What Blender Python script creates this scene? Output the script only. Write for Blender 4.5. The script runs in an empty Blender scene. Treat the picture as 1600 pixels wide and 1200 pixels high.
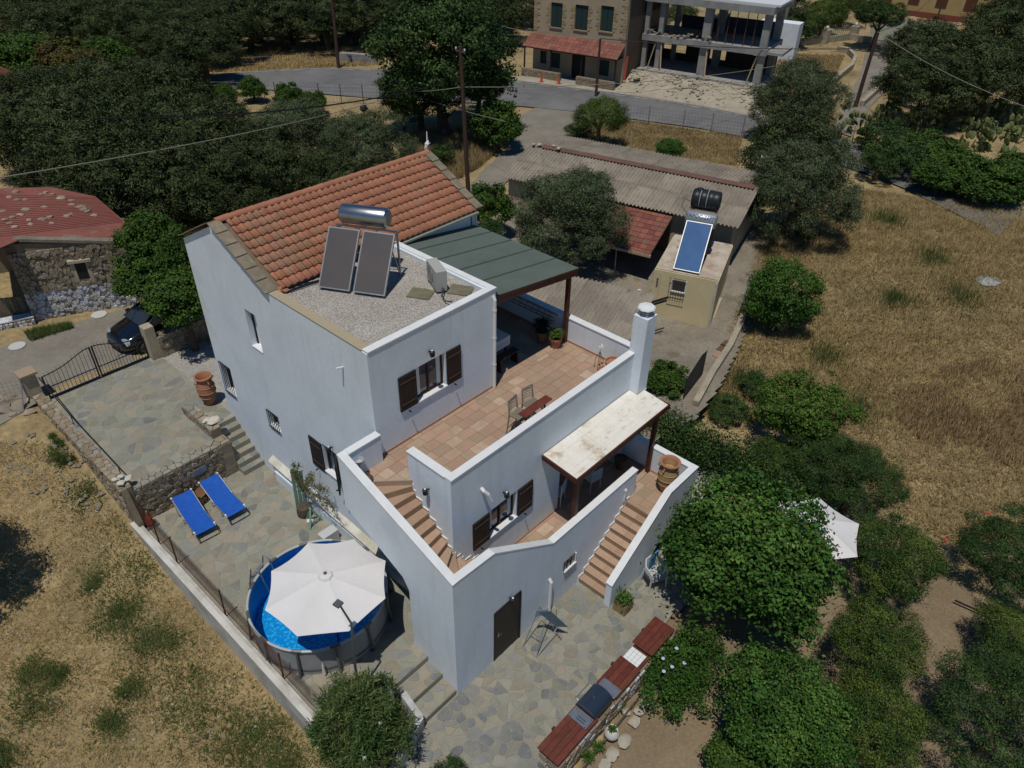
import bpy, math, random
import numpy as np
from mathutils import Matrix, Vector
random.seed(7); rng = np.random.default_rng(11)
sc = bpy.context.scene
rad = math.radians
# ---------------------------------------------------------------- camera, sky, sun
CP, CR, CY, CF = rad(36.272849), rad(1.204674), rad(41.766026), 1159.97
CAM = np.array([-7.26452147, -8.17104118, 18.13019165])
_h = np.array([math.cos(CY), math.sin(CY), 0]); _r = np.array([math.sin(CY), -math.cos(CY), 0]); _u = np.array([0, 0, 1.])
FW = math.cos(CP)*_h - math.sin(CP)*_u; UP = math.sin(CP)*_h + math.cos(CP)*_u
RT = math.cos(CR)*_r + math.sin(CR)*UP; UP = -math.sin(CR)*_r + math.cos(CR)*UP
cam = bpy.data.objects.new('camera', bpy.data.cameras.new('camera')); sc.collection.objects.link(cam); sc.camera = cam
cam.matrix_world = Matrix(((RT[0], UP[0], -FW[0], CAM[0]), (RT[1], UP[1], -FW[1], CAM[1]), (RT[2], UP[2], -FW[2], CAM[2]), (0, 0, 0, 1)))
cam.data.sensor_width = 36; cam.data.lens = CF/1600*36; cam.data.clip_start = .5; cam.data.clip_end = 2000
SUN_EL, SUN_DX, SUN_DY = rad(72.0), .91, .41           # light travels towards +x and a little +y
w = bpy.data.worlds.new('World'); sc.world = w; w.use_nodes = True
nt = w.node_tree; bg = nt.nodes['Background']; sky = nt.nodes.new('ShaderNodeTexSky'); sky.sky_type = 'NISHITA'
sky.sun_disc = False; sky.sun_elevation = SUN_EL; sky.sun_rotation = math.atan2(-SUN_DX, -SUN_DY); sky.air_density = 1.0; sky.dust_density = .1; sky.ozone_density = 3.5
hsv = nt.nodes.new('ShaderNodeHueSaturation'); hsv.inputs['Saturation'].default_value = 1.3; nt.links.new(sky.outputs[0], hsv.inputs['Color']); nt.links.new(hsv.outputs[0], bg.inputs[0]); bg.inputs[1].default_value = .068
sl = bpy.data.lights.new('sun', 'SUN'); sl.energy = 3.7; sl.angle = rad(.53); sl.color = (1, .95, .86)
so = bpy.data.objects.new('sun', sl); sc.collection.objects.link(so)
_d = Vector((SUN_DX*math.cos(SUN_EL), SUN_DY*math.cos(SUN_EL), -math.sin(SUN_EL))); so.rotation_euler = _d.to_track_quat('-Z', 'Y').to_euler()
sc.view_settings.view_transform = 'Standard'; sc.view_settings.look = 'None'; sc.view_settings.exposure = -.42; sc.view_settings.gamma = 1
sc.view_settings.use_curve_mapping = False
sc.cycles.max_bounces = 6; sc.cycles.transparent_max_bounces = 6

# ---------------------------------------------------------------- terrain height and picking points on it
def sst(t): t = np.clip(t, 0, 1); return t*t*(3-2*t)
def terr(x, y):
    dx = x+7.26; dy = y+8.17; s = .746*dx+.666*dy; r = .666*dx-.746*dy
    k = sst((r+10)/15.)
    a = 13+3*k; b = 20+18*k
    z = -.15+2.15*sst((s-a)/(b-a))
    z = np.where((x > -3) & (x < 1.3) & (y > -1) & (y < 11.4), np.minimum(z, .2), z)
    z = np.where((x > -3.1) & (x < 3) & (y > 11) & (y < 18), np.minimum(z, 1.75), z)
    z = np.where((x > .1) & (x < 1.6) & (y > 10) & (y < 12.4), np.minimum(z, .4), z)
    z = np.where((x > -2) & (x < 13) & (y > -5) & (y < 3), np.minimum(z, -.06), z)
    return z
def ray(u, v): return RT*((u-800)/CF)+UP*(-(v-600)/CF)+FW
def Z(u, v, z): d = ray(u, v); t = (z-CAM[2])/d[2]; p = CAM+t*d; return (float(p[0]), float(p[1]), float(z))
def G(u, v, dz=0.):
    z = 1.
    for _ in range(15):
        p = Z(u, v, z+dz); z = .5*z+.5*float(terr(p[0], p[1]))
    return Z(u, v, z+dz)

# ---------------------------------------------------------------- materials
MATS = {}
def M(name, col, rough=.8, var=None, scale=4., amt=.5, bump=0., bscale=60., metal=0., spec=.3, rnd=0., isl=0., fine=None, col3=None, s3=.6, t3=.5, coat=0.):
    """base colour mixed by noise with var; rnd = brightness spread per object, isl = per loose piece"""
    m = bpy.data.materials.new(name); m.use_nodes = True; n = m.node_tree; N = n.nodes; L = n.links
    b = N['Principled BSDF']; b.inputs['Roughness'].default_value = rough; b.inputs['Metallic'].default_value = metal
    b.inputs['Specular IOR Level'].default_value = spec; b.inputs['Coat Weight'].default_value = coat
    tc = N.new('ShaderNodeTexCoord'); src = tc.outputs['Object']
    if rnd or isl:
        # shift the noise per object so that alike pieces differ
        oi = N.new('ShaderNodeObjectInfo'); ge = N.new('ShaderNodeNewGeometry')
        ad = N.new('ShaderNodeVectorMath'); ad.operation = 'MULTIPLY_ADD'; ad.inputs[1].default_value = (1, 1, 1)
        L.new(src, ad.inputs[0]); sc_ = N.new('ShaderNodeMath'); sc_.operation = 'MULTIPLY'; sc_.inputs[1].default_value = 37.
        L.new(oi.outputs['Random'], sc_.inputs[0]); L.new(sc_.outputs[0], ad.inputs[2]); src = ad.outputs[0]
    def rgb(c):
        r = N.new('ShaderNodeRGB'); r.outputs[0].default_value = (*c, 1); return r.outputs[0]
    cur = rgb(col)
    def mix(a, bb, f, mode='MIX'):
        x = N.new('ShaderNodeMix'); x.data_type = 'RGBA'; x.blend_type = mode; L.new(a, x.inputs[6]); L.new(bb, x.inputs[7])
        if isinstance(f, float): x.inputs[0].default_value = f
        else: L.new(f, x.inputs[0])
        return x.outputs[2]
    def noise(s, lo, hi, det=5.):
        t = N.new('ShaderNodeTexNoise'); t.inputs['Scale'].default_value = s; t.inputs['Detail'].default_value = det; t.inputs['Roughness'].default_value = .62
        L.new(src, t.inputs['Vector']); mr = N.new('ShaderNodeMapRange'); mr.inputs[1].default_value = lo; mr.inputs[2].default_value = hi
        L.new(t.outputs[0], mr.inputs[0]); return mr.outputs[0]
    if var: cur = mix(cur, rgb(var), noise(scale, .5-.25*(1.2-amt), .5+.25*(1.2-amt)))
    if col3: cur = mix(cur, rgb(col3), noise(s3, t3, t3+.12))
    if fine:
        f = noise(fine[0], .25, .75, 3.); g = N.new('ShaderNodeMapRange'); g.inputs[3].default_value = 1-fine[1]; g.inputs[4].default_value = 1+fine[1]*.8
        L.new(f, g.inputs[0]); cc = N.new('ShaderNodeCombineColor'); [L.new(g.outputs[0], cc.inputs[i]) for i in range(3)]
        cur = mix(cur, cc.outputs[0], 1., 'MULTIPLY')
    for amt_, which in ((rnd, 'o'), (isl, 'i')):
        if amt_:
            g = N.new('ShaderNodeMapRange'); g.inputs[3].default_value = 1-amt_; g.inputs[4].default_value = 1+amt_
            L.new(oi.outputs['Random'] if which == 'o' else ge.outputs['Random Per Island'], g.inputs[0])
            hs = N.new('ShaderNodeHueSaturation'); L.new(cur, hs.inputs['Color']); L.new(g.outputs[0], hs.inputs['Value'])
            g2 = N.new('ShaderNodeMapRange'); g2.inputs[3].default_value = .5-amt_*.045; g2.inputs[4].default_value = .5+amt_*.045
            fr = N.new('ShaderNodeMath'); fr.operation = 'FRACT'; mu = N.new('ShaderNodeMath'); mu.operation = 'MULTIPLY'; mu.inputs[1].default_value = 7.3
            L.new(oi.outputs['Random'] if which == 'o' else ge.outputs['Random Per Island'], mu.inputs[0]); L.new(mu.outputs[0], fr.inputs[0]); L.new(fr.outputs[0], g2.inputs[0])
            L.new(g2.outputs[0], hs.inputs['Hue']); cur = hs.outputs[0]
    L.new(cur, b.inputs['Base Color'])
    if bump:
        t = N.new('ShaderNodeTexNoise'); t.inputs['Scale'].default_value = bscale; t.inputs['Detail'].default_value = 4.; L.new(src, t.inputs['Vector'])
        bp = N.new('ShaderNodeBump'); bp.inputs['Strength'].default_value = bump; bp.inputs['Distance'].default_value = .02; L.new(t.outputs[0], bp.inputs['Height']); L.new(bp.outputs[0], b.inputs['Normal'])
    MATS[name] = m; return m
def leafmat(name, c1, c2, spread=.35, tr=.25, rough=.55):
    rough = max(rough, .6)
    m = M(name, c1, rough, var=c2, scale=1.3, amt=.7, isl=spread, spec=.12)
    b = m.node_tree.nodes['Principled BSDF']; L = m.node_tree.links; N = m.node_tree.nodes
    td = N.new('ShaderNodeBsdfTranslucent'); ms = N.new('ShaderNodeMixShader'); ms.inputs[0].default_value = tr
    src = b.inputs['Base Color'].links[0].from_socket; L.new(src, td.inputs[0]); L.new(b.outputs[0], ms.inputs[1]); L.new(td.outputs[0], ms.inputs[2])
    L.new(ms.outputs[0], N['Material Output'].inputs[0]); return m
WHITE = M('white_plaster', (.76, .825, .885), .85, var=(.70, .765, .825), scale=.9, amt=.4, bump=.35, bscale=45, fine=(9, .05), col3=(.66, .66, .64), s3=.35, t3=.62)
def streaks(m, col, f, s=(5, 5, .35), lo=.56, hi=.75):
    N = m.node_tree.nodes; L = m.node_tree.links; b = N['Principled BSDF']; src = b.inputs['Base Color'].links[0].from_socket
    tc = N.new('ShaderNodeTexCoord'); mp = N.new('ShaderNodeMapping'); mp.inputs['Scale'].default_value = s; t = N.new('ShaderNodeTexNoise'); t.inputs['Scale'].default_value = 1; t.inputs['Detail'].default_value = 5
    L.new(tc.outputs['Object'], mp.inputs[0]); L.new(mp.outputs[0], t.inputs['Vector']); mr = N.new('ShaderNodeMapRange'); mr.inputs[1].default_value = lo; mr.inputs[2].default_value = hi; mr.inputs[4].default_value = f; L.new(t.outputs[0], mr.inputs[0])
    x = N.new('ShaderNodeMix'); x.data_type = 'RGBA'; L.new(mr.outputs[0], x.inputs[0]); L.new(src, x.inputs[6]); x.inputs[7].default_value = (*col, 1); L.new(x.outputs[2], b.inputs['Base Color'])
streaks(WHITE, (.55, .60, .64), .38); streaks(WHITE, (.63, .69, .75), .5, (.8, .8, .6), .5, .62)
WHITE_CAP = M('white_cap_paint', (.79, .81, .82), .7, var=(.70, .71, .70), scale=2.5, amt=.3, bump=.2, bscale=60)
CREAM = M('worn_cream_screed', (.80, .77, .70), .85, var=(.74, .68, .58), scale=1.6, amt=.6, col3=(.45, .35, .24), s3=1.5, t3=.56, fine=(14, .08), bump=.3)
TERRA_T = [M('terracotta_floor_tile_%s' % k, c, .55, var=v, scale=3.5, amt=.6, rnd=.1, fine=(25, .1), bump=.15) for k, c, v in (
    ('rosy', (.42, .27, .195), (.365, .25, .175)), ('sandy', (.43, .30, .21), (.38, .26, .185)), ('olive', (.34, .265, .18), (.39, .275, .19)), ('pale', (.50, .38, .28), (.42, .30, .215)))]
GROUT = M('grout', (.42, .31, .23), .9, fine=(30, .1))
RISER = M('stair_riser_tile', (.33, .225, .145), .6, var=(.27, .19, .12), scale=4, rnd=.1)
SKIRT = M('terracotta_skirting', (.40, .24, .17), .7, rnd=.1)
STONE_P = [M('slate_%s' % k, c, .8, var=v, scale=3., amt=.7, rnd=.14, fine=(22, .12), bump=.4, bscale=30) for k, c, v in (
    ('beige', (.285, .272, .22), (.25, .242, .20)), ('ochre', (.30, .262, .20), (.265, .245, .19)), ('green', (.23, .24, .195), (.268, .264, .205)),
    ('grey', (.205, .21, .20), (.25, .245, .215)), ('blue', (.155, .168, .17), (.21, .215, .20)))]
MORTAR = M('paving_mortar', (.325, .305, .25), .9, var=(.27, .25, .195), scale=2, fine=(20, .12), bump=.3)
RUB = [M('rubble_stone_%s' % k, c, .9, var=v, scale=5, amt=.6, rnd=.2, fine=(18, .2), bump=.6, bscale=25) for k, c, v in (
    ('tan', (.31, .245, .16), (.24, .19, .13)), ('brown', (.26, .195, .13), (.20, .155, .11)), ('grey', (.25, .22, .175), (.30, .25, .19)), ('pale', (.35, .29, .21), (.27, .225, .165)))]
RUBM = M('rubble_mortar', (.25, .20, .14), .95, var=(.18, .145, .105), scale=3, fine=(20, .2), bump=.6)
LIME = M('limewashed_rubble', (.60, .62, .66), .9, var=(.42, .40, .38), scale=2., amt=.8, fine=(12, .25), bump=.8, bscale=18, rnd=.1)
GRAVEL = M('roof_gravel', (.44, .41, .365), .95, var=(.37, .335, .29), scale=1.2, fine=(26, .75), bump=.9, bscale=40)
GRAVEL2 = M('white_gravel', (.42, .40, .36), .95, var=(.33, .31, .28), scale=1., fine=(26, .6), bump=.8, bscale=40)
TILE = M('red_roof_tile', (.41, .175, .10), .8, var=(.36, .16, .095), scale=2.5, amt=.6, rnd=.1, col3=(.27, .165, .11), s3=1.1, t3=.58, fine=(20, .15), bump=.3)
TILE_AGED = M('aged_roof_tile', (.32, .19, .12), .9, var=(.36, .175, .105), scale=2.2, amt=.6, rnd=.12, fine=(20, .2), bump=.3)
VERGE = M('weathered_verge_tile', (.27, .225, .16), .9, var=(.19, .165, .12), scale=5, amt=.7, rnd=.12, fine=(20, .2), bump=.4)
FELT = M('green_roofing_felt', (.125, .155, .135), .95, var=(.10, .128, .112), scale=.8, amt=.5, fine=(45, .3), col3=(.085, .10, .075), s3=2., t3=.62, bump=.3)
WOOD = M('brown_painted_timber', (.095, .030, .018), .5, var=(.06, .02, .013), scale=6, rnd=.1)
DARKW = M('dark_brown_shutter', (.028, .018, .014), .55, var=(.018, .012, .010), scale=6)
REDW = M('mahogany_stained_board', (.155, .042, .024), .5, var=(.10, .026, .016), scale=5, amt=.6, rnd=.16, fine=(30, .12), spec=.4)
GLASS = M('window_glass', (.03, .038, .045), .08, spec=.8)
STEEL = M('brushed_steel', (.48, .49, .50), .32, metal=1., var=(.40, .41, .43), scale=3)
GALV = M('galvanised_metal', (.36, .37, .37), .45, metal=.7, var=(.27, .28, .28), scale=5)
BLACKM = M('black_metal', (.016, .016, .018), .5)
PVC = M('white_plastic', (.72, .72, .70), .5)
POT = M('terracotta_clay', (.42, .19, .105), .8, var=(.34, .16, .09), scale=5, fine=(20, .1))
POTY = M('yellowed_clay', (.42, .27, .13), .8, var=(.34, .22, .11), scale=4, fine=(20, .1))
POTD = M('brown_clay', (.17, .095, .06), .8, var=(.11, .065, .045), scale=5)
SOIL = M('dark_soil', (.05, .035, .025), .95)
CONC = M('raw_concrete', (.33, .325, .31), .9, var=(.25, .245, .235), scale=1.2, amt=.7, fine=(10, .12), bump=.3)
CONC2 = M('yard_concrete', (.27, .235, .185), .92, var=(.20, .175, .135), scale=.7, amt=.7, fine=(9, .2), col3=(.16, .14, .10), s3=.9, t3=.56, bump=.3)
ASPH = M('weathered_asphalt', (.17, .168, .165), .9, var=(.125, .125, .128), scale=.5, amt=.7, fine=(10, .12), bump=.2)
LANE = M('old_lane_concrete', (.25, .225, .185), .92, var=(.20, .18, .15), scale=.6, amt=.7, fine=(8, .16), bump=.2)
ROOFFC = M('fibre_cement', (.34, .295, .235), .92, var=(.26, .225, .18), scale=.8, amt=.8, fine=(14, .2), col3=(.19, .165, .13), s3=2.4, t3=.57, bump=.2, rnd=.1)
streaks(CREAM, (.56, .46, .33), .6, (2.2, 5, 2), .60, .66); streaks(ASPH, (.24, .235, .22), .6, (.25, .25, .3), .5, .7)
TANK = M('black_polyethylene', (.02, .023, .027), .4)
BLUEF = M('blue_mesh_fabric', (.012, .105, .50), .75, var=(.008, .08, .40), scale=8, bump=.4, bscale=150)
CANVAS = M('offwhite_canvas', (.72, .70, .69), .85, var=(.67, .65, .64), scale=1.2, amt=.5, fine=(30, .03))
RESIN = M('taupe_resin', (.24, .215, .17), .5)
OCHREW = M('ochre_render', (.72, .60, .36), .9, var=(.64, .53, .31), scale=1.2, amt=.5, fine=(12, .06), bump=.2)
BEIGEW = M('beige_render', (.48, .41, .30), .9, var=(.34, .285, .21), scale=.7, amt=.7, fine=(8, .12), bump=.3)
BLOCKW = M('bare_blockwork', (.42, .37, .285), .95, var=(.32, .28, .21), scale=1.6, amt=.7, fine=(10, .25), bump=.5)
SANDST = M('sandstone_render', (.43, .35, .235), .9, var=(.37, .30, .20), scale=.9, amt=.6, fine=(12, .07))
QUOIN = M('sandstone_quoin', (.37, .285, .17), .9, rnd=.18, fine=(10, .1))
SHUTG = M('green_shutter', (.022, .045, .042), .6)
BARK = M('bark', (.12, .095, .07), .95, var=(.06, .05, .04), scale=6, fine=(15, .3), bump=.6)
POLEW = M('creosoted_pole', (.085, .048, .034), .9, var=(.06, .035, .026), scale=3, fine=(10, .2))
RUST = M('rusty_iron', (.14, .06, .035), .8, var=(.08, .04, .028), scale=6)
CAR = M('black_car_paint', (.006, .007, .009), .12, spec=.6, coat=1.)
RUBBER = M('tyre_rubber', (.015, .015, .015), .8)
HEADL = M('headlight_glass', (.55, .58, .6), .08, spec=.9, metal=.4)
GROUND = M('dry_ground', (.36, .27, .135), .95, var=(.275, .205, .105), scale=.5, amt=.8, fine=(5, .35), col3=(.185, .15, .07), s3=.33, t3=.55, bump=.5, bscale=12)
EARTH = M('garden_earth', (.25, .19, .12), .95, var=(.20, .15, .095), scale=.9, amt=.7, fine=(12, .22), bump=.5, bscale=25)

# ---------------------------------------------------------------- mesh builder
INV = {}
def wmat(o):
    m = Matrix.Identity(4)
    while o is not None:
        m = Matrix.LocRotScale(o.location, o.rotation_euler, o.scale) @ m; o = o.parent
    return m
class B:
    def __init__(s): s.v = []; s.f = []
    def add(s, vs, fs): k = len(s.v); s.v += [tuple(map(float, p)) for p in vs]; s.f += [tuple(i+k for i in f) for f in fs]; return s
    def box(s, x0, x1, y0, y1, z0, z1):
        return s.add([(x0, y0, z0), (x1, y0, z0), (x1, y1, z0), (x0, y1, z0), (x0, y0, z1), (x1, y0, z1), (x1, y1, z1), (x0, y1, z1)],
                     [(0, 3, 2, 1), (4, 5, 6, 7), (0, 1, 5, 4), (1, 2, 6, 5), (2, 3, 7, 6), (3, 0, 4, 7)])
    def obox(s, o, a, b, c):
        o, a, b, c = map(np.array, (o, a, b, c))
        P = [o, o+a, o+a+b, o+b]; P += [p+c for p in P]
        f = [(0, 3, 2, 1), (4, 5, 6, 7), (0, 1, 5, 4), (1, 2, 6, 5), (2, 3, 7, 6), (3, 0, 4, 7)]
        if np.dot(np.cross(a, b), c) < 0: f = [tuple(reversed(q)) for q in f]
        return s.add(P, f)
    def beam(s, p, q, w, h=None):
        p, q = np.array(p, float), np.array(q, float); h = h or w; d = q-p; d /= np.linalg.norm(d)
        a = np.cross(d, (0, 0, 1.)); a = a/np.linalg.norm(a) if np.linalg.norm(a) > 1e-3 else np.array([1., 0, 0]); c = np.cross(a, d)
        return s.obox(p-a*w/2-c*h/2, a*w, q-p, c*h)
    def prism(s, poly, z0, z1):
        n = len(poly); zt = z1 if hasattr(z1, '__len__') else [z1]*n; zb = z0 if hasattr(z0, '__len__') else [z0]*n
        ar = sum(poly[i][0]*poly[(i+1) % n][1]-poly[(i+1) % n][0]*poly[i][1] for i in range(n))
        if ar < 0: poly = poly[::-1]; zt = zt[::-1]; zb = zb[::-1]
        return s.add([(p[0], p[1], zb[i]) for i, p in enumerate(poly)]+[(p[0], p[1], zt[i]) for i, p in enumerate(poly)],
                     [tuple(range(n-1, -1, -1)), tuple(range(n, 2*n))]+[(i, (i+1) % n, n+(i+1) % n, n+i) for i in range(n)])
    def slab(s, poly3, vec):
        n = len(poly3); P = [np.array(p, float) for p in poly3]; v = np.array(vec, float)
        return s.add(P+[p+v for p in P], [tuple(range(n-1, -1, -1)), tuple(range(n, 2*n))]+[(i, (i+1) % n, n+(i+1) % n, n+i) for i in range(n)])
    def tube(s, pts, r, n=8, cap=True):
        pts = [np.array(p, float) for p in pts]; rs = r if hasattr(r, '__len__') else [r]*len(pts); k0 = len(s.v); ref = None
        for i, p in enumerate(pts):
            d = pts[min(i+1, len(pts)-1)]-pts[max(i-1, 0)]; d /= (np.linalg.norm(d)+1e-9)
            if ref is None: ref = np.array([0, 0, 1.]) if abs(d[2]) < .9 else np.array([1., 0, 0])
            a = np.cross(d, ref); a /= (np.linalg.norm(a)+1e-9); b = np.cross(d, a); ref = np.cross(a, d)
            for j in range(n): t = 2*math.pi*j/n; s.v.append(tuple(p+rs[i]*(math.cos(t)*a+math.sin(t)*b)))
        for i in range(len(pts)-1):
            for j in range(n): q = k0+i*n; s.f.append((q+j, q+n+j, q+n+(j+1) % n, q+(j+1) % n))
        if cap: s.f.append(tuple(k0+j for j in range(n))); q = k0+(len(pts)-1)*n; s.f.append(tuple(q+j for j in reversed(range(n))))
        return s
    def lathe(s, prof, c=(0, 0, 0), n=20, cap=True):
        k0 = len(s.v)
        for r, z in prof:
            for j in range(n): t = 2*math.pi*j/n; s.v.append((c[0]+r*math.cos(t), c[1]+r*math.sin(t), c[2]+z))
        for i in range(len(prof)-1):
            for j in range(n): q = k0+i*n; s.f.append((q+j, q+(j+1) % n, q+n+(j+1) % n, q+n+j))
        if cap: s.f.append(tuple(k0+j for j in reversed(range(n)))); q = k0+(len(prof)-1)*n; s.f.append(tuple(q+j for j in range(n)))
        return s
    def rock(s, c, r, seed=0, sq=.6):
        R = random.Random(seed); k0 = len(s.v); rings = 5; n = 8; top = []
        for i in range(rings):
            th = math.pi*(i+.5)/rings
            for j in range(n):
                ph = 2*math.pi*j/n+i*.4; k = R.uniform(.75, 1.15); s.v.append((c[0]+r*k*math.sin(th)*math.cos(ph)*1.15, c[1]+r*k*math.sin(th)*math.sin(ph), c[2]+r*sq*k*math.cos(th)))
        for i in range(rings-1):
            for j in range(n): q = k0+i*n; s.f.append((q+j, q+n+j, q+n+(j+1) % n, q+(j+1) % n))
        s.f.append(tuple(k0+j for j in range(n))); q = k0+(rings-1)*n; s.f.append(tuple(q+j for j in reversed(range(n)))); return s
    def mesh(s, name, m, smooth=False, off=None):
        v = s.v if off is None else [tuple(off @ Vector(p)) for p in s.v]
        me = bpy.data.meshes.new(name); me.from_pydata(v, [], s.f); me.materials.append(m)
        if smooth: me.polygons.foreach_set('use_smooth', [True]*len(me.polygons))
        return me
    def build(s, name, m, parent=None, smooth=False, local=False, label=None, stuff=False, bevel=0):
        off = wmat(parent).inverted() if (parent is not None and not local) else None
        o = bpy.data.objects.new(name, s.mesh(name, m, smooth, off)); sc.collection.objects.link(o); o.parent = parent
        if label: o['label'] = label
        if stuff: o['kind'] = 'stuff'
        if bevel:
            md = o.modifiers.new('edge', 'BEVEL'); md.width = bevel; md.segments = 2; md.limit_method = 'ANGLE'
        if smooth:
            md = o.modifiers.new('sm', 'EDGE_SPLIT'); md.split_angle = rad(40)
        return o
def thing(name, label, cat, loc=(0, 0, 0), rz=0., group=None):
    o = bpy.data.objects.new(name, None); sc.collection.objects.link(o); o.location = loc; o.rotation_euler = (0, 0, rz); o.empty_display_size = .1
    o['label'] = label; o['category'] = cat
    if group: o['group'] = group
    return o
def tag(o, label=None, cat=None, group=None, kind=None):
    for k, v in (('label', label), ('category', cat), ('group', group), ('kind', kind)):
        if v: o[k] = v
    return o
def struct(b, name, m, **k): o = b.build(name, m, **k); o['kind'] = 'structure'; return o
def inst(me, name, parent, loc=(0, 0, 0), rot=(0, 0, 0), scale=(1, 1, 1), local=True):
    o = bpy.data.objects.new(name, me); sc.collection.objects.link(o); o.parent = parent
    if not local: loc = wmat(parent).inverted() @ Vector(loc)
    o.location = loc; o.rotation_euler = rot; o.scale = scale; return o
def dup(root, loc, rz, label=None, scale=None):
    r = root.copy(); sc.collection.objects.link(r); r.location = loc; r.rotation_euler = (0, 0, rz)
    if label: r['label'] = label
    if scale: r.scale = scale
    for ch in list(root.children):
        c = ch.copy(); sc.collection.objects.link(c); c.parent = r
        for g in ch.children: d = g.copy(); sc.collection.objects.link(d); d.parent = c
    return r
def swap(o, m): o.data = o.data.copy(); o.data.materials.clear(); o.data.materials.append(m); return o

# ---------------------------------------------------------------- crazy paving and rubble: cells of a Voronoi diagram
def inpoly(p, poly):
    c = False; n = len(poly); j = n-1
    for i in range(n):
        if (poly[i][1] > p[1]) != (poly[j][1] > p[1]) and p[0] < (poly[j][0]-poly[i][0])*(p[1]-poly[i][1])/(poly[j][1]-poly[i][1]+1e-12)+poly[i][0]: c = not c
        j = i
    return c
def voro(w, h, n, seed, asp=1., relax=.8):
    R = np.random.default_rng(seed); nx = max(1, int(round(math.sqrt(n*w/h/asp)))); ny = max(1, int(round(n/nx)))
    S = np.array([((i+.5+relax*(R.random()-.5)+(.5 if j % 2 else 0)*.6)*w/nx, (j+.5+relax*(R.random()-.5))*h/ny) for j in range(ny) for i in range(nx)])
    out = []; rr = 2.6*max(w/nx, h/ny)
    for i, p in enumerate(S):
        poly = [(0, 0), (w, 0), (w, h), (0, h)]; D = S-p; d2 = (D**2).sum(1)
        for k in np.nonzero((d2 > 1e-9) & (d2 < rr*rr))[0]:
            m = p+D[k]/2; nn = D[k]; new = []
            for a in range(len(poly)):
                A, Bq = poly[a], poly[(a+1) % len(poly)]
                da = (A[0]-m[0])*nn[0]+(A[1]-m[1])*nn[1]; db = (Bq[0]-m[0])*nn[0]+(Bq[1]-m[1])*nn[1]
                if da <= 0: new.append(A)
                if (da < 0) != (db < 0) and abs(da-db) > 1e-12: t = da/(da-db); new.append((A[0]+t*(Bq[0]-A[0]), A[1]+t*(Bq[1]-A[1])))
            poly = new
            if len(poly) < 3: break
        if len(poly) >= 3: out.append(poly)
    return out
def shrink(poly, g, R):
    c = np.mean(poly, 0); out = []
    for p in poly:
        d = np.array(p)-c; L = np.linalg.norm(d)
        if L > 1e-6: out.append(tuple(c+d*max(.3, (L-g*R.uniform(.8, 1.6))/L)))
    q = []
    for i in range(len(out)):     # cut the sharp corners
        a, b_, c_ = np.array(out[i-1]), np.array(out[i]), np.array(out[(i+1) % len(out)])
        q.append(tuple(b_+(a-b_)*.13)); q.append(tuple(b_+(c_-b_)*.13))
    return q
def stones(parent, name, O, e1, e2, w, h, n, seed, gap, th, mats, wts, mask=None, asp=1., limit=290, thv=.5, relax=.8):
    O, e1, e2 = (np.array(a, float) for a in (O, e1, e2)); nn = np.cross(e1, e2); R = random.Random(seed)
    cells = voro(w, h, n, seed, asp, relax); cand = []
    for c in cells:
        m = np.mean(c, 0); P = O+e1*m[0]+e2*m[1]
        if mask and not mask(P): continue
        cand.append((-np.linalg.norm(P-CAM)*0+np.linalg.norm(P-CAM), c, P))
    cand.sort(key=lambda q: q[0]); rest = {}
    inv = wmat(parent).inverted() if parent else Matrix.Identity(4)
    for i, (_, c, P) in enumerate(cand):
        q = shrink(c, gap, R); t = th*R.uniform(1-thv, 1+thv); mi = R.choices(range(len(mats)), wts)[0]
        loc = [O+e1*a+e2*b_ for a, b_ in q]; ctr = P+nn*t; top = [p+nn*t+(ctr-(p+nn*t))*.06 for p in loc]; k = len(loc)
        vs = [p-P for p in loc]+[p-P for p in top]; fs = [tuple(range(k, 2*k))]+[(a, (a+1) % k, k+(a+1) % k, k+a) for a in range(k)]
        if i < limit:
            b = B().add(vs, fs); o = bpy.data.objects.new(name, b.mesh(name, mats[mi])); sc.collection.objects.link(o); o.parent = parent
            o.location = inv @ Vector(P)
        else: rest.setdefault(mi, B()).add([v+P for v in vs], fs)
    for mi, b in rest.items(): b.build(name, mats[mi], parent, stuff=True)
# ================================================================ SETTING
xs = np.concatenate([np.arange(-140, -25, 6.), np.arange(-25, 45, .5), np.arange(45, 90, 1.5), np.arange(90, 420, 15)])
ys = np.concatenate([np.arange(-120, -30, 6.), np.arange(-30, 40, .5), np.arange(40, 90, 1.5), np.arange(90, 420, 15)])
XX, YY = np.meshgrid(xs, ys); ZZ = terr(XX, YY)
ss = .746*(XX+7.26)+.666*(YY+8.17)
ZZ = ZZ + np.where(ss < 40, 1, 0)*(.04*np.sin(XX*1.9+YY*.7)*np.sin(YY*1.3)+.03*np.sin(XX*4.1)*np.sin(YY*3.7))*np.where((XX > -3.5) & (XX < 13) & (YY > -6) & (YY < 19), 0, 1)
ZZ += np.maximum(0, ss-95)*.03
nx, ny = len(xs), len(ys)
gv = np.stack([XX.ravel(), YY.ravel(), ZZ.ravel()], 1)
gf = [(j*nx+i, j*nx+i+1, (j+1)*nx+i+1, (j+1)*nx+i) for j in range(ny-1) for i in range(nx-1)]
me = bpy.data.meshes.new('ground'); me.from_pydata(gv.tolist(), [], gf); me.materials.append(GROUND); me.polygons.foreach_set('use_smooth', [True]*len(me.polygons))
go = bpy.data.objects.new('ground', me); sc.collection.objects.link(go); go['kind'] = 'structure'

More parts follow.
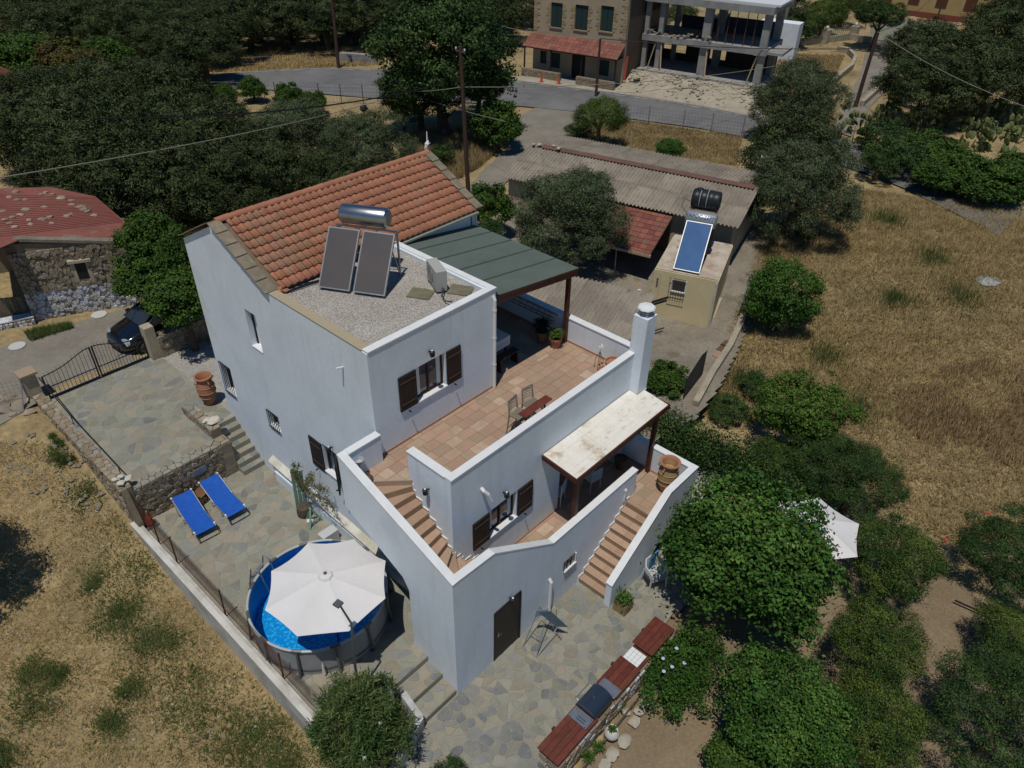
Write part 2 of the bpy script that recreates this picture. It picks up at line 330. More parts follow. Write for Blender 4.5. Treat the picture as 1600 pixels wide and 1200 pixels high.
def strip(name, L, Rr, m, dz, nu=6, kind='structure', zf=None):
    """a band between two picture-picked edge lines, dropped on the terrain"""
    def resamp(P, n):
        P = [np.array(G(*p)) for p in P]; d = [0]+list(np.cumsum([np.linalg.norm(P[i+1]-P[i]) for i in range(len(P)-1)])); out = []
        for t in np.linspace(0, d[-1], n): i = min(len(P)-2, max(0, int(np.searchsorted(d, t))-1)); f = (t-d[i])/(d[i+1]-d[i]); out.append(P[i]*(1-f)+P[i+1]*f)
        return out
    n = 40; A, C = resamp(L, n), resamp(Rr, n); b = B(); vs = []
    for i in range(n):
        for j in range(nu+1):
            p = A[i]*(1-j/nu)+C[i]*(j/nu); z = float(terr(p[0], p[1]))+dz; vs.append((p[0], p[1], z))
    fs = [(i*(nu+1)+j, i*(nu+1)+j+1, (i+1)*(nu+1)+j+1, (i+1)*(nu+1)+j) for i in range(n-1) for j in range(nu)]
    nrm = np.cross(np.array(vs[fs[0][1]])-vs[fs[0][0]], np.array(vs[fs[0][2]])-vs[fs[0][0]])
    if nrm[2] < 0: fs = [f[::-1] for f in fs]
    b.add(vs, fs); o = b.build(name, m); o['kind'] = kind; return o
strip('side_road', [(858, 158), (812, 182), (793, 232), (755, 268), (700, 330), (640, 400)], [(925, 172), (905, 198), (868, 232), (818, 262), (775, 300), (700, 400)], LANE, .06)
strip('main_road', [(230, 132), (300, 121), (400, 112), (500, 107), (600, 110), (700, 116), (800, 126), (900, 139), (1000, 152), (1100, 168), (1200, 188), (1320, 220), (1420, 250), (1600, 330)],
      [(230, 150), (300, 142), (400, 140), (500, 148), (600, 156), (700, 160), (800, 166), (900, 176), (1000, 189), (1100, 203), (1200, 224), (1320, 262), (1400, 290), (1560, 370)], ASPH, .085)
strip('road_edge_line', [(230, 133.5), (300, 122.5), (400, 113.5), (500, 108.5), (600, 111.5), (700, 117.6), (800, 128), (900, 141.3), (1000, 154.3), (1100, 170.3), (1200, 190.6)],
      [(230, 134.6), (300, 123.6), (400, 114.6), (500, 109.6), (600, 112.6), (700, 118.8), (800, 129.2), (900, 142.5), (1000, 155.6), (1100, 171.6), (1200, 192)], M('road_paint', (.3, .3, .29), .8, var=(.14, .14, .14), scale=1.5, amt=.9), .1, 1)
strip('road_verge', [(800, 118), (900, 128), (1000, 132), (1100, 138), (1220, 150)], [(800, 126), (900, 139), (1000, 152), (1100, 168), (1200, 188)], M('dusty_verge', (.42, .37, .285), .95, var=(.33, .29, .22), scale=.8, fine=(4, .2)), .055)
strip('driveway', [(1352, 84), (1345, 110), (1335, 135), (1318, 170), (1300, 205)], [(1428, 92), (1408, 115), (1392, 135), (1362, 165), (1330, 215)], LANE, .07)
strip('courtyard', [(1360, 30), (1362, 84)], [(1500, 36), (1470, 96)], M('pale_courtyard', (.17, .19, .13), .9, var=(.22, .21, .17), scale=.4), .05)
strip('lane', [(-160, 600), (0, 545), (70, 520), (165, 492), (250, 470), (300, 440)], [(-160, 760), (-40, 690), (20, 655), (100, 612), (240, 566), (330, 520)], LANE, .05, 10)
# garden soil to the right of the patio
gs = B(); poly = [G(*p) for p in ((880, 1230), (935, 1165), (1010, 1050), (1045, 950), (1180, 800), (1300, 800), (1480, 900), (1560, 960), (1700, 1080), (1700, 1400), (880, 1400))]
gs.add([(p[0], p[1], float(terr(p[0], p[1]))+.05) for p in poly], [tuple(range(len(poly)))]); 
if gs.f and np.cross(np.array(gs.v[1])-gs.v[0], np.array(gs.v[2])-gs.v[0])[2] < 0: gs.f = [gs.f[0][::-1]]
struct(gs, 'garden_soil', EARTH)
yd = B(); poly = [(9.6, 1.7), (13.2, 1.0), (15.6, 1.35), (21.4, 2.95), (24.2, 4.4), (29, 6.0), (28, 9.0), (24, 12), (21.4, 17), (17.5, 17.5), (10.5, 13), (9.6, 8)]
V = []; F = []
cs_ = .125
for i in range(int((28-9.4)/cs_)):
    for j in range(int(18/cs_)):
        x_, y_ = 9.4+i*cs_, .6+j*cs_
        if inpoly((x_+cs_/2, y_+cs_/2), poly): k_ = len(V); V += [(a, b_, max(1.06, float(terr(a, b_))+.05)) for a, b_ in ((x_, y_), (x_+cs_, y_), (x_+cs_, y_+cs_), (x_, y_+cs_))]; F.append((k_, k_+1, k_+2, k_+3))
yo = struct(B().add(V, F), 'neighbour_yard', CONC2)
struct(B().prism([(9.3, -1.6), (13.6, -1.2), (14.2, .6), (12.8, 1.5), (9.3, 1.6)], -.1, .03), 'gravel_bed', GRAVEL2)

# ---- three levels of crazy paving
pat = struct(B().prism([(-2.3, -4.2), (.05, -4.2), (.05, -2.78), (5.6, -2.78), (9.5, -2.4), (9.5, .1), (-1.6, .1)], -.1, .0), 'patio', MORTAR)
stones(pat, 'paving_stone', (-2.3, -4.2, 0), (1, 0, 0), (0, 1, 0), 9.6, 4.2, 640, 3, .008, .012, STONE_P, (7, 3, 2, 3, 2.6),
       mask=lambda p: p[0] < 7.2 and (p[1] > -2.75 if p[0] > .1 else True) and p[0] > -2.2, relax=1.7, thv=.3)
deck = struct(B().box(-3, 1.2, 1.1, 11.2, -.1, .6), 'pool_deck', MORTAR)
stones(deck, 'paving_stone', (-3, 1.1, .6), (1, 0, 0), (0, 1, 0), 4.2, 10.1, 400, 5, .007, .01, STONE_P, (6, 4, 4, 1.4, .25),
       mask=lambda p: (p[0]+1.1)**2+(p[1]-4.15)**2 > 1.75**2, relax=1.7, thv=.3, asp=1.35)
upp = struct(B().prism([(-2.85, 11.5), (.4, 11.5), (.4, 12.13), (1.2, 12.13), (1.2, 17.9), (-2.85, 17.9)], 1.0, 1.96), 'upper_patio', MORTAR)
struct(B().prism([(1.2, 12.5), (3.6, 12.5), (3.6, 17.4), (1.2, 17.4)], 1.6, 1.95), 'gravel_strip', GRAVEL2)
stones(upp, 'paving_stone', (-2.85, 11.5, 1.96), (1, 0, 0), (0, 1, 0), 4.05, 6.4, 230, 8, .007, .01, STONE_P, (6, 4, 4, 2, .5), relax=1.7, thv=.3, asp=1.4,
       mask=lambda p: p[0] < 1.1 and not (p[0] > .3 and p[1] < 12.25))
# steps patio -> deck, deck -> upper patio
st = thing('garden_steps', 'two low stone-paved steps beside the near corner of the white house', 'steps', (-.5, .6, 0))
for k, (y0, y1) in enumerate(((.04, .55), (.55, 1.08))):
    s_ = B().box(-1.15, -.003, y0, y1+.02, -.05, .2*(k+1)).build('step', MORTAR, st)
    stones(s_, 'paving_stone', (-1.15, y0, .2*(k+1)), (1, 0, 0), (0, 1, 0), 1.14, y1-y0, 7, 30+k, .012, .01, STONE_P, (5, 3, 3, 3, 1))
    B().box(-1.15, -.003, y0-.006, y0-.001, -.05+.2*k, .2*(k+1)-.02).build('riser', STONE_P[1], s_)
st = thing('garden_steps', 'seven stone steps against the long white side wall between sunbed deck and upper patio', 'steps', (.6, 11.3, .6))
for k in range(6):
    y1 = 12.12-.2*0; y0 = 10.72+.233*k; z1 = .6+.194*(k+1)
    s_ = B().box(.42, 1.19, y0, 12.13, z1-.194 if k else .55, z1).build('step', MORTAR, st)
    stones(s_, 'paving_stone', (.42, y0, z1), (1, 0, 0), (0, 1, 0), .77, .233 if k < 5 else .3, 3, 50+k, .01, .01, STONE_P, (5, 3, 4, 2, 1))
# retaining wall faced with rubble
rw = thing('retaining_wall', 'rubble stone retaining wall with flat coping behind the two blue sunbeds', 'wall', (-1.3, 11.2, .6))
B().box(-3.1, .41, 11.13, 11.5, -.1, 1.93).build('core', RUBM, rw)
stones(rw, 'stone', (-3.02, 11.13, .6), (1, 0, 0), (0, 0, 1), 3.05, 1.31, 190, 12, .005, .035, RUB, (4, 2.4, 3, 2), asp=1.5, thv=.8, relax=1.5)
for k in range(7): B().obox((.02+.0*k, 11.09, .62+.187*k), (.385, 0, 0), (0, .04, 0), (0, 0, .175)).build('corner_block', RUB[2 if k % 2 else 0], rw, bevel=.008)
for k in range(6): B().obox((.412, 11.1+.16*k*0+.0, .62+.21*k), (.018, 0, 0), (0, .4, 0), (0, 0, .2)).build('corner_block', RUB[k % 3], rw)
stones(rw, 'coping_stone', (-3.05, 11.1, 1.93), (1, 0, 0), (0, 1, 0), 3.45, .42, 26, 14, .005, .05, [STONE_P[0], STONE_P[1], RUB[3]], (4, 2, 2), thv=.2)
B().box(-1.03, -.6, 11.055, 11.1, 1.32, 1.56).build('lamp_niche', GALV, rw)
pw = thing('low_wall', 'short rubble wall between the upper patio and the top of the stone steps', 'wall', (.3, 12.6, 1.96))
B().box(.05, .38, 11.55, 13.5, 1.9, 2.3).build('core', RUBM, pw)
stones(pw, 'stone', (.05, 13.5, 1.96), (0, -1, 0), (0, 0, 1), 1.95, .33, 22, 17, .01, .02, RUB, (4, 2, 2, 2))
stones(pw, 'coping_stone', (.03, 11.55, 2.3), (1, 0, 0), (0, 1, 0), .37, 1.97, 14, 18, .01, .035, [STONE_P[0], RUB[3]], (4, 2))
tag(B().rock((.35, 11.85, 2.42), .2, 5, .5).rock((.2, 12.05, 2.4), .13, 8, .6).build('boulder', M('white_stone', (.55, .52, .45), .9, fine=(12, .1)), smooth=True), 'whitish boulder lying on the low wall at the head of the stone steps', 'boulder')
# western boundary wall
bw = thing('boundary_wall', 'long rubble stone wall with flat top running from the gate pillar along the upper patio', 'wall', (-3.0, 14.5, 1.4))
B().box(-3.16, -2.86, 11.1, 18.0, .2, 2.17).slab([(-3.16, 10.75, -.2), (-3.16, 11.1, -.2), (-3.16, 11.1, 2.17), (-3.16, 10.75, 1.0)][::-1], (.16, 0, 0)).build('core', RUBM, bw)
stones(bw, 'stone', (-3.16, 18.0, .9), (0, -1, 0), (0, 0, 1), 6.9, 1.27, 330, 21, .006, .03, RUB, (4, 1.5, 2, 4), asp=1.9, thv=.8, relax=1.4)
stones(bw, 'coping_stone', (-3.2, 11.2, 2.17), (1, 0, 0), (0, 1, 0),   .36, 6.8, 60, 22, .004, .035, [RUB[0], RUB[3], STONE_P[0]], (4, 4, 2), thv=.3)
gp = thing('gate_pillar', 'stone gate pillar with square flat cap at the left end of the iron gate', 'pillar', (-3.05, 18.0, 1.9))
B().box(-3.25, -2.83, 17.85, 18.27, 1.2, 3.0).build('shaft', BEIGEW, gp); B().box(-3.32, -2.76, 17.78, 18.34, 3.0, 3.09).build('cap', M('sandstone_cap', (.36, .27, .19), .9, fine=(10, .1)), gp, bevel=.01)
gp = thing('gate_pillar', 'pale rendered gate pillar at the right end of the iron gate beside the black car', 'pillar', (1.0, 17.6, 1.9))
B().box(.86, 1.22, 17.3, 17.7, 1.6, 3.35).build('shaft', BEIGEW, gp)
for k, (a, b_, c, r) in enumerate(((-2.93, 11.5, 2.3, .1), (-3.05, 11.3, 2.3, .12), (-2.8, 11.35, 2.32, .13), (-2.97, 11.42, 2.44, .09), (-3.1, 11.6, 2.28, .1))):
    tag(B().rock((a, b_, c), r, k+40, .5).build('stone', MATS['white_stone'], smooth=True), 'pale rock heaped on the wall corner at the end of the dark railing', 'stone', 'pale rocks heaped on the wall corner')
sb_ = thing('rubble_wall', 'dark rubble wall in the tree shade between the right gate pillar and the white gable', 'wall', (2.3, 17.5, 1.9)); c_ = B().box(1.22, 3.6, 17.3, 17.65, 1.5, 2.85).build('core', RUBM, sb_); stones(sb_, 'stone', (1.22, 17.3, 1.95), (1, 0, 0), (0, 0, 1), 2.38, .9, 60, 61, .006, .03, RUB, (2, 2, 4, 1), asp=1.4, thv=.8, relax=1.4)
# iron gate, two leaves with a bowed top
gt = thing('iron_gate', 'black wrought iron double gate with arched top rail closing the upper patio', 'gate', (-1.0, 17.6, 1.96))
gx0, gx1, gy = -2.75, .85, 17.62
for s_, (a, b_) in enumerate(((gx0, -.98), (-.94, gx1))):
    lf = B().box(a, b_, gy-.015, gy+.015, 2.02, 2.07).build('gate_leaf', BLACKM, gt)
    def top(x): return 2.9+.42*math.exp(-((x+.96)/.9)**2)
    pts = [(x, gy, top(x)) for x in np.linspace(a, b_, 9)]
    B().tube(pts, .018, 6).box(a, b_, gy-.012, gy+.012, 2.42, 2.45).build('rail', BLACKM, lf)
    B().box(a, a+.05, gy-.025, gy+.025, 1.98, top(a)).build('stile', BLACKM, lf); B().box(b_-.05, b_, gy-.025, gy+.025, 1.98, top(b_)).build('stile', BLACKM, lf)
    for x in np.linspace(a+.12, b_-.12, 15 if s_ else 12):
        B().tube([(x, gy, 2.03), (x, gy, top(x)+.1)], [.01, .006], 5, True).build('bar', BLACKM, lf)
B().box(gx0, gx1, gy-.04, gy+.04, 1.962, 1.985).build('threshold', BLACKM, gt)
# railing on the boundary wall's inner edge
rl = thing('iron_railing', 'thin dark handrail sloping along the inner edge of the boundary wall', 'railing', (-2.8, 14.6, 2.2))
B().tube([(-2.82, 17.6, 2.95), (-2.8, 15.4, 2.5), (-2.8, 11.7, 2.36)], .02, 6).build('rail', BLACKM, rl)
B().tube([(-2.8, 17.3, 2.1), (-2.8, 17.3, 2.8)], .015, 6).tube([(-2.8, 15.4, 2.1), (-2.8, 15.4, 2.5)], .015, 6).tube([(-2.8, 12.0, 2.1), (-2.8, 12.0, 2.37)], .015, 6).build('post', BLACKM, rl)
# chain-link run left of the pillar, with a strut
fe = thing('wire_fence', 'wire mesh fence with leaning steel strut to the left of the gate pillar', 'fence', (-4.5, 17.9, 1.9))
def meshpanel(b, p, q, h, step, r, diag=False):
    p, q = np.array(p, float), np.array(q, float); L = np.linalg.norm(q-p); n = max(2, int(L/step))
    for i in range(n+1):
        a = p+(q-p)*i/n; b.tube([a, a+np.array([0, 0, h])], r, 3, False)
    for k in range(int(h/step)+1): b.tube([p+np.array([0, 0, k*step]), q+np.array([0, 0, k*step])], r, 3, False)
    return b
meshpanel(B(), (-3.3, 18.0, 1.75), (-8.5, 20.5, 1.75), 1.2, .14, .004).build('mesh', GALV, fe)
B().tube([(-3.3, 18.0, 1.2), (-3.3, 17.9, 3.05)], .03, 8).build('post', GALV, fe); B().tube([(-3.32, 17.95, 2.75), (-4.1, 16.9, 1.1)], .025, 8).build('strut', GALV, fe)
B().tube([(-8.5, 20.5, 1.2), (-8.5, 20.5, 3.)], .03, 8).build('post', GALV, fe)
kb = thing('kerb_wall', 'low concrete kerb wall at the foot of the wire fence left of the gate', 'wall', (-5, 16.2, 1.2))
B().obox((-3.2, 16.0, .9), (-5, .3, 0), (0, .22, 0), (0, 0, .5)).build('kerb', CONC2, kb)
for k in range(16):
    p = G(random.uniform(-10, 60), random.uniform(618, 655), .03); tag(B().rock(p, random.uniform(.12, .3), k+60, .6).build('stone', RUB[2 if k % 2 else 3], smooth=True), 'loose grey rock in the heap left of the gate pillar', 'rock', 'loose rocks heaped left of the gate pillar')

# white kerb wall with wire fence along the deck
dw = thing('deck_wall', 'long low whitewashed wall edging the pool deck above the dry field', 'wall', (-3.1, 6.2, .2))
B().box(-3.28, -3.04, 1.2, 11.09, -.5, .85).build('wall', M('dirty_white_wall', (.55, .53, .49), .9, var=(.40, .37, .32), scale=1.5, amt=.8, bump=.3), dw)
B().box(-3.29, -3.14, 1.19, 11.1, .85, .875).build('cap', M('dull_white_cap', (.62, .61, .57), .8, var=(.48, .46, .41), scale=2., amt=.7), dw)
df = thing('wire_fence', 'green-grey wire fence on slanted posts standing on the low white deck wall', 'fence', (-3.0, 6.2, .85))
fm = B()
for k in range(10): z = .95+.09*k; fm.tube([(-3.0, 1.9, z), (-2.98, 11.0, z)], .005, 3, False)
for y in np.arange(2.0, 11, .09): fm.tube([(-3.0, y, .93), (-2.99, y, 1.78)], .0025, 3, False)
fm.build('mesh', RUST, df)
for y in (9.9, 8.8, 6.1, 3.3): B().beam((-2.99, y, .6), (-2.98, y-.1, 1.85), .035).build('post', RUST, df)

# ================================================================ HOUSE
H = thing('white_house', 'white stepped cubic house with roof terraces, outside stairs and a red tiled gable roof', 'house', (0, 0, 0))
XW, YF, XE = 1.2, 3.98, 5.6
# --- walls (solid blocks with real recesses cut by building the wall in panels)
def wall_y(b, y, x0, x1, z0, z1, holes, t=.25):
    """wall facing -y at plane y, thickness t, with rectangular holes (x0,x1,z0,z1)"""
    xsx = sorted({x0, x1, *[h[0] for h in holes], *[h[1] for h in holes]})
    for a, c in zip(xsx[:-1], xsx[1:]):
        hs = sorted([h for h in holes if h[0] <= a+1e-6 and h[1] >= c-1e-6], key=lambda h: h[2]); z = z0
        for h in hs:
            if h[2] > z: b.box(a, c, y, y+t, z, h[2])
            z = h[3]
        if z1 > z: b.box(a, c, y, y+t, z, z1)
    return b
# west wall as one mesh with window recesses: built as yz grid
holesW = [(9.1, 9.65, 6.0, 7.25), (11.6, 12.25, 3.05, 4.2), (9.03, 9.65, 3.0, 3.62), (6.05, 6.72, 2.9, 3.95)]
def ztop(y):
    if y <= 8.19: return 8.34
    if y <= 10.55: return 8.34+(y-8.19)/(10.55-8.19)*(9.5-8.34)
    return 9.5-(y-10.55)*(9.5-8.5)/(12.5-10.55)
def west_panel(b, y0, y1, z0, z1):
    b.slab([(XW, y0, z0), (XW, y1, z0), (XW, y1, z1 if z1 else ztop(y1)-.02), (XW, y0, z1 if z1 else ztop(y0)-.02)][::-1], (.3, 0, 0))
bw_ = B(); ysy = sorted({3.98, 8.19, 10.55, 12.5, *[h[0] for h in holesW], *[h[1] for h in holesW]})
for a, c in zip(ysy[:-1], ysy[1:]):
    hs = sorted([h for h in holesW if h[0] <= a+1e-6 and h[1] >= c-1e-6], key=lambda h: h[2]); z = -.2
    for h in hs: west_panel(bw_, a, c, z, h[2]); z = h[3]
    west_panel(bw_, a, c, z, None)
bw_.build('west_wall', WHITE, H)
# core mass behind the skins
fr = B(); wall_y(fr, YF, XW+.001+.3, XE, 5.0, 8.34, [(2.63, 3.66, 6.13, 7.2)]); fr.build('front_wall', WHITE, H)
B().box(XE-.25, XE, YF+.25, 8.19, 5.0, 8.34).build('east_wall', WHITE, H)
B().box(XW+.3, 9.2, 12.2, 12.5, 1.5, 8.4).box(8.95, 9.2, 8.3, 12.2, 1.0, 8.3).slab([(9.2, 8.3, 8.3), (9.2, 12.2, 8.4), (9.2, 10.55, 9.48)], (-.25, 0, 0)).box(XE, 9.0, 8.3, 8.55, 5.0, 8.3).build('north_block_wall', WHITE, H)
B().box(XW+.31, XE-.26, YF+.26, 12.15, 4.6, 5.0).build('inner_floor', CONC, H)
# flat roof: gravel field, painted rims
B().box(XW+.28, XE-.24, YF+.24, 8.35, 8.1, 8.22).build('flat_roof', GRAVEL, H)
B().box(XW+.02, XE+.02, YF-.02, YF+.2, 8.34, 8.375).box(XE-.18, XE+.02, YF+.2, 8.19, 8.34, 8.375).build('parapet_cap', WHITE_CAP, H)
B().box(XW-.01, XW+.26, YF+.2, 8.12, 8.34, 8.365).build('parapet_cap', M('bare_yellowed_cap', (.40, .34, .23), .9, fine=(20, .1)), H, label='bare yellowish cap along the west edge of the gravel roof')
for q in ((2.75, 3.35, 5.05, 5.75), (3.9, 4.5, 4.55, 5.2)):
    pass
# --- tiled roof
tr = B().slab([(XW+.05, 8.1, 8.27), (9.2, 8.1, 8.27), (9.2, 10.55, 9.5), (XW+.05, 10.55, 9.5)], (0, 0, .02)).build('tiled_roof', RUB[1], H)
nb = B(); nv = []
nn_ = 150; xq = np.linspace(XW+.1, 9.2, nn_); vs = []; fs = []
for k in range(8):
    y0 = 10.55+k*.27; z0 = 9.57-k*.135
    for i, x in enumerate(xq): h = .03*math.sin(x*2*math.pi/.22); vs.append((x, y0, z0+h+.03)); vs.append((x, y0+.3, z0-.135+h-.01))
    o0 = k*2*nn_; fs += [(o0+2*i, o0+2*i+2, o0+2*i+3, o0+2*i+1) for i in range(nn_-1)]
B().add(vs, fs).build('north_slope_tiles', TILE, tr, stuff=True)
# one interlocking tile, shared
sl_len = math.hypot(2.42, 1.25); ang = math.atan2(1.25, 2.42); rows = 9; tl = sl_len/rows; cols = 34; tx0, tx1 = 1.62, 8.98; tw = (tx1-tx0)/cols
def tileprof():
    b = B(); P = []
    for k in range(9):
        t = k/8; x = t*tw*1.02
        z = .012+.042*max(0, math.sin(math.pi*min(1, t/.62))) if t < .62 else .012-.010*math.sin(math.pi*(t-.62)/.38)
        P.append((x, z))
    n = len(P); L_ = tl*1.06
    vs = [(x, 0, z*1.15+.034) for x, z in P]+[(x, L_, z-.008) for x, z in P]+[(x, 0, z*1.15-.004) for x, z in P]
    fs = [(i, i+1, n+i+1, n+i) for i in range(n-1)]+[(2*n+i, 2*n+i+1, i+1, i) for i in range(n-1)]
    return b.add(vs, fs)
tme = [tileprof().mesh('roof_tile', m) for m in (TILE, TILE_AGED)]
for me_ in tme: me_.polygons.foreach_set('use_smooth', [True]*8+[False]*8)
for r in range(rows):
    for c in range(cols):
        d = r*tl; x = tx0+c*tw
        y = 8.08+d*math.cos(ang); z = 8.295+d*math.sin(ang)
        aged = random.random() < (.6 if (c < 15 and (c*.6+r) < 11 and r > 0) else .06)
        o = bpy.data.objects.new('roof_tile', tme[1 if aged else 0]); sc.collection.objects.link(o); o.parent = tr
        o.location = (x, y, z+random.uniform(0, .006)); o.rotation_euler = (ang, 0, random.uniform(-.008, .008))
rc = B()
for k in range(11): a = math.pi*k/10; rc.v.append((0, -.11*math.cos(a), .10*math.sin(a)+.0)); 
k1 = [(.44, y*1.12, z*1.12) for _, y, z in rc.v]; rc.add(k1, []); rc.f += [(i, i+1, 12+i-1+0, 11+i) for i in range(10)]
rc.f = [(i, 11+i, 12+i, i+1) for i in range(10)]
rme = rc.mesh('ridge_tile', TILE, True)
for i in range(20): o = inst(rme, 'ridge_tile', tr, (1.35+.39*i, 10.55, 9.555), (0, -.01, 0))
# verges: flat grey-brown slabs stepping up both gables
for side, x0 in (('w', 1.1), ('e', 8.98)):
    for k in range(6):
        d0 = (sl_len+.02)*k/6; d1 = (sl_len+.02)*(k+1)/6
        p = lambda d, x, up: (x, 8.06+d*math.cos(ang), 8.33+d*math.sin(ang)+up)
        bb = B(); wx = .36 if side == 'w' else .3
        bb.obox(p(d0, x0, .035), (wx, 0, .0), np.array(p(d1, 0, -.005))-np.array(p(d0, 0, .035)), (0, 0, .03)); bb.build('verge_tile', VERGE, tr)
    for k in range(5):
        d0 = 2.2*k/5; bb = B(); bb.obox((x0, 10.6+d0*.88, 9.56-d0*.45), (.42, 0, 0), (0, .40, -.20), (0, 0, .03)); bb.build('verge_tile', VERGE, tr)
B().rock((1.5, 8.02, 8.33), .09, 3, .6).rock((1.66, 7.98, 8.3), .08, 4, .6).rock((1.58, 8.1, 8.36), .07, 9, .6).build('mortar_lump', POT, tr)
B().tube([(1.7, 7.95, 8.26), (2.3, 7.9, 8.3), (3.0, 7.75, 8.27)], .02, 6).tube([(1.72, 7.9, 8.26), (2.3, 7.84, 8.29), (3.0, 7.68, 8.27)], .018, 6).build('pipe', BLACKM, H)
B().box(5.62, 9.05, 8.0, 8.07, 8.2, 8.26).build('gutter', M('pale_gutter', (.33, .33, .27), .7), H)
B().tube([(9.1, 8.2, 8.2), (9.1, 8.2, 5.9)], .035, 8).build('downpipe', PVC, H)

# --- terraces
UT = 5.09; LT = 1.88
# block below upper terrace (middle wall at y=1.3), opening of the veranda at x 5.5..8.3
mw = B(); wall_y(mw, 1.3, 1.25, 9.15, LT-.1, 5.95, [(2.56, 3.62, 3.0, 3.98), (5.5, 8.34, LT-.1, 4.45)], .22); mw.build('terrace_wall', WHITE, H)
B().box(1.25, 9.17, 1.28, 1.5, 5.95, 5.985).build('parapet_cap', WHITE_CAP, H)
B().box(1.25, 1.45, 1.52, 2.84, LT, 5.95).build('stair_wall', WHITE, H); B().box(1.23, 1.47, 1.5, 2.86, 5.95, 5.985).build('parapet_cap', WHITE_CAP, H)
B().box(8.95, 9.15, 1.52, 8.29, 1.0, 5.93).build('east_parapet', WHITE, H); B().box(8.93, 9.17, 1.5, 8.28, 5.93, 5.965).build('parapet_cap', WHITE_CAP, H)
tfl = B().box(1.46, 8.94, 1.53, 3.97, 4.7, 5.075).box(XE+.01, 8.94, 3.97, 8.29, 4.7, 5.075).prism([(1.46, 2.84), (1.46, 3.97), (.2, 3.97), (.2, 3.72), (1.25, 2.72), (1.25, 2.85)], 4.75, 5.075).build('upper_terrace_floor', GROUT, H)
def tiles(parent, x0, x1, y0, y1, z, seed, mask=None, rowh=.33):
    R = random.Random(seed); y = y0; r = 0
    while y < y1-.02:
        h = R.choice((.33, .33, .22)) if rowh is None else rowh; x = x0-(.17 if r % 2 else 0)
        while x < x1-.01:
            L_ = R.choice((.33, .5, .5, .33, .42)); a, c = max(x, x0), min(x+L_, x1); 
            if c-a > .05 and (mask is None or mask((a+c)/2, y+h/2)):
                b = B().box(a+.004, c-.004, y+.004, min(y+h, y1)-.004, z-.01, z+R.uniform(.004, .007))
                b.build('floor_tile', R.choices(TERRA_T, (5, 4, 1.6, 1.2))[0], parent)
            x += L_
        y += h; r += 1
def outside_stairs(x, y): return not (x < 1.3 and (y < 2.9 or y-2.72 < (1.25-x)*.93+.12))
tiles(tfl, 1.46, 8.93, 1.53, 3.97, 5.085, 1); tiles(tfl, 5.62, 8.93, 3.97, 8.2, 5.085, 2)
tiles(tfl, .21, 1.46, 2.86, 3.97, 5.085, 3, outside_stairs)
# white line of skirting round the floors
def skirt(b, p, q, z): return b.beam((p[0], p[1], z+.03), (q[0], q[1], z+.03), .02, .07)
sk = B(); skirt(sk, (1.2, YF-.012), (XE, YF-.012), UT); skirt(sk, (8.94, 1.55), (8.94, 8.2), UT); skirt(sk, (.2, YF-.012), (1.2, YF-.012), UT); sk.build('skirting', SKIRT, H)
# west parapet of the stair (x 0..0.2) from y=3.98 down to the corner, with an open foot beyond y=1.64
B().slab([(0, 0, -.2), (0, 0, 4.42), (0, 3.98, 5.94), (0, 3.98, 4.2), (0, 2.95, 3.72), (0, 2.3, 3.42), (0, 1.85, 3.2), (0, 1.64, 2.85), (0, 1.64, -.2)], (.2, 0, 0)).build('stair_parapet', WHITE, H)
B().slab([(-.01, -.01, 4.42), (-.01, 3.99, 5.945), (-.01, 3.99, 5.98), (-.01, -.01, 4.455)][::-1], (.22, 0, 0)).build('parapet_cap', WHITE_CAP, H)
B().box(.2, 1.2, 3.8, 3.98, 4.3, 5.94).build('stair_parapet', WHITE, H); B().box(.21, 1.2, 3.78, 4.0, 5.945, 5.98).build('parapet_cap', WHITE_CAP, H)
# front parapet y 0..0.2: high over the stair foot, sloping, then level over the lower terrace
B().slab([(.2, 0, -.2), (.2, 0, 4.42), (1.38, 0, 4.34), (3.7, 0, 2.8), (7.67, 0, 2.8), (7.67, 0, 1.6), (5.0, 0, -.2), ][::-1], (0, .2, 0)).build('front_parapet', WHITE, H)
B().slab([(.21, -.01, 4.42), (1.38, -.01, 4.345), (3.7, -.01, 2.805), (7.69, -.01, 2.805), (7.69, -.01, 2.84), (3.71, -.01, 2.84), (1.39, -.01, 4.38), (.21, -.01, 4.455)], (0, .22, 0)).build('parapet_cap', WHITE_CAP, H)
# door and small window are recessed panels set proud of nothing: frame + leaf
dr = B().box(1.40, 2.38, -.012, -.004, 0, 2.04).build('door', M('dark_wood_door', (.022, .018, .017), .5, var=(.032, .024, .02), scale=3), H)
B().box(1.37, 1.405, -.03, -.002, 0, 2.06).box(2.375, 2.41, -.03, -.002, 0, 2.06).box(1.405, 2.375, -.03, -.002, 2.04, 2.075).build('frame', DARKW, dr)
B().tube([(1.52, -.06, 1.05), (1.62, -.07, 1.06)], .011, 6).box(1.50, 1.54, -.03, -.012, .95, 1.13).build('handle', STEEL, dr)
wn = B().box(4.27, 4.77, -.01, -.003, 1.2, 1.56).build('window', GLASS, H)
B().box(4.25, 4.80, -.07, -.002, 1.165, 1.2).box(4.77, 4.80, -.05, -.002, 1.2, 1.58).build('sill', WHITE_CAP, wn)
B().box(4.25, 4.275, -.03, -.01, 1.2, 1.57).box(4.4, 4.42, -.025, -.012, 1.2, 1.56).box(4.58, 4.60, -.025, -.012, 1.2, 1.56).build('bar', BLACKM, wn)
B().box(1.2, 9.0, .21, 1.29, -.2, 1.5).build('lower_mass', WHITE, H)
B().box(.45, 1.15, .3, 1.62, -.2, 2.9).build('lower_mass', WHITE, H)
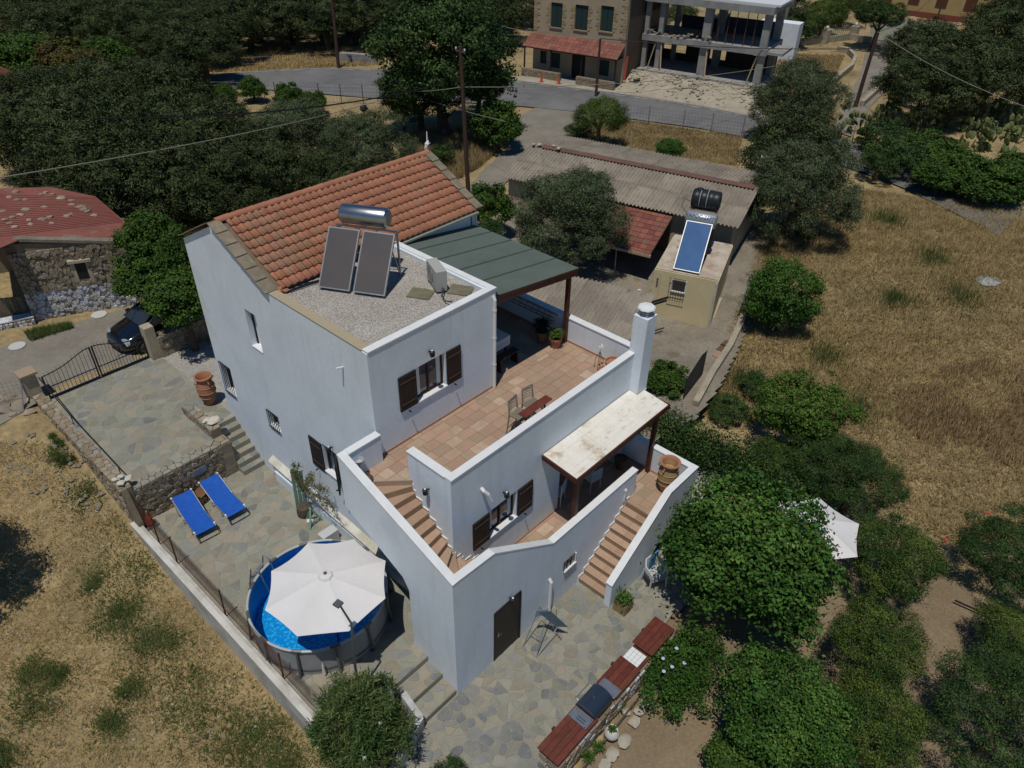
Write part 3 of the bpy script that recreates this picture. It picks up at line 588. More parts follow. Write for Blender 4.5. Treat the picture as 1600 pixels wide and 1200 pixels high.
# lower terrace floor: y .2..1.3, veranda behind, landing in front at x>7.2
lfl = B().box(3.55, 8.85, .21, 1.29, 1.5, 1.868).box(5.5, 8.85, 1.3, 4.2, 1.5, 1.868).box(7.2, 8.85, -1.05, .2, 1.5, 1.868).build('lower_terrace_floor', GROUT, H)
tiles(lfl, 3.55, 8.84, .21, 1.3, 1.875, 5); tiles(lfl, 5.5, 8.84, 1.3, 3.0, 1.875, 6); tiles(lfl, 7.2, 8.84, -1.05, .2, 1.875, 7)
# veranda room behind the opening
B().box(5.5, 8.95, 4.2, 4.4, 1.8, 4.6).box(5.3, 5.5, 1.53, 4.2, 1.8, 4.6).box(5.3, 8.95, 1.53, 4.4, 4.5, 4.69).build('veranda_wall', WHITE, H)
vd = B().box(6.1, 7.0, 4.16, 4.195, 1.9, 4.0).build('door', DARKW, H)
B().box(8.34, 8.949, 1.52, 2.2, LT, 4.49).build('fireplace_base', WHITE, H)
sk = B(); skirt(sk, (3.55, 1.285), (5.5, 1.285), LT); skirt(sk, (8.84, -1.0), (8.84, 1.28), LT); sk.build('skirting', SKIRT, H)
# east parapet of the landing and outer stair wall
B().box(8.86, 9.06, -1.06, 1.29, .0, 2.8).build('landing_parapet', WHITE, H); B().box(8.85, 9.08, -1.06, 1.29, 2.8, 2.835).build('parapet_cap', WHITE_CAP, H)
B().slab([(4.95, -1.26, -.1), (4.95, -1.26, .95), (7.56, -1.26, 2.8), (9.06, -1.26, 2.8), (9.06, -1.26, 1.45), (8.6, -1.26, 1.3), (8.0, -1.26, 1.25), (7.5, -1.26, 1.0), (7.1, -1.26, .55), (6.95, -1.26, -.1)][::-1], (0, .2, 0)).build('outer_stair_wall', WHITE, H)
B().slab([(4.93, -1.27, .95), (7.56, -1.27, 2.805), (9.08, -1.27, 2.805), (9.08, -1.27, 2.84), (7.55, -1.27, 2.84), (4.93, -1.27, .99)], (0, .22, 0)).build('parapet_cap', WHITE_CAP, H)
B().box(9.0, 9.06, -1.25, -1.07, -.1, 2.8).build('landing_corner', WHITE, H)
# front stair: ten steps up to the landing
fs_ = B().box(5.08, 7.2, -1.04, -.02, -.1, .02).build('front_stair', GROUT, H)
for k in range(10):
    x0 = 5.08+.2335*k; z1 = .188*(k+1)
    s_ = B().box(x0, x0+.27 if k < 9 else 7.22, -1.055, -.005, z1-.188*1.5, z1-.012).build('step', RISER, fs_)
    if k < 9:
        B().box(x0-.015, x0+.232, -1.055, -.54, z1-.012, z1+.004).build('tread', TERRA_T[k % 2], s_); B().box(x0-.015, x0+.232, -.535, -.005, z1-.012, z1+.004).build('tread', TERRA_T[(k*3+1) % 3], s_)
zz = B()
for k in range(10): x0 = 5.08+.2335*k; z1 = .188*(k+1); zz.box(x0-.03, x0+.0, -.03, -.003, z1-.188, z1+.075).box(x0, x0+.205, -.03, -.003, z1+.045, z1+.075)
zz.build('stair_trim', WHITE_CAP, fs_)
# upper stair with winders
us = B().box(.25, 1.2, 1.6, 2.6, 3.0, 3.3).build('upper_stair', CONC, H)
LN = [((1.25, 2.76), (.2, 3.72)), ((1.25, 2.70), (.2, 3.15)), ((1.25, 2.62), (.2, 2.70)), ((1.25, 2.38), (.2, 2.40)), ((1.25, 2.14), (.2, 2.1)), ((1.25, 1.9), (.2, 1.84)),
      ((1.25, 1.64+.07), (.2, 1.5+.05)), ((1.25, 1.5), (.2, 1.2)), ((1.25, 1.34), (.2, .7)), ((1.27, 1.3), (.35, .2)), ((1.5, 1.3), (1.0, .2)), ((1.56, 1.3), (1.5, .2))]
LN += [((1.83+.28*k, 1.3), (1.83+.28*k, .2)) for k in range(7)]
LN = LN[:9]+[((1.30, 1.3), (.55, .2)), ((1.46, 1.3), (1.06, .2)), ((1.56, 1.3), (1.5, .2))]+[((1.83+.28*k, 1.3), (1.83+.28*k, .2)) for k in range(6)]
nst = 17; dz = (UT-LT)/nst
for k in range(nst):
    z1 = UT-dz*(k+1); a, b_ = LN[k]; c, d = LN[k+1] if k+1 < len(LN) else ((3.56, 1.3), (3.56, .2))
    P_ = [a, b_, d, c]
    if k == 8: P_ = [a, b_, (.2, .2), d, c]
    s_ = B().prism(P_, z1-.3, z1-.006).build('step', RISER, us)
    ctr = np.mean(P_, 0); mid1 = ((a[0]+b_[0])/2, (a[1]+b_[1])/2); mid2 = ((c[0]+d[0])/2, (c[1]+d[1])/2)
    if k < 16:
        T_ = TERRA_T[(k*5) % 2]
        B().prism(P_, z1-.006, z1+.004).build('tread', T_, s_)
    ra, rb = np.array(a), np.array(b_); n_ = rb-ra; n_ = np.array([n_[1], -n_[0]])/np.linalg.norm(n_)*.004
    if np.dot(n_, ctr-ra) < 0: n_ = -n_
    B().prism([tuple(ra), tuple(rb), tuple(rb+n_), tuple(ra+n_)], z1+.004, z1+dz-.012).build('riser', RISER, s_)
zz = B()   # stepped white line on the inner walls
for k in range(1, 9):
    ya = LN[k][0][1]; yb = LN[k+1][0][1] if k < 8 else 1.3; z1 = UT-dz*(k+1); zz.box(1.222, 1.248, yb, ya, z1+.05, z1+.08).box(1.222, 1.248, ya-.02, ya+.01, z1+.05, z1+dz+.08)
for k in range(9, 17):
    xa = LN[k][0][0]; xb = LN[k+1][0][0] if k+1 < len(LN) else 3.56; z1 = UT-dz*(k+1); zz.box(xa, xb, 1.272, 1.298, z1+.05, z1+.08).box(xa-.01, xa+.02, 1.272, 1.298, z1+.05, z1+dz+.08)
zz.build('stair_trim', WHITE_CAP, us)
# ledge along the west wall foot and the shaded gap under the stair
B().box(1.02, 1.2, 2.2, 9.75, .55, 1.02).build('base_ledge', WHITE, H); B().slab([(1.0, 2.2, 1.02), (1.2, 2.2, 1.16), (1.2, 10.0, 1.45), (1.0, 10.0, 1.3)][::-1], (0, 0, .04)).build('ledge_cap', M('weathered_white_cap', (.70, .68, .60), .85, var=(.5, .47, .38), scale=2., amt=.7), H)
B().slab([(1.08, 2.25, 1.0), (1.08, 9.9, 1.0), (1.08, 9.9, 1.29), (1.08, 2.25, 1.03)], (.1, 0, 0)).build('base_ledge', WHITE, H)
# chimney
ch = B().box(8.72, 9.2, 1.0, 1.48, 4.5, 7.22).build('chimney', WHITE, H)
ccx, ccy = 8.96, 1.24
cp = B()
for a, c in ((-.13, -.13), (.13, -.13), (.13, .13), (-.13, .13)): cp.box(ccx+a-.025, ccx+a+.025, ccy+c-.025, ccy+c+.025, 7.22, 7.42)
cp.box(ccx-.1, ccx+.1, ccy-.1, ccy+.1, 7.22, 7.3); cp.build('cowl_post', M('grey_cowl', (.4, .4, .39), .8), ch)
B().lathe([(.25, 0), (.27, .03), (.24, .07), (.05, .11)], (ccx, ccy, 7.42), 8).build('cowl', WHITE_CAP, ch)

# --- windows with shutters
PANE_BLUE = M('reflecting_glass', (.05, .07, .10), .05, spec=1.)
def shutter(parent, O, e, w_, h, n_):
    O, e, n_ = np.array(O, float), np.array(e, float), np.array(n_, float); s = B().obox(O, e*w_, n_*.045, (0, 0, h)).build('shutter', DARKW, parent)
    for f in (.17, .80): B().obox(O+n_*.045+e*.04+np.array([0, 0, h*f]), e*(w_-.08), n_*.012, (0, 0, .035)).build('batten', M('batten', (.075, .05, .036), .6) if 'batten' not in MATS else MATS['batten'], s)
    for k in range(1, 4): B().obox(O+n_*.045+e*(w_*k/4), e*.008, n_*.003, (0, 0, h)).build('joint', BLACKM, s)
    B().obox(O+e*(w_*.4)+n_*.05+np.array([0, 0, -.07]), e*.03, n_*.09, (0, 0, .03)).build('holdback', BLACKM, s)
def window_y(y, x0, x1, z0, z1, sh):
    w_ = B().box(x0, x1, y+.16, y+.17, z0, z1).build('window', PANE_BLUE, H)
    xm = (x0+x1)/2; f = B()
    for a in (x0, xm-.025, x1-.05): f.box(a, a+.05, y+.12, y+.16, z0, z1)
    f.box(x0, x1, y+.12, y+.16, z0, z0+.05).box(x0, x1, y+.12, y+.16, z1-.05, z1).build('frame', WOOD, w_)
    c = B()
    c.box(x0+.06, x0+.24, y+.155, y+.158, z0+.06, z1-.06).box(x1-.2, x1-.06, y+.155, y+.158, z0+.06, z1-.06); c.build('curtain', PVC, w_)
    B().box(x0-.04, x1+.04, y-.04, y+.12, z0-.035, z0+.003).build('sill', WHITE_CAP, w_)
    for a, b_ in sh: shutter(w_, (a, y-.005, z0), (1, 0, 0), b_-a, z1-z0, (0, -1, 0))
window_y(YF, 2.63, 3.66, 6.13, 7.2, ((2.03, 2.60), (3.69, 4.2)))
window_y(1.3, 2.56, 3.62, 3.0, 3.98, ((1.93, 2.53), (3.65, 4.25)))
def window_x(y0, y1, z0, z1, grille=True):
    w_ = B().box(XW+.2, XW+.21, y0, y1, z0, z1).build('window', GLASS, H)
    B().box(XW-.02, XW+.2, y0-.01, y1+.01, z0-.02, z0+.004).build('sill', WHITE_CAP, w_)
    B().box(XW+.16, XW+.2, y0, y0+.05, z0, z1).box(XW+.16, XW+.2, y1-.05, y1, z0, z1).box(XW+.16, XW+.2, y0, y1, z1-.05, z1).build('frame', DARKW, w_)
    if grille:
        for y in np.linspace(y0+.02, y1-.02, 6): B().box(XW-.05, XW-.035, y-.008, y+.008, z0-.02, z1+.02).build('bar', BLACKM, w_)
        B().box(XW-.055, XW-.03, y0, y1, z0-.03, z0-.005).box(XW-.055, XW-.03, y0, y1, z1+.005, z1+.03).build('rail', BLACKM, w_)
window_x(9.1, 9.65, 6.0, 7.25, False); swap([c for c in H.children if c.name.startswith('window')][-1], WHITE); window_x(11.6, 12.25, 3.05, 4.2); window_x(9.03, 9.65, 3.0, 3.62)
w_ = B().box(XW+.15, XW+.16, 6.05, 6.72, 2.9, 3.95).build('window', PANE_BLUE, H)
B().box(XW-.04, XW+.1, 6.0, 6.75, 2.86, 2.902).build('sill', WHITE_CAP, w_); B().box(XW+.1, XW+.15, 6.05, 6.1, 2.9, 3.95).box(XW+.1, XW+.15, 6.66, 6.72, 2.9, 3.95).build('frame', DARKW, w_)
shutter(w_, (XW+.005, 7.36, 2.8), (0, -1, 0), .62, 1.1, (-1, 0, 0)); shutter(w_, (XW-.0, 6.04, 2.8), (-.6, -.8, 0), .5, 1.1, (-.8, .6, 0))
# wall lamps, pipes, spouts
def wlamp(p, n_):
    p, n_ = np.array(p, float), np.array(n_, float)
    l = B().tube([p, p+n_*.12], .02, 6).build('wall_lamp', BLACKM, H); B().lathe([(.03, .08), (.075, .05), (.07, -.09), (.03, -.1)], tuple(p+n_*.13), 6).build('lantern', BLACKM, l); B().lathe([(.028, -.01), (.028, .0)], tuple(p+n_*.13+np.array([0, 0, .082])), 8).build('finial', PVC, l)
wlamp((3.11, YF, 7.5), (0, -1, 0)); wlamp((3.08, 1.3, 4.32), (0, -1, 0)); wlamp((XW, 6.16, 4.15), (-1, 0, 0)); wlamp((1.95, 0, 2.2), (0, -1, 0)); wlamp((1.25, 2.1, 5.2), (-1, 0, 0))
B().tube([(5.5, YF-.06, 5.1), (5.5, YF-.06, 8.05), (5.5, YF+.0, 8.15)], .05, 10).build('downpipe', PVC, H)
for z in (5.9, 6.8, 7.7): B().tube([(5.5, YF-.06, z), (5.5, YF-.06, z+.05)], .058, 10).build('pipe_collar', PVC, H)
B().tube([(3.63, -.07, .0), (3.63, -.07, 1.35), (3.63, 0, 1.42)], .055, 10).build('downpipe', PVC, H)
B().tube([(2.28, 1.3, 5.02), (2.26, 1.2, 5.0), (2.34, 1.13, 4.88), (2.42, 1.1, 4.62)], .05, 10).build('vent_elbow', PVC, H)
B().beam((XW, 5.05, 7.45), (XW-.2, 5.05, 7.5), .05, .03).build('spout', PVC, H)
B().lathe([(.05, 0), (.05, .08)], (3.3, 1.22, 1.95), 10).build('floor_vent', PVC, H)
B().tube([(7.05, -.03, 2.0), (7.05, -.05, 2.45)], .03, 8).lathe([(.05, 0), (.03, .06)], (7.05, -.05, 2.45), 8).build('wall_pipe', PVC, H)
# ================================================================ CANOPIES
pg = thing('pergola', 'brown timber pergola with green roofing felt over the far end of the upper terrace', 'pergola', (7.4, 6, UT))
zp = lambda x: 8.16-(x-5.62)*(8.16-7.66)/(9.13-5.62)
B().slab([(5.63, 3.86, zp(5.63)), (9.15, 3.86, zp(9.15)), (9.15, 8.29, zp(9.15)), (5.63, 8.29, zp(5.63))], (0, 0, .03)).build('felt_roof', FELT, pg)
fl = B()
for y in (4.75, 5.68, 6.6, 7.5): fl.slab([(5.64, y, zp(5.64)+.03), (9.14, y, zp(9.14)+.03), (9.14, y+.07, zp(9.14)+.03), (5.64, y+.07, zp(5.64)+.03)], (0, 0, .006))
fl.build('felt_lap', M('felt_seam', (.052, .075, .058), .95, fine=(20, .3)), pg)
for a, b_ in (((5.64, 3.9), (9.12, 3.9)), ((5.64, 8.2), (9.12, 8.2))): B().beam((a[0], a[1], zp(a[0])-.14), (b_[0], b_[1], zp(b_[0])-.14), .08, .16).build('beam', WOOD, pg)
B().beam((9.06, 3.95, zp(9.06)-.09), (9.06, 8.15, zp(9.06)-.09), .08, .16).build('beam', WOOD, pg)
for k in range(7): y = 4.4+.6*k; B().beam((5.64, y, zp(5.64)-.06), (9.0, y, zp(9.0)-.06), .06, .1).build('rafter', WOOD, pg)
B().slab([(5.63, 3.845, zp(5.63)-.05), (9.15, 3.845, zp(9.15)-.05), (9.15, 3.845, zp(9.15)+.02), (5.63, 3.845, zp(5.63)+.02)][::-1], (0, .014, 0)).build('fascia', WOOD, pg)
for x, y in ((8.86, 4.0), (8.86, 8.1)): B().box(x-.06, x+.06, y-.06, y+.06, UT, zp(x)-.22).build('post', WOOD, pg)
vr = thing('veranda_roof', 'cream-painted board roof with peeling patches on two brown posts over the lower terrace', 'canopy', (6.8, .7, LT))
zr = lambda y: 4.46+(y-.13)*.14/1.17
bw2 = (9.07-4.65)
for k in range(4):
    y0 = .10+.295*k; y1 = y0+.292
    for j in range(3):
        x0 = 4.65+bw2*j/3; x1 = 4.65+bw2*(j+1)/3-.004; yy = min(y1, 1.295)
        if j == 2 and y0 > .9: 
            B().slab([(x0, y0, zr(y0)), (8.7, y0, zr(y0)), (8.7, yy, zr(yy)), (x0, yy, zr(yy))], (0, 0, .04)).build('roof_board', CREAM, vr)
            continue
        B().slab([(x0, y0, zr(y0)), (x1, y0, zr(y0)), (x1, yy, zr(yy)), (x0, yy, zr(yy))], (0, 0, .04)).build('roof_board', CREAM, vr)
B().slab([(9.2, .98, zr(.98)), (9.2, 1.6, zr(1.6)), (9.08, 1.6, zr(1.6)), (9.08, .98, zr(.98))], (0, 0, .04)).build('roof_board', CREAM, vr)
B().box(4.64, 9.09, .06, .1, 4.33, 4.5).build('fascia', WOOD, vr); B().slab([(4.6, .06, 4.34), (4.6, 1.28, 4.48), (4.6, 1.28, 4.62), (4.6, .06, 4.5)], (.045, 0, 0)).build('fascia', WOOD, vr)
B().box(9.09, 9.13, .06, .98, 4.34, 4.5).build('fascia', WOOD, vr)
for k in range(7): x = 4.9+.66*k; B().beam((x, .12, 4.38), (x, 1.28, 4.52), .06, .09).build('rafter', WOOD, vr)
B().box(4.86, 4.98, .2, .32, LT, 4.36).build('post', WOOD, vr); B().box(8.70, 8.82, .2, .32, LT, 4.36).build('post', WOOD, vr)

# ================================================================ ON THE ROOF AND TERRACES
def solar(name, label, O, e, n_, L_, wid, npan, tilt, gap, tankz, tankr, tankl, tank_c, colm, tankm, base):
    e = np.array((*e, 0)); e /= np.linalg.norm(e); n_ = np.array((*n_, 0)); n_ /= np.linalg.norm(n_); O = np.array(O, float)
    t = thing(name, label, 'solar heater', tuple(O)); up = n_*math.cos(tilt)+np.array([0, 0, math.sin(tilt)]); nn = np.cross(e, up); nn = nn if nn[2] > 0 else -nn
    for k in range(npan):
        o = O+e*(k*(wid+gap))+np.array([0, 0, .05]); fr_ = B()
        pan = B().obox(o, e*wid, up*L_, nn*.07).build('collector', GALV, t)
        B().obox(o+e*.035+up*.035+nn*.07, e*(wid-.07), up*(L_-.07), nn*.004).build('glazing', colm, pan)
    tot = npan*wid+(npan-1)*gap; back = O+n_*(L_*math.cos(tilt)+.28); f = B()
    for q in (0.08, tot-.08):
        a = O+e*q; bq = back+e*q; f.beam(a, a+up*L_, .04); f.beam(bq, bq+np.array([0, 0, tankz-tankr*.8-O[2]]), .045); f.beam(a, bq, .04); f.beam(a+up*L_*.98, bq+np.array([0, 0, tankz-tankr-O[2]]), .035); f.beam(bq, a+up*L_*.8, .03)
    f.beam(back+e*.08+np.array([0, 0, .3]), back+e*(tot-.08)+np.array([0, 0, 1.0]), .03); f.beam(back+e*.08+np.array([0, 0, tankz-tankr*.9-O[2]]), back+e*(tot-.08)+np.array([0, 0, tankz-tankr*.9-O[2]]), .05)
    f.build('stand', RUST if base else GALV, t)
    c = np.array(tank_c, float); a = c-e*tankl/2; z = c+e*tankl/2
    B().tube([a-e*.04, a-e*.0, a+e*.02, z-e*.02, z, z+e*.04], [tankr*.8, tankr*.97, tankr, tankr, tankr*.97, tankr*.8], 26).build('tank', tankm, t, smooth=True)
    return t, e, n_, back, tot
COLD = M('dark_collector', (.075, .075, .085), .35, var=(.115, .095, .085), scale=.9, amt=.2, spec=.4)
COLB = M('blue_collector', (.02, .085, .24), .45, var=(.03, .12, .30), scale=1.2, amt=.4, spec=.12)
for m_ in (COLD, COLB):   # fine vertical absorber fins
    N = m_.node_tree.nodes; L = m_.node_tree.links; wv = N.new('ShaderNodeTexNoise'); wv.inputs['Scale'].default_value = 30; mp = N.new('ShaderNodeMapping'); mp.inputs['Scale'].default_value = (1, 1, .03); tc = N.new('ShaderNodeTexCoord')
    L.new(tc.outputs['Object'], mp.inputs[0]); L.new(mp.outputs[0], wv.inputs['Vector']); bp = N.new('ShaderNodeBump'); bp.inputs['Strength'].default_value = .25; L.new(wv.outputs[0], bp.inputs['Height']); L.new(bp.outputs[0], N['Principled BSDF'].inputs['Normal'])
solar('solar_water_heater', 'solar water heater with two dark collectors and steel tank on the gravel roof', (2.40, 7.52, 8.22), (.96, -1.74), (.876, .483), 1.68, .9, 2, rad(51), .1, 9.78, .27, 1.3, (4.15, 7.52, 9.8), COLD, STEEL, False)
ac = thing('air_conditioner', 'pale grey outdoor air conditioning unit standing on the gravel roof', 'air conditioner', (4.72, 5.35, 8.22), rad(-114))
B().box(-.42, .42, -.15, .15, .06, .66).build('casing', M('grey_casing', (.40, .40, .37), .6), ac, local=True, bevel=.012)
B().lathe([(.22, 0), (.22, .012), (.2, .014)], (0, 0, 0), 20).build('fan_grille', GALV, ac, local=True).matrix_local = Matrix.Translation((-.1, -.152, .36)) @ Matrix.Rotation(rad(90), 4, 'X')
B().box(-.35, -.3, -.15, .15, 0, .06).box(.3, .35, -.15, .15, 0, .06).build('foot', BLACKM, ac, local=True)
B().tube([(.43, .05, .15), (.55, 0, .1), (.75, -.12, .12), (1.0, -.1, .1), (1.2, 0, .16)], .016, 6).tube([(.43, .0, .2), (.52, -.05, .12), (.6, -.1, .04)], .012, 6).build('hose', BLACKM, ac, local=True)
SLABM = M('mossy_slab', (.22, .195, .13), .95, var=(.15, .14, .09), scale=5, fine=(30, .3))
for nm, q in (('left', (4.12, 5.35)), ('right', (5.0, 4.72))):
    s_ = thing('roof_slab', 'mossy concrete paver lying on the gravel to the %s of the air conditioning unit' % nm, 'paver', (q[0], q[1], 8.22), rad(-62)); B().box(-.32, .32, -.26, .26, 0, .035).build('slab', SLABM, s_, local=True)
def pot(name, label, c, prof, m, n=22, soil=None, cat='pot', group=None):
    t = thing(name, label, cat, c, 0, group); B().lathe(prof, c, n).build('body', m, t, smooth=True)
    if soil: B().lathe([(soil[0], soil[1]-.01), (soil[0], soil[1])], c, 14).build('soil', SOIL, t)
    return t
P_URN = [(.17, 0), (.21, .15), (.30, .40), (.335, .62), (.32, .85), (.26, 1.05), (.24, 1.12), (.285, 1.2), (.33, 1.24), (.33, 1.27), (.27, 1.275), (.2, 1.15), (.18, 1.0)]
def urn(label, c, s, m, hs=True):
    t = pot('clay_urn', label, c, [(r*s, z*s) for r, z in P_URN], m, cat='urn')
    r_ = B()
    for z, q in ((.40, .305), (.62, .34), (.85, .325)): r_.lathe([(q*s, (z-.018)*s), (q*s+.012, z*s), (q*s, (z+.018)*s)], c, 22)
    r_.build('band', m, t, smooth=True)
    for a in (0, math.pi/2*1.3, math.pi, -math.pi/2):
        B().tube([(c[0]+math.cos(a)*.28*s, c[1]+math.sin(a)*.28*s, c[2]+1.0*s), (c[0]+math.cos(a)*.38*s, c[1]+math.sin(a)*.38*s, c[2]+1.08*s), (c[0]+math.cos(a)*.30*s, c[1]+math.sin(a)*.30*s, c[2]+1.17*s)], .022*s, 6).build('handle', m, t)
    return t
urn('tall terracotta urn with open mouth standing against the white wall on the upper patio', (.98, 13.4, 1.96), .93, POT)
u_ = urn('yellowish clay urn with wide rim at the head of the front stair', (8.45, -.62, LT), .92, POTY)
rw_ = B().lathe([(.25, 1.05), (.315, 1.14), (.325, 1.175), (.31, 1.19), (.25, 1.18), (.19, 1.1), (.17, .95)], (8.45, -.62, LT), 22, False).build('rim', POT, u_, smooth=True)
PP = lambda r, h: [(r*.66, 0), (r*.95, h*.8), (r*1.08, h*.82), (r*1.08, h), (r*.95, h), (r*.9, h*.85)]
def leaves_mesh(pts, nrm, L_, W, R, fold=.12):
    """diamond leaves at pts, long axis random in the plane of nrm"""
    n = len(pts); a = R.normal(size=(n, 3)); nrm = nrm/np.linalg.norm(nrm, axis=1, keepdims=True); a -= (a*nrm).sum(1, keepdims=True)*nrm; a /= np.linalg.norm(a, axis=1, keepdims=True)+1e-9
    c = np.cross(nrm, a); ll = (L_*R.uniform(.7, 1.3, n))[:, None]; ww = (W*R.uniform(.7, 1.3, n))[:, None]
    v = np.stack([pts-a*ll*.5, pts+c*ww*.5+nrm*fold*ww, pts+a*ll*.5, pts-c*ww*.5+nrm*fold*ww], 1).reshape(-1, 3); return v
def fast_mesh(name, v, m, quads=True, k=4):
    n = len(v)//k; me = bpy.data.meshes.new(name); me.vertices.add(len(v)); me.vertices.foreach_set('co', v.astype(np.float32).ravel()); me.loops.add(len(v)); me.loops.foreach_set('vertex_index', np.arange(len(v), dtype=np.int32))
    me.polygons.add(n); me.polygons.foreach_set('loop_start', np.arange(0, len(v), k, dtype=np.int32)); me.polygons.foreach_set('loop_total', np.full(n, k, dtype=np.int32)); me.materials.append(m); me.update(calc_edges=True); return me
def spiky(c, r, h, n, R, wd=.03):
    """upright strap leaves"""
    out = []
    for _ in range(n):
        a = R.uniform(0, 2*math.pi); t = R.uniform(.2, 1); d = np.array([math.cos(a), math.sin(a), 0])*r*t; L_ = h*R.uniform(.6, 1.1); s = np.array([-math.sin(a), math.cos(a), 0])*wd
        b0 = np.array(c)+d*.15; m_ = b0+d*.5+np.array([0, 0, L_*.75]); e_ = b0+d+np.array([0, 0, L_*(1-.4*t)]); out += [b0-s*.5, b0+s*.5, m_+s*.5, m_-s*.5, m_-s*.5, m_+s*.5, e_+s*.1, e_-s*.1]
    return np.array(out)
GREENB = leafmat('bright_leaf', (.055, .12, .025), (.09, .16, .035)); GREEND = leafmat('dark_leaf', (.022, .048, .017), (.035, .07, .02))
Rg = np.random.default_rng(5)
def plant_in(t, c, r, h, n, m=None, wd=.03):
    v = spiky(c, r, h, n, Rg, wd); o = bpy.data.objects.new('foliage', fast_mesh('foliage', v-np.array(t.location), m or GREENB)); sc.collection.objects.link(o); o.parent = t
t = pot('potted_plant', 'bright green bushy plant in a terracotta pot by the pergola post', (8.42, 4.02, UT), PP(.19, .36), POT, soil=(.17, .32), cat='potted plant'); plant_in(t, (8.42, 4.02, UT+.33), .3, .35, 260)
t = pot('potted_plant', 'dark shrub in a brown pot in the shade under the pergola', (8.35, 4.55, UT), PP(.2, .42), POTD, soil=(.18, .38), cat='potted plant'); plant_in(t, (8.35, 4.55, UT+.38), .35, .5, 200, GREEND)
t = pot('flower_pot', 'wide empty terracotta pot in the far corner of the upper terrace', (8.55, 1.85, UT), PP(.25, .42), POT, soil=(.2, .22))
t = pot('flower_pot', 'small terracotta bowl on the terrace beside the wire plant stand', (8.2, 1.95, UT), PP(.16, .26), POT, soil=(.13, .22))
t = thing('plant_stand', 'tall wire stand with white butterfly ornaments against the terrace wall', 'plant stand', (8.42, 2.3, UT))
for a in range(4): q = math.pi/2*a+.4; B().tube([(8.42+.14*math.cos(q), 2.3+.14*math.sin(q), UT), (8.42+.12*math.cos(q), 2.3+.12*math.sin(q), UT+.35), (8.42, 2.3, UT+.62)], .008, 5).build('leg', BLACKM, t)
B().tube([(8.42, 2.3, UT+.62), (8.42, 2.3, UT+.78)], .008, 5).build('stem', BLACKM, t)
for (dx, dy, dz) in ((0, 0, .8), (.12, -.28, .3)):
    bf = B()
    for s_ in (-1, 1): bf.slab([(8.42+dx, 2.3+dy, UT+dz), (8.42+dx+s_*.09, 2.3+dy+.03, UT+dz+.07), (8.42+dx+s_*.1, 2.3+dy-.03, UT+dz-.01), (8.42+dx+s_*.05, 2.3+dy-.05, UT+dz-.05)], (0, 0, .006))
    bf.build('butterfly', PVC, t)
t = pot('flower_pot', 'dark round clay pot on the top winder of the stair', (.45, 3.55, UT-.16), [(.08, 0), (.15, .1), (.17, .22), (.12, .3), (.1, .3), (.1, .25)], POTD)
t = thing('torch_lamp', 'small wrought iron candle lamp with glass bowl in the corner above the stair', 'lamp', (.42, 3.72, UT))
B().tube([(.42, 3.72, UT), (.42, 3.72, UT+.45)], .012, 6).tube([(.36, 3.66, UT), (.42, 3.72, UT+.12), (.48, 3.66, UT)], .008, 5).build('stem', BLACKM, t); B().lathe([(.03, 0), (.11, .07), (.13, .16), (.12, .16), (.09, .07)], (.42, 3.72, UT+.45), 16).build('bowl', M('frosted_glass', (.42, .44, .45), .15, spec=.7), t, smooth=True)
t = pot('flower_pot', 'brown clay pot with dry stems on the shaded floor of the lower terrace', (8.3, 1.0, LT), PP(.2, .42), POTD, soil=(.17, .35)); B().tube([(8.3, 1.0, LT+.35), (8.34, 1.04, LT+.8), (8.28, 1.1, LT+1.15)], .006, 4).tube([(8.3, 1.0, LT+.35), (8.4, 1.0, LT+.9)], .006, 4).build('stem', BARK, t)

# bar stools and bar table
def barstool(label, loc, rz, group):
    t = thing('bar_chair', label, 'bar chair', loc, rz, group); sh = .72
    for sx in (-.19, .19):
        B().tube([(sx*1.15, -.2, 0), (sx, -.17, sh-.03)], [.02, .024], 6).build('leg', RESIN, t, local=True)
        B().tube([(sx*1.15, .26, 0), (sx, .19, sh), (sx*.95, .24, sh+.42)], [.02, .026, .018], 6).build('leg', RESIN, t, local=True)
    st_ = B().box(-.22, .22, -.2, -.165, sh-.04, sh).box(-.22, .22, .165, .2, sh-.04, sh).box(-.22, -.19, -.2, .2, sh-.04, sh).box(.19, .22, -.2, .2, sh-.04, sh).build('seat', RESIN, t, local=True)
    for k in range(6): B().box(-.19, .19, -.155+.056*k, -.115+.056*k, sh-.015, sh+.003).build('slat', RESIN, st_, local=True)
    bk = B().box(-.19, .19, .225, .25, sh+.39, sh+.43).build('backrest', RESIN, t, local=True)
    for k in range(4): z = sh+.09+.075*k; y = .2+.012*k; B().tube([(-.185, y, z), (0, y+.03, z), (.185, y, z)], .017, 5).build('slat', RESIN, bk, local=True)
    B().tube([(-.2, .22, .25), (.2, .22, .25)], .014, 5).tube([(-.2, -.19, .25), (.2, -.19, .25)], .014, 5).build('footrest', RESIN, t, local=True)
    return t
c0 = barstool('taupe plastic bar chair at the stair end of the red bar table', (4.42, 1.98, UT), rad(8), 'bar chairs at the red bar table')
c1 = dup(c0, (5.0, 2.02, UT), rad(-6), 'taupe plastic bar chair at the chimney end of the red bar table')
t = thing('bar_table', 'narrow red-brown bar table along the terrace parapet', 'bar table', (4.7, 1.7, UT))
B().box(4.12, 5.22, 1.52, 1.76, UT+.98, UT+1.02).build('tabletop', REDW, t, bevel=.006); B().tube([(4.3, 1.64, UT+.03), (4.3, 1.64, UT+.98)], .03, 8).tube([(5.05, 1.64, UT+.03), (5.05, 1.64, UT+.98)], .03, 8).build('column', BLACKM, t)
for x in (4.3, 5.05): B().lathe([(.2, 0), (.19, .025), (.03, .05)], (x, 1.72, UT), 16).build('base', BLACKM, t)
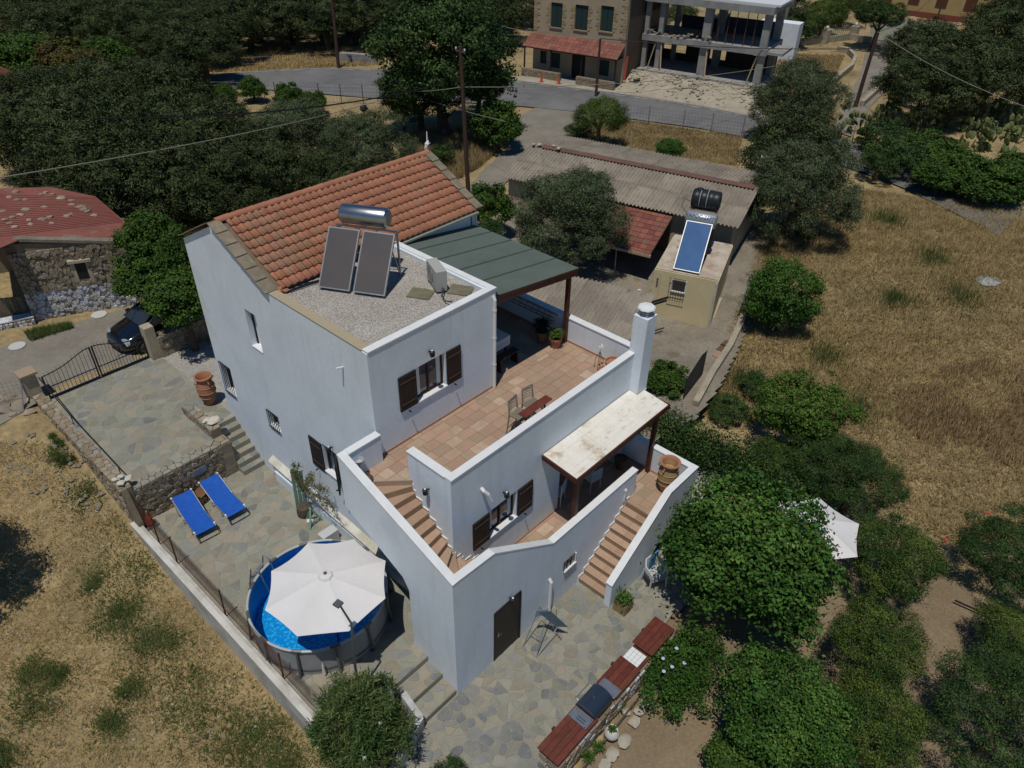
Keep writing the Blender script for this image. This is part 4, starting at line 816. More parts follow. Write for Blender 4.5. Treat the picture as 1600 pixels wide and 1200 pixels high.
# shaded table with white cloth, bench
t = thing('dining_table', 'dining table half covered by white cloth in the shade of the pergola', 'table', (6.6, 5.2, UT))
B().box(6.0, 7.0, 4.75, 6.5, UT+.72, UT+.76).build('tabletop', DARKW, t)
for x in (6.05, 6.92):
    for y in (4.8, 6.4): B().box(x, x+.06, y, y+.06, UT, UT+.72).build('leg', DARKW, t)
tag(B().box(5.97, 7.03, 4.72, 5.3, UT+.765, UT+.775).box(5.965, 5.972, 4.72, 5.3, UT+.5, UT+.775).box(7.03, 7.037, 4.72, 5.3, UT+.5, UT+.775).box(5.97, 7.03, 4.712, 4.719, UT+.45, UT+.775).build('tablecloth', CANVAS), 'white cloth hanging over the near end of the shaded terrace table', 'tablecloth')
t = thing('bench', 'dark wooden bench in front of the cloth-covered table under the pergola', 'bench', (6.6, 4.35, UT))
bs_ = [B().box(6.1, 7.0, 4.28+.1*k, 4.36+.1*k, UT+.43, UT+.46).build('slat', DARKW, t) for k in range(3)]
for x in (6.15, 6.9): B().box(x, x+.05, 4.28, 4.56, UT, UT+.43).build('leg', DARKW, t)
t = thing('rail_planter', 'empty black iron trough planter hanging inside the east parapet under the pergola', 'planter', (8.88, 6.2, UT))
pl_ = B().tube([(8.92, 4.4, UT+.8), (8.92, 7.9, UT+.8)], .012, 5).tube([(8.7, 4.4, UT+.8), (8.7, 7.9, UT+.8)], .012, 5).tube([(8.78, 4.4, UT+.62), (8.78, 7.9, UT+.62)], .012, 5)
for y in np.arange(4.4, 8, .25): pl_.tube([(8.92, y, UT+.8), (8.78, y, UT+.62), (8.7, y, UT+.8)], .006, 4)
pl_.build('frame', BLACKM, t)
# veranda furniture
def stick_chair(name, label, loc, rz, m, cat='chair', grp=None):
    t = thing(name, label, cat, loc, rz, grp); B().box(-.22, .22, -.22, .22, .42, .45).build('seat', m, t, local=True); B().box(-.22, .22, .2, .23, .45, .85).build('backrest', m, t, local=True)
    for a in (-.19, .19):
        for c in (-.19, .19): B().tube([(a*1.1, c*1.1, 0), (a, c, .43)], .018, 6).build('leg', m, t, local=True)
    return t
stick_chair('garden_chair', 'pale plastic chair in the shade behind the left veranda post', (5.75, 1.55, LT), rad(200), PVC)
stick_chair('garden_chair', 'pale plastic chair in the middle of the dark veranda', (6.95, 1.15, LT), rad(170), PVC)
t = thing('side_table', 'dark wooden table standing just inside the veranda', 'table', (5.9, 2.2, LT)); B().box(5.6, 6.3, 1.9, 2.6, LT+.7, LT+.74).build('tabletop', REDW, t)
for x in (5.64, 6.2):
    for y in (1.94, 2.5): B().box(x, x+.05, y, y+.05, LT, LT+.7).build('leg', REDW, t)

# ================================================================ POOL DECK
D = .6
PC = (-1.12, 4.2); PR = 1.85; PH = 1.0
pl = thing('swimming_pool', 'round above-ground pool with grey panels, steel frame and bright blue water under a parasol', 'pool', (PC[0], PC[1], D))
POOLG = M('pool_outer_liner', (.30, .31, .32), .55, var=(.25, .26, .27), scale=2)
POOLB = M('pool_blue_liner', (.006, .08, .34), .35, var=(.008, .14, .46), scale=9, amt=.5)
def ring(r0, z0, r1, z1, n=48): 
    b = B()
    for i in range(n): t_ = 2*math.pi*i/n; b.v.append((PC[0]+r0*math.cos(t_), PC[1]+r0*math.sin(t_), z0)); b.v.append((PC[0]+r1*math.cos(t_), PC[1]+r1*math.sin(t_), z1))
    for i in range(n): j = (i+1) % n; b.f.append((2*i, 2*j, 2*j+1, 2*i+1))
    return b
ring(PR, D+.02, PR-.03, D+PH-.02).build('outer_wall', POOLG, pl, smooth=True)
bi = ring(PR-.05, D+PH-.02, PR-.04, D+.02); bi.f = [f for f in bi.f]; bi.build('liner', POOLB, pl, smooth=True)
POOLF = M('mosaic_pool_floor', (.010, .22, .62), .4)
N = POOLF.node_tree.nodes; L = POOLF.node_tree.links; vo = N.new('ShaderNodeTexVoronoi'); vo.inputs['Scale'].default_value = 12; tc = N.new('ShaderNodeTexCoord'); L.new(tc.outputs['Object'], vo.inputs['Vector']); cr = N.new('ShaderNodeValToRGB'); cr.color_ramp.elements[0].color = (.22, .68, .98, 1); cr.color_ramp.elements[0].position = .1; cr.color_ramp.elements[1].color = (.02, .34, .72, 1); cr.color_ramp.elements[1].position = .55; L.new(vo.outputs[0], cr.inputs[0]); L.new(cr.outputs[0], N['Principled BSDF'].inputs['Base Color'])
B().prism([(PC[0]+(PR-.04)*math.cos(t_), PC[1]+(PR-.04)*math.sin(t_)) for t_ in np.linspace(0, 2*math.pi, 48, endpoint=False)], D+.01, D+.03).build('pool_floor', POOLF, pl)
WAT = bpy.data.materials.new('pool_water'); WAT.use_nodes = True; N = WAT.node_tree.nodes; L = WAT.node_tree.links; N.remove(N['Principled BSDF'])
tr_ = N.new('ShaderNodeBsdfTransparent'); tr_.inputs[0].default_value = (.45, .86, .98, 1); gl = N.new('ShaderNodeBsdfGlossy'); gl.inputs['Roughness'].default_value = .03; fr_ = N.new('ShaderNodeFresnel'); fr_.inputs[0].default_value = 1.33; mx = N.new('ShaderNodeMixShader'); nz = N.new('ShaderNodeTexNoise'); nz.inputs['Scale'].default_value = 6; bp = N.new('ShaderNodeBump'); bp.inputs['Strength'].default_value = .35
L.new(nz.outputs[0], bp.inputs['Height']); L.new(bp.outputs[0], gl.inputs['Normal']); L.new(bp.outputs[0], fr_.inputs['Normal']); L.new(fr_.outputs[0], mx.inputs[0]); L.new(tr_.outputs[0], mx.inputs[1]); L.new(gl.outputs[0], mx.inputs[2]); L.new(mx.outputs[0], N['Material Output'].inputs[0])
wt = B(); k_ = [(PC[0]+(PR-.05)*math.cos(t_), PC[1]+(PR-.05)*math.sin(t_), D+PH-.16) for t_ in np.linspace(0, 2*math.pi, 48, endpoint=False)]; wt.add(k_, [tuple(range(48))]).build('water', WAT, pl)
FRM = M('pool_frame_grey', (.13, .135, .14), .4, metal=.3); RIMW = M('pool_rim_light', (.45, .46, .47), .4)
for k in range(12):
    a0 = 2*math.pi*k/12+.13; a1 = 2*math.pi*(k+1)/12+.13; pts = [(PC[0]+(PR-.01)*math.cos(a), PC[1]+(PR-.01)*math.sin(a), D+PH) for a in np.linspace(a0+.06, a1-.06, 6)]
    B().tube(pts, .036, 8).build('rim_tube', RIMW, pl, smooth=True)
    pts = [(PC[0]+(PR-.01)*math.cos(a), PC[1]+(PR-.01)*math.sin(a), D+PH) for a in np.linspace(a0-.07, a0+.07, 3)]
    lg = B().tube(pts, .046, 8).tube([(PC[0]+PR*math.cos(a0), PC[1]+PR*math.sin(a0), D+PH), (PC[0]+(PR+.1)*math.cos(a0), PC[1]+(PR+.1)*math.sin(a0), D+.02)], .034, 8).build('leg', FRM, pl, smooth=True)
    B().obox((PC[0]+(PR+.06)*math.cos(a0)-.05, PC[1]+(PR+.06)*math.sin(a0)-.05, D), (.14, 0, 0), (0, .14, 0), (0, 0, .03)).build('foot', FRM, lg)
ring(PR+.012, D+.16, PR+.012, D+.21).build('strap', FRM, pl)
ld = thing('pool_ladder', 'grey folding pool ladder over the far left rim of the pool', 'ladder', (-1.9, 5.95, D))
a0 = math.radians(110)
for da in (-.13, .13):
    a = a0+da; B().tube([(PC[0]+(PR+.45)*math.cos(a), PC[1]+(PR+.45)*math.sin(a), D), (PC[0]+(PR+.12)*math.cos(a), PC[1]+(PR+.12)*math.sin(a), D+1.3), (PC[0]+(PR-.12)*math.cos(a), PC[1]+(PR-.12)*math.sin(a), D+1.3), (PC[0]+(PR-.3)*math.cos(a), PC[1]+(PR-.3)*math.sin(a), D+.2)], .022, 8).build('rail', GALV, ld)
for k in range(3): B().beam((PC[0]+(PR+.4-.09*k)*math.cos(a0-.13), PC[1]+(PR+.4-.09*k)*math.sin(a0-.13), D+.28+.3*k), (PC[0]+(PR+.4-.09*k)*math.cos(a0+.13), PC[1]+(PR+.4-.09*k)*math.sin(a0+.13), D+.28+.3*k), .1, .03).build('rung', GALV, ld)
def umbrella(label, c, R_, rim, top, pole_z, a0=0., n=8, pole=None):
    t = thing('parasol', label, 'parasol', (c[0], c[1], pole_z)); cv = B(); sub = 5
    for i in range(n):
        A = a0+2*math.pi*i/n; A2 = a0+2*math.pi*(i+1)/n; k0 = len(cv.v)
        for j in range(sub+1):
            u = j/sub
            for k in range(sub+1):
                w_ = k/sub; d = (1-w_)*np.array([math.cos(A), math.sin(A)])+w_*np.array([math.cos(A2), math.sin(A2)]); sag = 1-.03*4*w_*(1-w_)*u; p = np.array(c[:2])+d*R_*u*sag
                cv.v.append((p[0], p[1], top+(rim-top)*(u**1.15)-.05*4*w_*(1-w_)*u))
        for j in range(sub):
            for k in range(sub): q = k0+j*(sub+1)+k; cv.f.append((q, q+sub+1, q+sub+2, q+1))
    co = cv.build('canopy', CANVAS, t); md = co.modifiers.new('t', 'SOLIDIFY'); md.thickness = .006
    B().lathe([(.2, -.05), (.16, .02), (.045, .06)], (c[0], c[1], top), 8).build('vent', CANVAS, t); B().lathe([(.04, .05), (.045, .09), (.01, .12)], (c[0], c[1], top), 10).build('finial', M('grey_finial', (.1, .1, .1), .5) if 'grey_finial' not in MATS else MATS['grey_finial'], t)
    for i in range(n): A = a0+2*math.pi*i/n; B().beam((c[0], c[1], top-.06), (c[0]+R_*.98*math.cos(A), c[1]+R_*.98*math.sin(A), rim-.02), .02, .015).build('rib', STEEL, t)
    B().tube(pole or [(c[0], c[1], pole_z), (c[0], c[1], top)], .025, 10).build('pole', STEEL, t)
    return t
umbrella('large off-white octagonal parasol spread over the round pool', (-1.35, 3.17), 1.56, 3.0, 3.36, D+.03, a0=rad(27.5))
# cantilever grey lamp mast in front of the pool
pt_ = Z(563, 1085, D); _dm = math.hypot(pt_[0]-CAM[0], pt_[1]-CAM[1])
def atd(u_, v_, d): r = ray(u_, v_); return tuple(CAM+r*(d/math.hypot(r[0], r[1])))
lm = thing('shower_mast', 'tall grey mast with small square head leaning over the parasol', 'mast', (pt_[0], pt_[1], D)); tp = atd(530, 944, _dm-.05); md_ = atd(549, 974, _dm)
B().tube([pt_, (pt_[0], pt_[1], D+1.2), md_, tp], [.04, .035, .028, .022], 8).build('mast', M('grey_mast', (.17, .18, .185), .4, metal=.5), lm); B().obox((tp[0]-.09, tp[1]-.09, tp[2]), (.17, .03, 0), (-.03, .17, 0), (0, 0, .05)).build('head', FRM, lm)
tag(B().tube([Z(508, 1052, D), tuple(np.array(Z(500, 1025, D))+np.array([0, 0, .05]))], .05, 8).lathe([(.02, 0), (.05, .1), (.03, .45), (.005, .6)], Z(508, 1056, D), 7).build('furled_cloth', CANVAS), 'small furled pale cloth leaning against the near side of the pool', 'cloth')
def lounger(label, head, foot, grp):
    h, f = np.array(head, float), np.array(foot, float); L_ = np.linalg.norm(f-h); rz = math.atan2(f[1]-h[1], f[0]-h[0])
    t = thing('sun_lounger', label, 'sun lounger', (*h, D), rz, grp); W_ = .31; fz = .30
    P = [(0, .62), (.12, .60), (.75, .36), (.85, fz+.02), (1.3, fz), (L_-.1, fz), (L_-.02, fz-.03)]
    fb = B(); n = len(P)
    prof = [(-W_, .0), (-W_*.5, -.018), (0, -.024), (W_*.5, -.018), (W_, 0)]
    vs = [(x, y, z+dz_*(1 if 0 < i < n-1 else .4)) for i, (x, z) in enumerate(P) for y, dz_ in prof]
    fs = [(i*5+j, (i+1)*5+j, (i+1)*5+j+1, i*5+j+1) for i in range(n-1) for j in range(4)]
    fo = fb.add(vs, fs).build('fabric', BLUEF, t, local=True); m_ = fo.modifiers.new('t', 'SOLIDIFY'); m_.thickness = .012
    for s_ in (-1, 1): B().tube([(x, s_*(W_+.012), z) for x, z in P], .017, 8).build('side_rail', GALV, t, local=True)
    B().tube([(L_-.02, -W_-.01, fz-.03), (L_+.1, -W_-.01, fz-.12), (L_+.12, -W_, .03), (L_+.12, W_, .03), (L_+.1, W_+.01, fz-.12), (L_-.02, W_+.01, fz-.03)], .015, 8).build('foot_frame', BLACKM, t, local=True)
    for x in (.75, 1.35):
        B().tube([(x, -W_-.012, fz), (x-.06, -W_-.02, .02), (x-.06, W_+.02, .02), (x, W_+.012, fz)], .014, 8).build('leg', GALV, t, local=True)
    B().tube([(.1, -W_, .58), (.3, -W_-.01, .02), (.3, W_+.01, .02), (.1, W_, .58)], .014, 8).build('prop', GALV, t, local=True)
    for s_ in (-1, 1):
        for x, z in ((.02, .62), (L_-.12, fz)): B().lathe([(.03, -.02), (.035, 0), (.03, .02)], (x, s_*(W_+.01), z), 8).build('end_cap', PVC, t, local=True)
    return t
lounger('blue mesh sun lounger nearer the white deck wall, left of the wooden side table', Z(283, 772, 1.2)[:2], Z(322, 828, .9)[:2], 'blue sun loungers on the pool deck')
lounger('blue mesh sun lounger nearer the house steps, right of the wooden side table', Z(325, 747, 1.2)[:2], Z(370, 800, .9)[:2], 'blue sun loungers on the pool deck')
p = Z(318, 782, D); t = thing('side_table', 'low slatted wooden side table between the two blue loungers', 'side table', p, rad(20))
for k in range(5): B().box(-.2, .2, -.19+.08*k, -.12+.08*k, .36, .38).build('slat', M('teak', (.20, .095, .045), .7, rnd=.15) if 'teak' not in MATS else MATS['teak'], t, local=True)
B().box(-.17, -.13, -.17, .17, 0, .36).box(.13, .17, -.17, .17, 0, .36).build('leg', MATS['teak'], t, local=True)
p = Z(236, 822, D); t = thing('closed_parasol_bag', 'red closed fabric bag standing in a grey tray at the wall corner by the loungers', 'bag', p)
B().lathe([(.06, 0), (.13, .1), (.1, .3), (.03, .48), (.01, .5)], (p[0], p[1], p[2]+.06), 9).build('bag', M('red_cloth', (.42, .03, .02), .8), t); B().box(p[0]-.25, p[0]+.22, p[1]-.16, p[1]+.16, D+.012, D+.07).build('tray', FRM, t)
# green painted plank stand with climber, stump
VERD = M('verdigris_wood', (.15, .29, .22), .8, var=(.22, .33, .26), scale=5, fine=(18, .2))
p = (.8, 7.75, D); t = thing('plant_stand', 'verdigris green plank trellis leaning by the house wall with a trailing plant', 'trellis', p)
for k in range(3): B().obox((.62+.12*k, 7.95-.03*k, D+.02), (.11, 0, 0), (0, .03, 0), (.12, .1, 1.75-.1*k)).build('plank', VERD, t)
t = thing('stool', 'small green painted wooden easel stand at the foot of the trellis', 'stand', (.75, 7.3, D))
for a, b_ in (((.5, 7.1), (.75, 7.3)), ((1.0, 7.15), (.75, 7.35)), ((.7, 7.55), (.75, 7.3))): B().beam((*a, D), (*b_, D+.6), .05).build('leg', VERD, t)
B().beam((.55, 7.15, D+.15), (.98, 7.2, D+.15), .04).build('rail', VERD, t)
p = Z(477, 803, D); tag(B().lathe([(.24, 0), (.25, .2), (.22, .36), (.1, .37)], p, 11).build('tree_stump', BARK), 'brown tree stump pot beside the green trellis on the deck', 'stump')
p = Z(484, 815, D); tag(B().rock((p[0], p[1], D+.05), .09, 3, .5).rock((p[0]+.12, p[1]-.1, D+.04), .07, 4, .5).rock((p[0]+.02, p[1]-.18, D+.05), .06, 14, .9).build('ornament', PVC), 'small white ornament on the deck below the trellis', 'ornament')
v = []; R_ = np.random.default_rng(3)
stems = B()
for k in range(16):
    a = R_.uniform(-.6, .6); q0 = np.array([.8, 7.7, D+1.0]); q1 = q0+np.array([R_.uniform(-.1, .2), R_.uniform(-1.6, .9), R_.uniform(.5, 1.6)]); q1[0] = min(q1[0], 1.1); q2 = q1+np.array([0, R_.uniform(-.6, .3), R_.uniform(-.9, -.1)]); q2[0] = min(q2[0], 1.12)
    P = [(1-t_)**2*q0+2*t_*(1-t_)*q1+t_*t_*q2 for t_ in np.linspace(0, 1, 9)]; stems.tube(P, .007, 4, False); v += [p_+R_.normal(0, .045, 3) for p_ in P[2:] for _ in range(11)]
t = thing('trailing_plant', 'sparse trailing climber with small yellow-green leaves against the white wall', 'plant', (.8, 7.7, D+.4)); stems.build('stem', BARK, t)
v = np.array(v); v[:, 0] = np.minimum(v[:, 0], 1.13); o = inst(fast_mesh('foliage', leaves_mesh(v, R_.normal(size=v.shape), .07, .03, R_), leafmat('olive_yellow_leaf', (.14, .15, .04), (.20, .16, .06))), 'foliage', t, (0, 0, 0), local=False); 
p = Z(515, 845, D); tag(B().box(p[0]-.28, p[0]+.28, p[1]-.16, p[1]+.16, D+.012, D+.42).build('storage_box', M('pale_plastic_box', (.52, .53, .53), .5), bevel=.02), 'pale plastic box standing behind the parasol on the deck', 'box')
# low white walls at the near end of the deck
t = thing('white_wall', 'low curved whitewashed wall beside the oleander at the patio corner', 'wall', (-1.5, .3, 0))
WW = M('streaked_white_wall', (.60, .60, .59), .9, var=(.42, .41, .39), scale=1.8, amt=.8, bump=.2)
A_ = [Z(705, 1118, .0), Z(668, 1185, 0)]; 
B().slab([(-1.18, -.02, -.1), (-1.18, -.02, .55), (-1.18, .6, .95), (-1.18, .6, -.1)][::-1], (-.16, 0, 0)).build('wall', WW, t)
B().obox((-1.2, -.05, -.1), (-1.55, -.55, 0), (-.05, .14, 0), (0, 0, .62)).build('wall', WW, t)
tag(B().box(-1.75, -1.45, .75, 1.5, .2, 1.05).build('white_bench', WHITE_CAP), 'white masonry block standing among the oleander leaves at the top of the garden steps', 'bench')
# ================================================================ PATIO
t = thing('planter_box', 'pale wooden box planter with fresh green plants at the foot of the front stair', 'planter', (5.15, -1.5, 0)); B().box(4.98, 5.4, -1.78, -1.36, 0, .42).build('box', M('light_ply', (.32, .23, .12), .8, var=(.25, .17, .09), scale=4), t); B().box(5.0, 5.38, -1.76, -1.38, .42, .425).build('soil', SOIL, t)
v = R_.normal(0, .12, (420, 3))*np.array([1, 1, .6])+np.array([5.2, -1.57, .52]); inst(fast_mesh('foliage', leaves_mesh(v, R_.normal(size=v.shape)+np.array([0, 0, 1.2]), .08, .05, R_), GREENB), 'foliage', t, local=False)
def arm_chair(label, loc, rz, m, grp, n=3):
    """stacked white monobloc chairs read as single chairs, one thing each"""
    out = None
    for k in range(n):
        t = thing('stacked_chair', '%s chair of the stack of white plastic armchairs beside the outer stair wall' % ('lowest', 'middle', 'topmost')[k], 'chair', (loc[0], loc[1], loc[2]+.07*k), rz, grp)
        B().box(-.24, .24, -.22, .22, .40, .425).build('seat', m, t, local=True)
        for a in (-1, 1):
            B().tube([(a*.30, -.26, 0), (a*.27, -.23, .4), (a*.28, -.24, .64)], [.03, .025, .02], 6).build('leg', m, t, local=True); B().tube([(a*.27, .28, 0), (a*.24, .22, .42)], [.03, .025], 6).build('leg', m, t, local=True)
        B().tube([(-.28, -.24, .64), (-.29, .1, .68), (-.2, .26, .8), (0, .31, .84), (.2, .26, .8), (.29, .1, .68), (.28, -.24, .64)], .028, 6).build('armrest', m, t, local=True)
        bk = B()
        for a in np.linspace(-.16, .16, 5): bk.slab([(a-.022, .23, .42), (a+.022, .23, .42), (a+.022, .29-abs(a)*.1, .82), (a-.022, .29-abs(a)*.1, .82)], (0, .012, 0))
        bk.build('backrest', m, t, local=True)
WPL = M('grey_white_plastic', (.50, .51, .51), .4)
arm_chair('', (6.55, -1.72, 0), rad(-25), WPL, 'stacked white plastic armchairs')
tag(B().box(6.5, 6.9, -1.55, -1.5, .6, 1.1).build('blue_cloth', M('light_blue_cloth', (.06, .22, .40), .8)), 'light blue cloth hung over the stacked chairs', 'cloth')
# folding clothes rack
t = thing('drying_rack', 'folding metal rack with blue-grey panel leaning open in front of the patio wall', 'rack', (2.8, -.6, 0)); f = B()
a = [Z(818, 1012, 0), Z(841, 1026, 0), Z(826, 985, .3), Z(874, 992, .55)]
A1, A2 = np.array(Z(817, 1011, .0)), np.array(Z(838, 1028, 0)); T1 = np.array((2.95, -.25, 1.05)); T2 = np.array((3.25, -.6, .98)); C1 = np.array(Z(850, 1000, 0))+0; C2 = np.array((3.15, -.95, 0.0))
for p_, q_ in ((A1, T1), (A2, T1+np.array([.12, -.2, 0])), (A1, A2), (C2, T1), (C2+np.array([.2, .35, 0]), T2), (C2, C2+np.array([.2, .35, 0])), (A1*.6+T1*.4, A2*.6+(T1+np.array([.12, -.2, 0]))*.4), (A2, C2*.5+T2*.5)): f.tube([p_, q_], .012, 6)
f.build('frame', GALV, t)
B().slab([(2.78, -.35, 1.08), (3.0, -.6, 1.12), (3.3, -1.0, .5), (3.1, -.72, .46)], (.01, .01, .015)).build('panel', M('blue_grey_panel', (.07, .11, .15), .4, var=(.12, .16, .2), scale=4), t)
B().slab([(2.7, -.3, .9), (2.95, -.5, .94), (2.98, -.52, 1.14), (2.74, -.3, 1.12)], (.01, .0, .0)).build('flap', M('light_blue_flap', (.13, .22, .30), .5), t)
# outdoor kitchen
oc = thing('outdoor_counter', 'long rubble-stone outdoor counter with mahogany board tops and white tiles', 'counter', (2.5, -3.0, 0))
cb = B().box(.05, 4.95, -3.35, -2.75, -.15, .72).build('base', RUBM, oc)
stones(cb, 'stone', (0.05, -3.35, .0), (1, 0, 0), (0, 0, 1), 4.9, .7, 130, 77, .01, .03, RUB+[LIME], (3, 2, 3, 3, 3), asp=1.6)
stones(cb, 'stone', (.05, -2.75, .0), (0, -1, 0), (0, 0, 1), .6, .7, 14, 78, .01, .02, RUB+[LIME], (3, 2, 3, 3, 3), asp=1.4)
def boards(x0, x1, y0, y1, z, n=5, dz_=.05):
    w_ = (y1-y0)/n
    for k in range(n): B().box(x0, x1, y0+w_*k+.003, y0+w_*(k+1)-.003, z, z+dz_+random.uniform(-.003, .003)).build('board', REDW, oc, bevel=.004)
boards(.0, 1.55, -3.36, -2.72, .85, 4); boards(2.3, 3.35, -3.36, -2.72, .85, 4); boards(3.86, 4.95, -3.36, -2.72, .92, 4)
B().box(0.03, 1.5, -3.3, -2.78, .72, .849).box(2.35, 3.3, -3.3, -2.78, .72, .849).box(3.9, 4.92, -3.3, -2.78, .72, .919).build('plinth', WOOD, oc)
B().box(3.352, 3.9, -3.3, -2.76, .70, .80).build('tile_bed', REDW, oc)
for i in range(4):
    for j in range(4): B().box(3.365+.118*i, 3.365+.118*i+.112, -3.22+.115*j, -3.22+.115*j+.109, .80, .812).build('white_tile', WHITE_CAP, oc)
for k, x in enumerate((.6, 3.0, 4.4)): B().box(x, x+.09, -2.72, -2.66, .78, .86).build('bracket', WOOD, oc)
PLATE = M('steel_plate', (.18, .21, .25), .4, metal=.5, var=(.24, .27, .31), scale=3)
gb = thing('barbecue', 'black lidded barbecue with steel side shelves set into the outdoor counter', 'barbecue', (1.9, -3.0, .8))
B().box(1.1, 1.42, -3.3, -2.76, .915, .935).build('side_shelf', PLATE, gb); B().box(2.2, 2.52, -3.34, -2.8, .915, .935).build('side_shelf', PLATE, gb)
for x in (1.13, 1.38, 2.24, 2.49):
    for y in (-3.26, -2.82): B().lathe([(.012, 0), (.012, .006)], (x, y, .935), 8).build('screw', BLACKM, gb)
for k in range(2): B().box(1.16+.07*k, 1.19+.07*k, -3.2, -2.95, .936, .95).build('utensil', STEEL, gb)
lid = B(); n = 10; vs = []
for i in range(n+1): a = math.pi*i/n; vs.append((1.45, -3.02-.3*math.cos(a), .93+.20*math.sin(a))); vs.append((2.17, -3.02-.3*math.cos(a), .93+.20*math.sin(a)))
lid.add(vs, [(2*i, 2*i+2, 2*i+3, 2*i+1) for i in range(n)]+[tuple(2*i for i in range(n, -1, -1)), tuple(2*i+1 for i in range(n+1))])
LIDM = M('blue_black_enamel', (.022, .034, .058), .3, spec=.6, coat=.3)
lo = lid.build('lid', LIDM, gb, smooth=True); B().box(1.45, 2.17, -3.32, -2.72, .74, .925).build('firebox', BLACKM, gb)
B().tube([(1.55, -2.72, .98), (1.55, -2.64, 1.0), (2.07, -2.64, 1.0), (2.07, -2.72, .98)], .014, 8).build('handle', GALV, lo); B().lathe([(.03, 0), (.03, .02)], (1.8, -3.0, 1.13), 10).build('thermometer', STEEL, lo)
tag(B().beam((.3, -3.62, .03), (5.3, -3.48, .05), .05, .05).build('edging_pole', BARK), 'thin pale wooden pole lying along the garden side of the stone counter', 'pole')
for k, (u_, v_, r) in enumerate(((992, 1128, .16), (1000, 1110, .15), (976, 1158, .19), (958, 1178, .17), (945, 1196, .17), (978, 1112, .12), (1006, 1096, .14))):
    p = Z(u_, v_, 0.02); tag(B().rock(p, r, 90+k, .35).build('edging_rock', M('pale_rock', (.40, .36, .29), .9, fine=(9, .15)) if 'pale_rock' not in MATS else MATS['pale_rock'], smooth=True), 'flat pale rock edging the garden soil, %s of the row counted from the bottom' % ('fourth', 'sixth', 'third', 'second', 'first', 'fifth', 'seventh')[k], 'rock', 'pale rocks edging the garden')
p = Z(955, 1150, 0); t = pot('white_pot', 'white rounded pot with a small succulent between the counter and the garden rocks', p, [(.1, 0), (.19, .1), (.2, .22), (.14, .32), (.11, .32), (.11, .26)], M('white_glaze', (.6, .58, .55), .4), soil=(.12, .25), cat='potted plant'); plant_in(t, (p[0], p[1], .28), .14, .14, 60)
for k, (u_, v_) in enumerate(((1035, 702), (1056, 700), (1095, 710))):
    p = Z(u_, v_, .03); tag(B().rock(p, .3 if k != 1 else .2, 120+k, .5).build('rock', MATS['pale_rock'], smooth=True), ('large pale rock at the edge of the white gravel nearest the landing', 'middle pale rock behind the white gravel', 'pale rock to the right of the clay dish on the gravel')[k], 'rock')
p = Z(1077, 703, .03); t = pot('clay_dish', 'grey hat-shaped clay dish lying on the white gravel', p, [(.28, 0), (.3, .04), (.14, .07), (.13, .17), (.05, .2)], M('grey_clay', (.24, .22, .18), .9), cat='dish')
p = Z(1061, 688, .03); tag(B().rock((p[0], p[1], .25), .14, 7, 1.2).rock((p[0]+.1, p[1], .5), .1, 9, .9).build('white_ornament', PVC, smooth=True), 'white garden ornament standing at the foot of the hedge', 'ornament')
# patio lamp on post by the near plants
p = Z(641, 1178, 0); t = thing('garden_lamp', 'small black garden lamp on a post among the plants at the bottom edge', 'lamp', p); B().tube([p, (p[0], p[1], 1.0)], .02, 6).build('post', BLACKM, t); B().lathe([(.03, .0), (.09, .04), (.08, .2), (.03, .26)], (p[0], p[1], 1.0), 8).build('lantern', BLACKM, t)
# second parasol half hidden by the garden trees
q = np.mean([Z(1338, 815, 2.4), Z(1285, 785, 2.4), Z(1290, 877, 2.4), Z(1250, 850, 2.4)], 0)
umbrella('off-white parasol half hidden behind the large leafy tree in the garden', (9.66, -4.85), 1.33, 2.35, 2.72, 0, a0=rad(20), n=6)
p = Z(1290, 920, 0)
# ================================================================ NEIGHBOUR'S SHED
def frame2(O, e):   # local axes: along e, n to the left-behind
    e = np.array(e, float); e /= np.linalg.norm(e); n_ = np.array((-e[1], e[0])); n_ = n_ if n_[0] > 0 else -n_; O = np.array(O, float)
    return lambda a, b_, z: (O[0]+e[0]*a+n_[0]*b_, O[1]+e[1]*a+n_[1]*b_, z)
def corr(b, F, a0, a1, p0, p1, pitch=.19, amp=.045, th=.012, skew=0.):
    """corrugated sheet from (b,z)=p0 to p1, waves along a"""
    n = max(8, int((a1-a0)/pitch*6)); vs = []
    for i in range(n+1):
        a = a0+(a1-a0)*i/n; h = amp*math.sin(2*math.pi*(a-a0)/pitch)
        vs += [F(a, p0[0], p0[1]+h), F(a, p1[0], p1[1]+h), F(a, p0[0], p0[1]+h-th), F(a, p1[0], p1[1]+h-th)]
    fs = []
    for i in range(n): k = 4*i; fs += [(k, k+4, k+5, k+1), (k+2, k+3, k+7, k+6), (k, k+2, k+6, k+4), (k+1, k+5, k+7, k+3)]
    return b.add(vs, fs)
F = frame2((20.28, 17.33), (.241, -.9705))
sh = thing('neighbour_shed', 'long beige shed with corrugated fibre-cement gable roof behind the white house', 'shed', F(6, 2.5, 1))
LN_ = 12.2
B().slab([F(.15, .3, .6), F(LN_-.15, .3, .6), F(LN_-.15, .3, 3.9), F(.15, .3, 3.9)], np.array(F(0, .25, 0))-np.array(F(0, 0, 0))).build('front_wall', BEIGEW, sh)
for a, m_ in ((.15, BEIGEW), (LN_-.4, BLOCKW)):
    B().slab([F(a, .56, .6), F(a, 6.3, .6), F(a, 6.3, 4.05), F(a, 3.2, 4.62), F(a, .56, 3.95)], np.array(F(.25, 0, 0))-np.array(F(0, 0, 0))).build('gable_wall', m_, sh)
B().slab([F(.4, 6.3, .6), F(LN_-.4, 6.3, .6), F(LN_-.4, 6.3, 4.05), F(.4, 6.3, 4.05)], np.array(F(0, .2, 0))-np.array(F(0, 0, 0))).build('rear_wall', BEIGEW, sh)
ns = 11
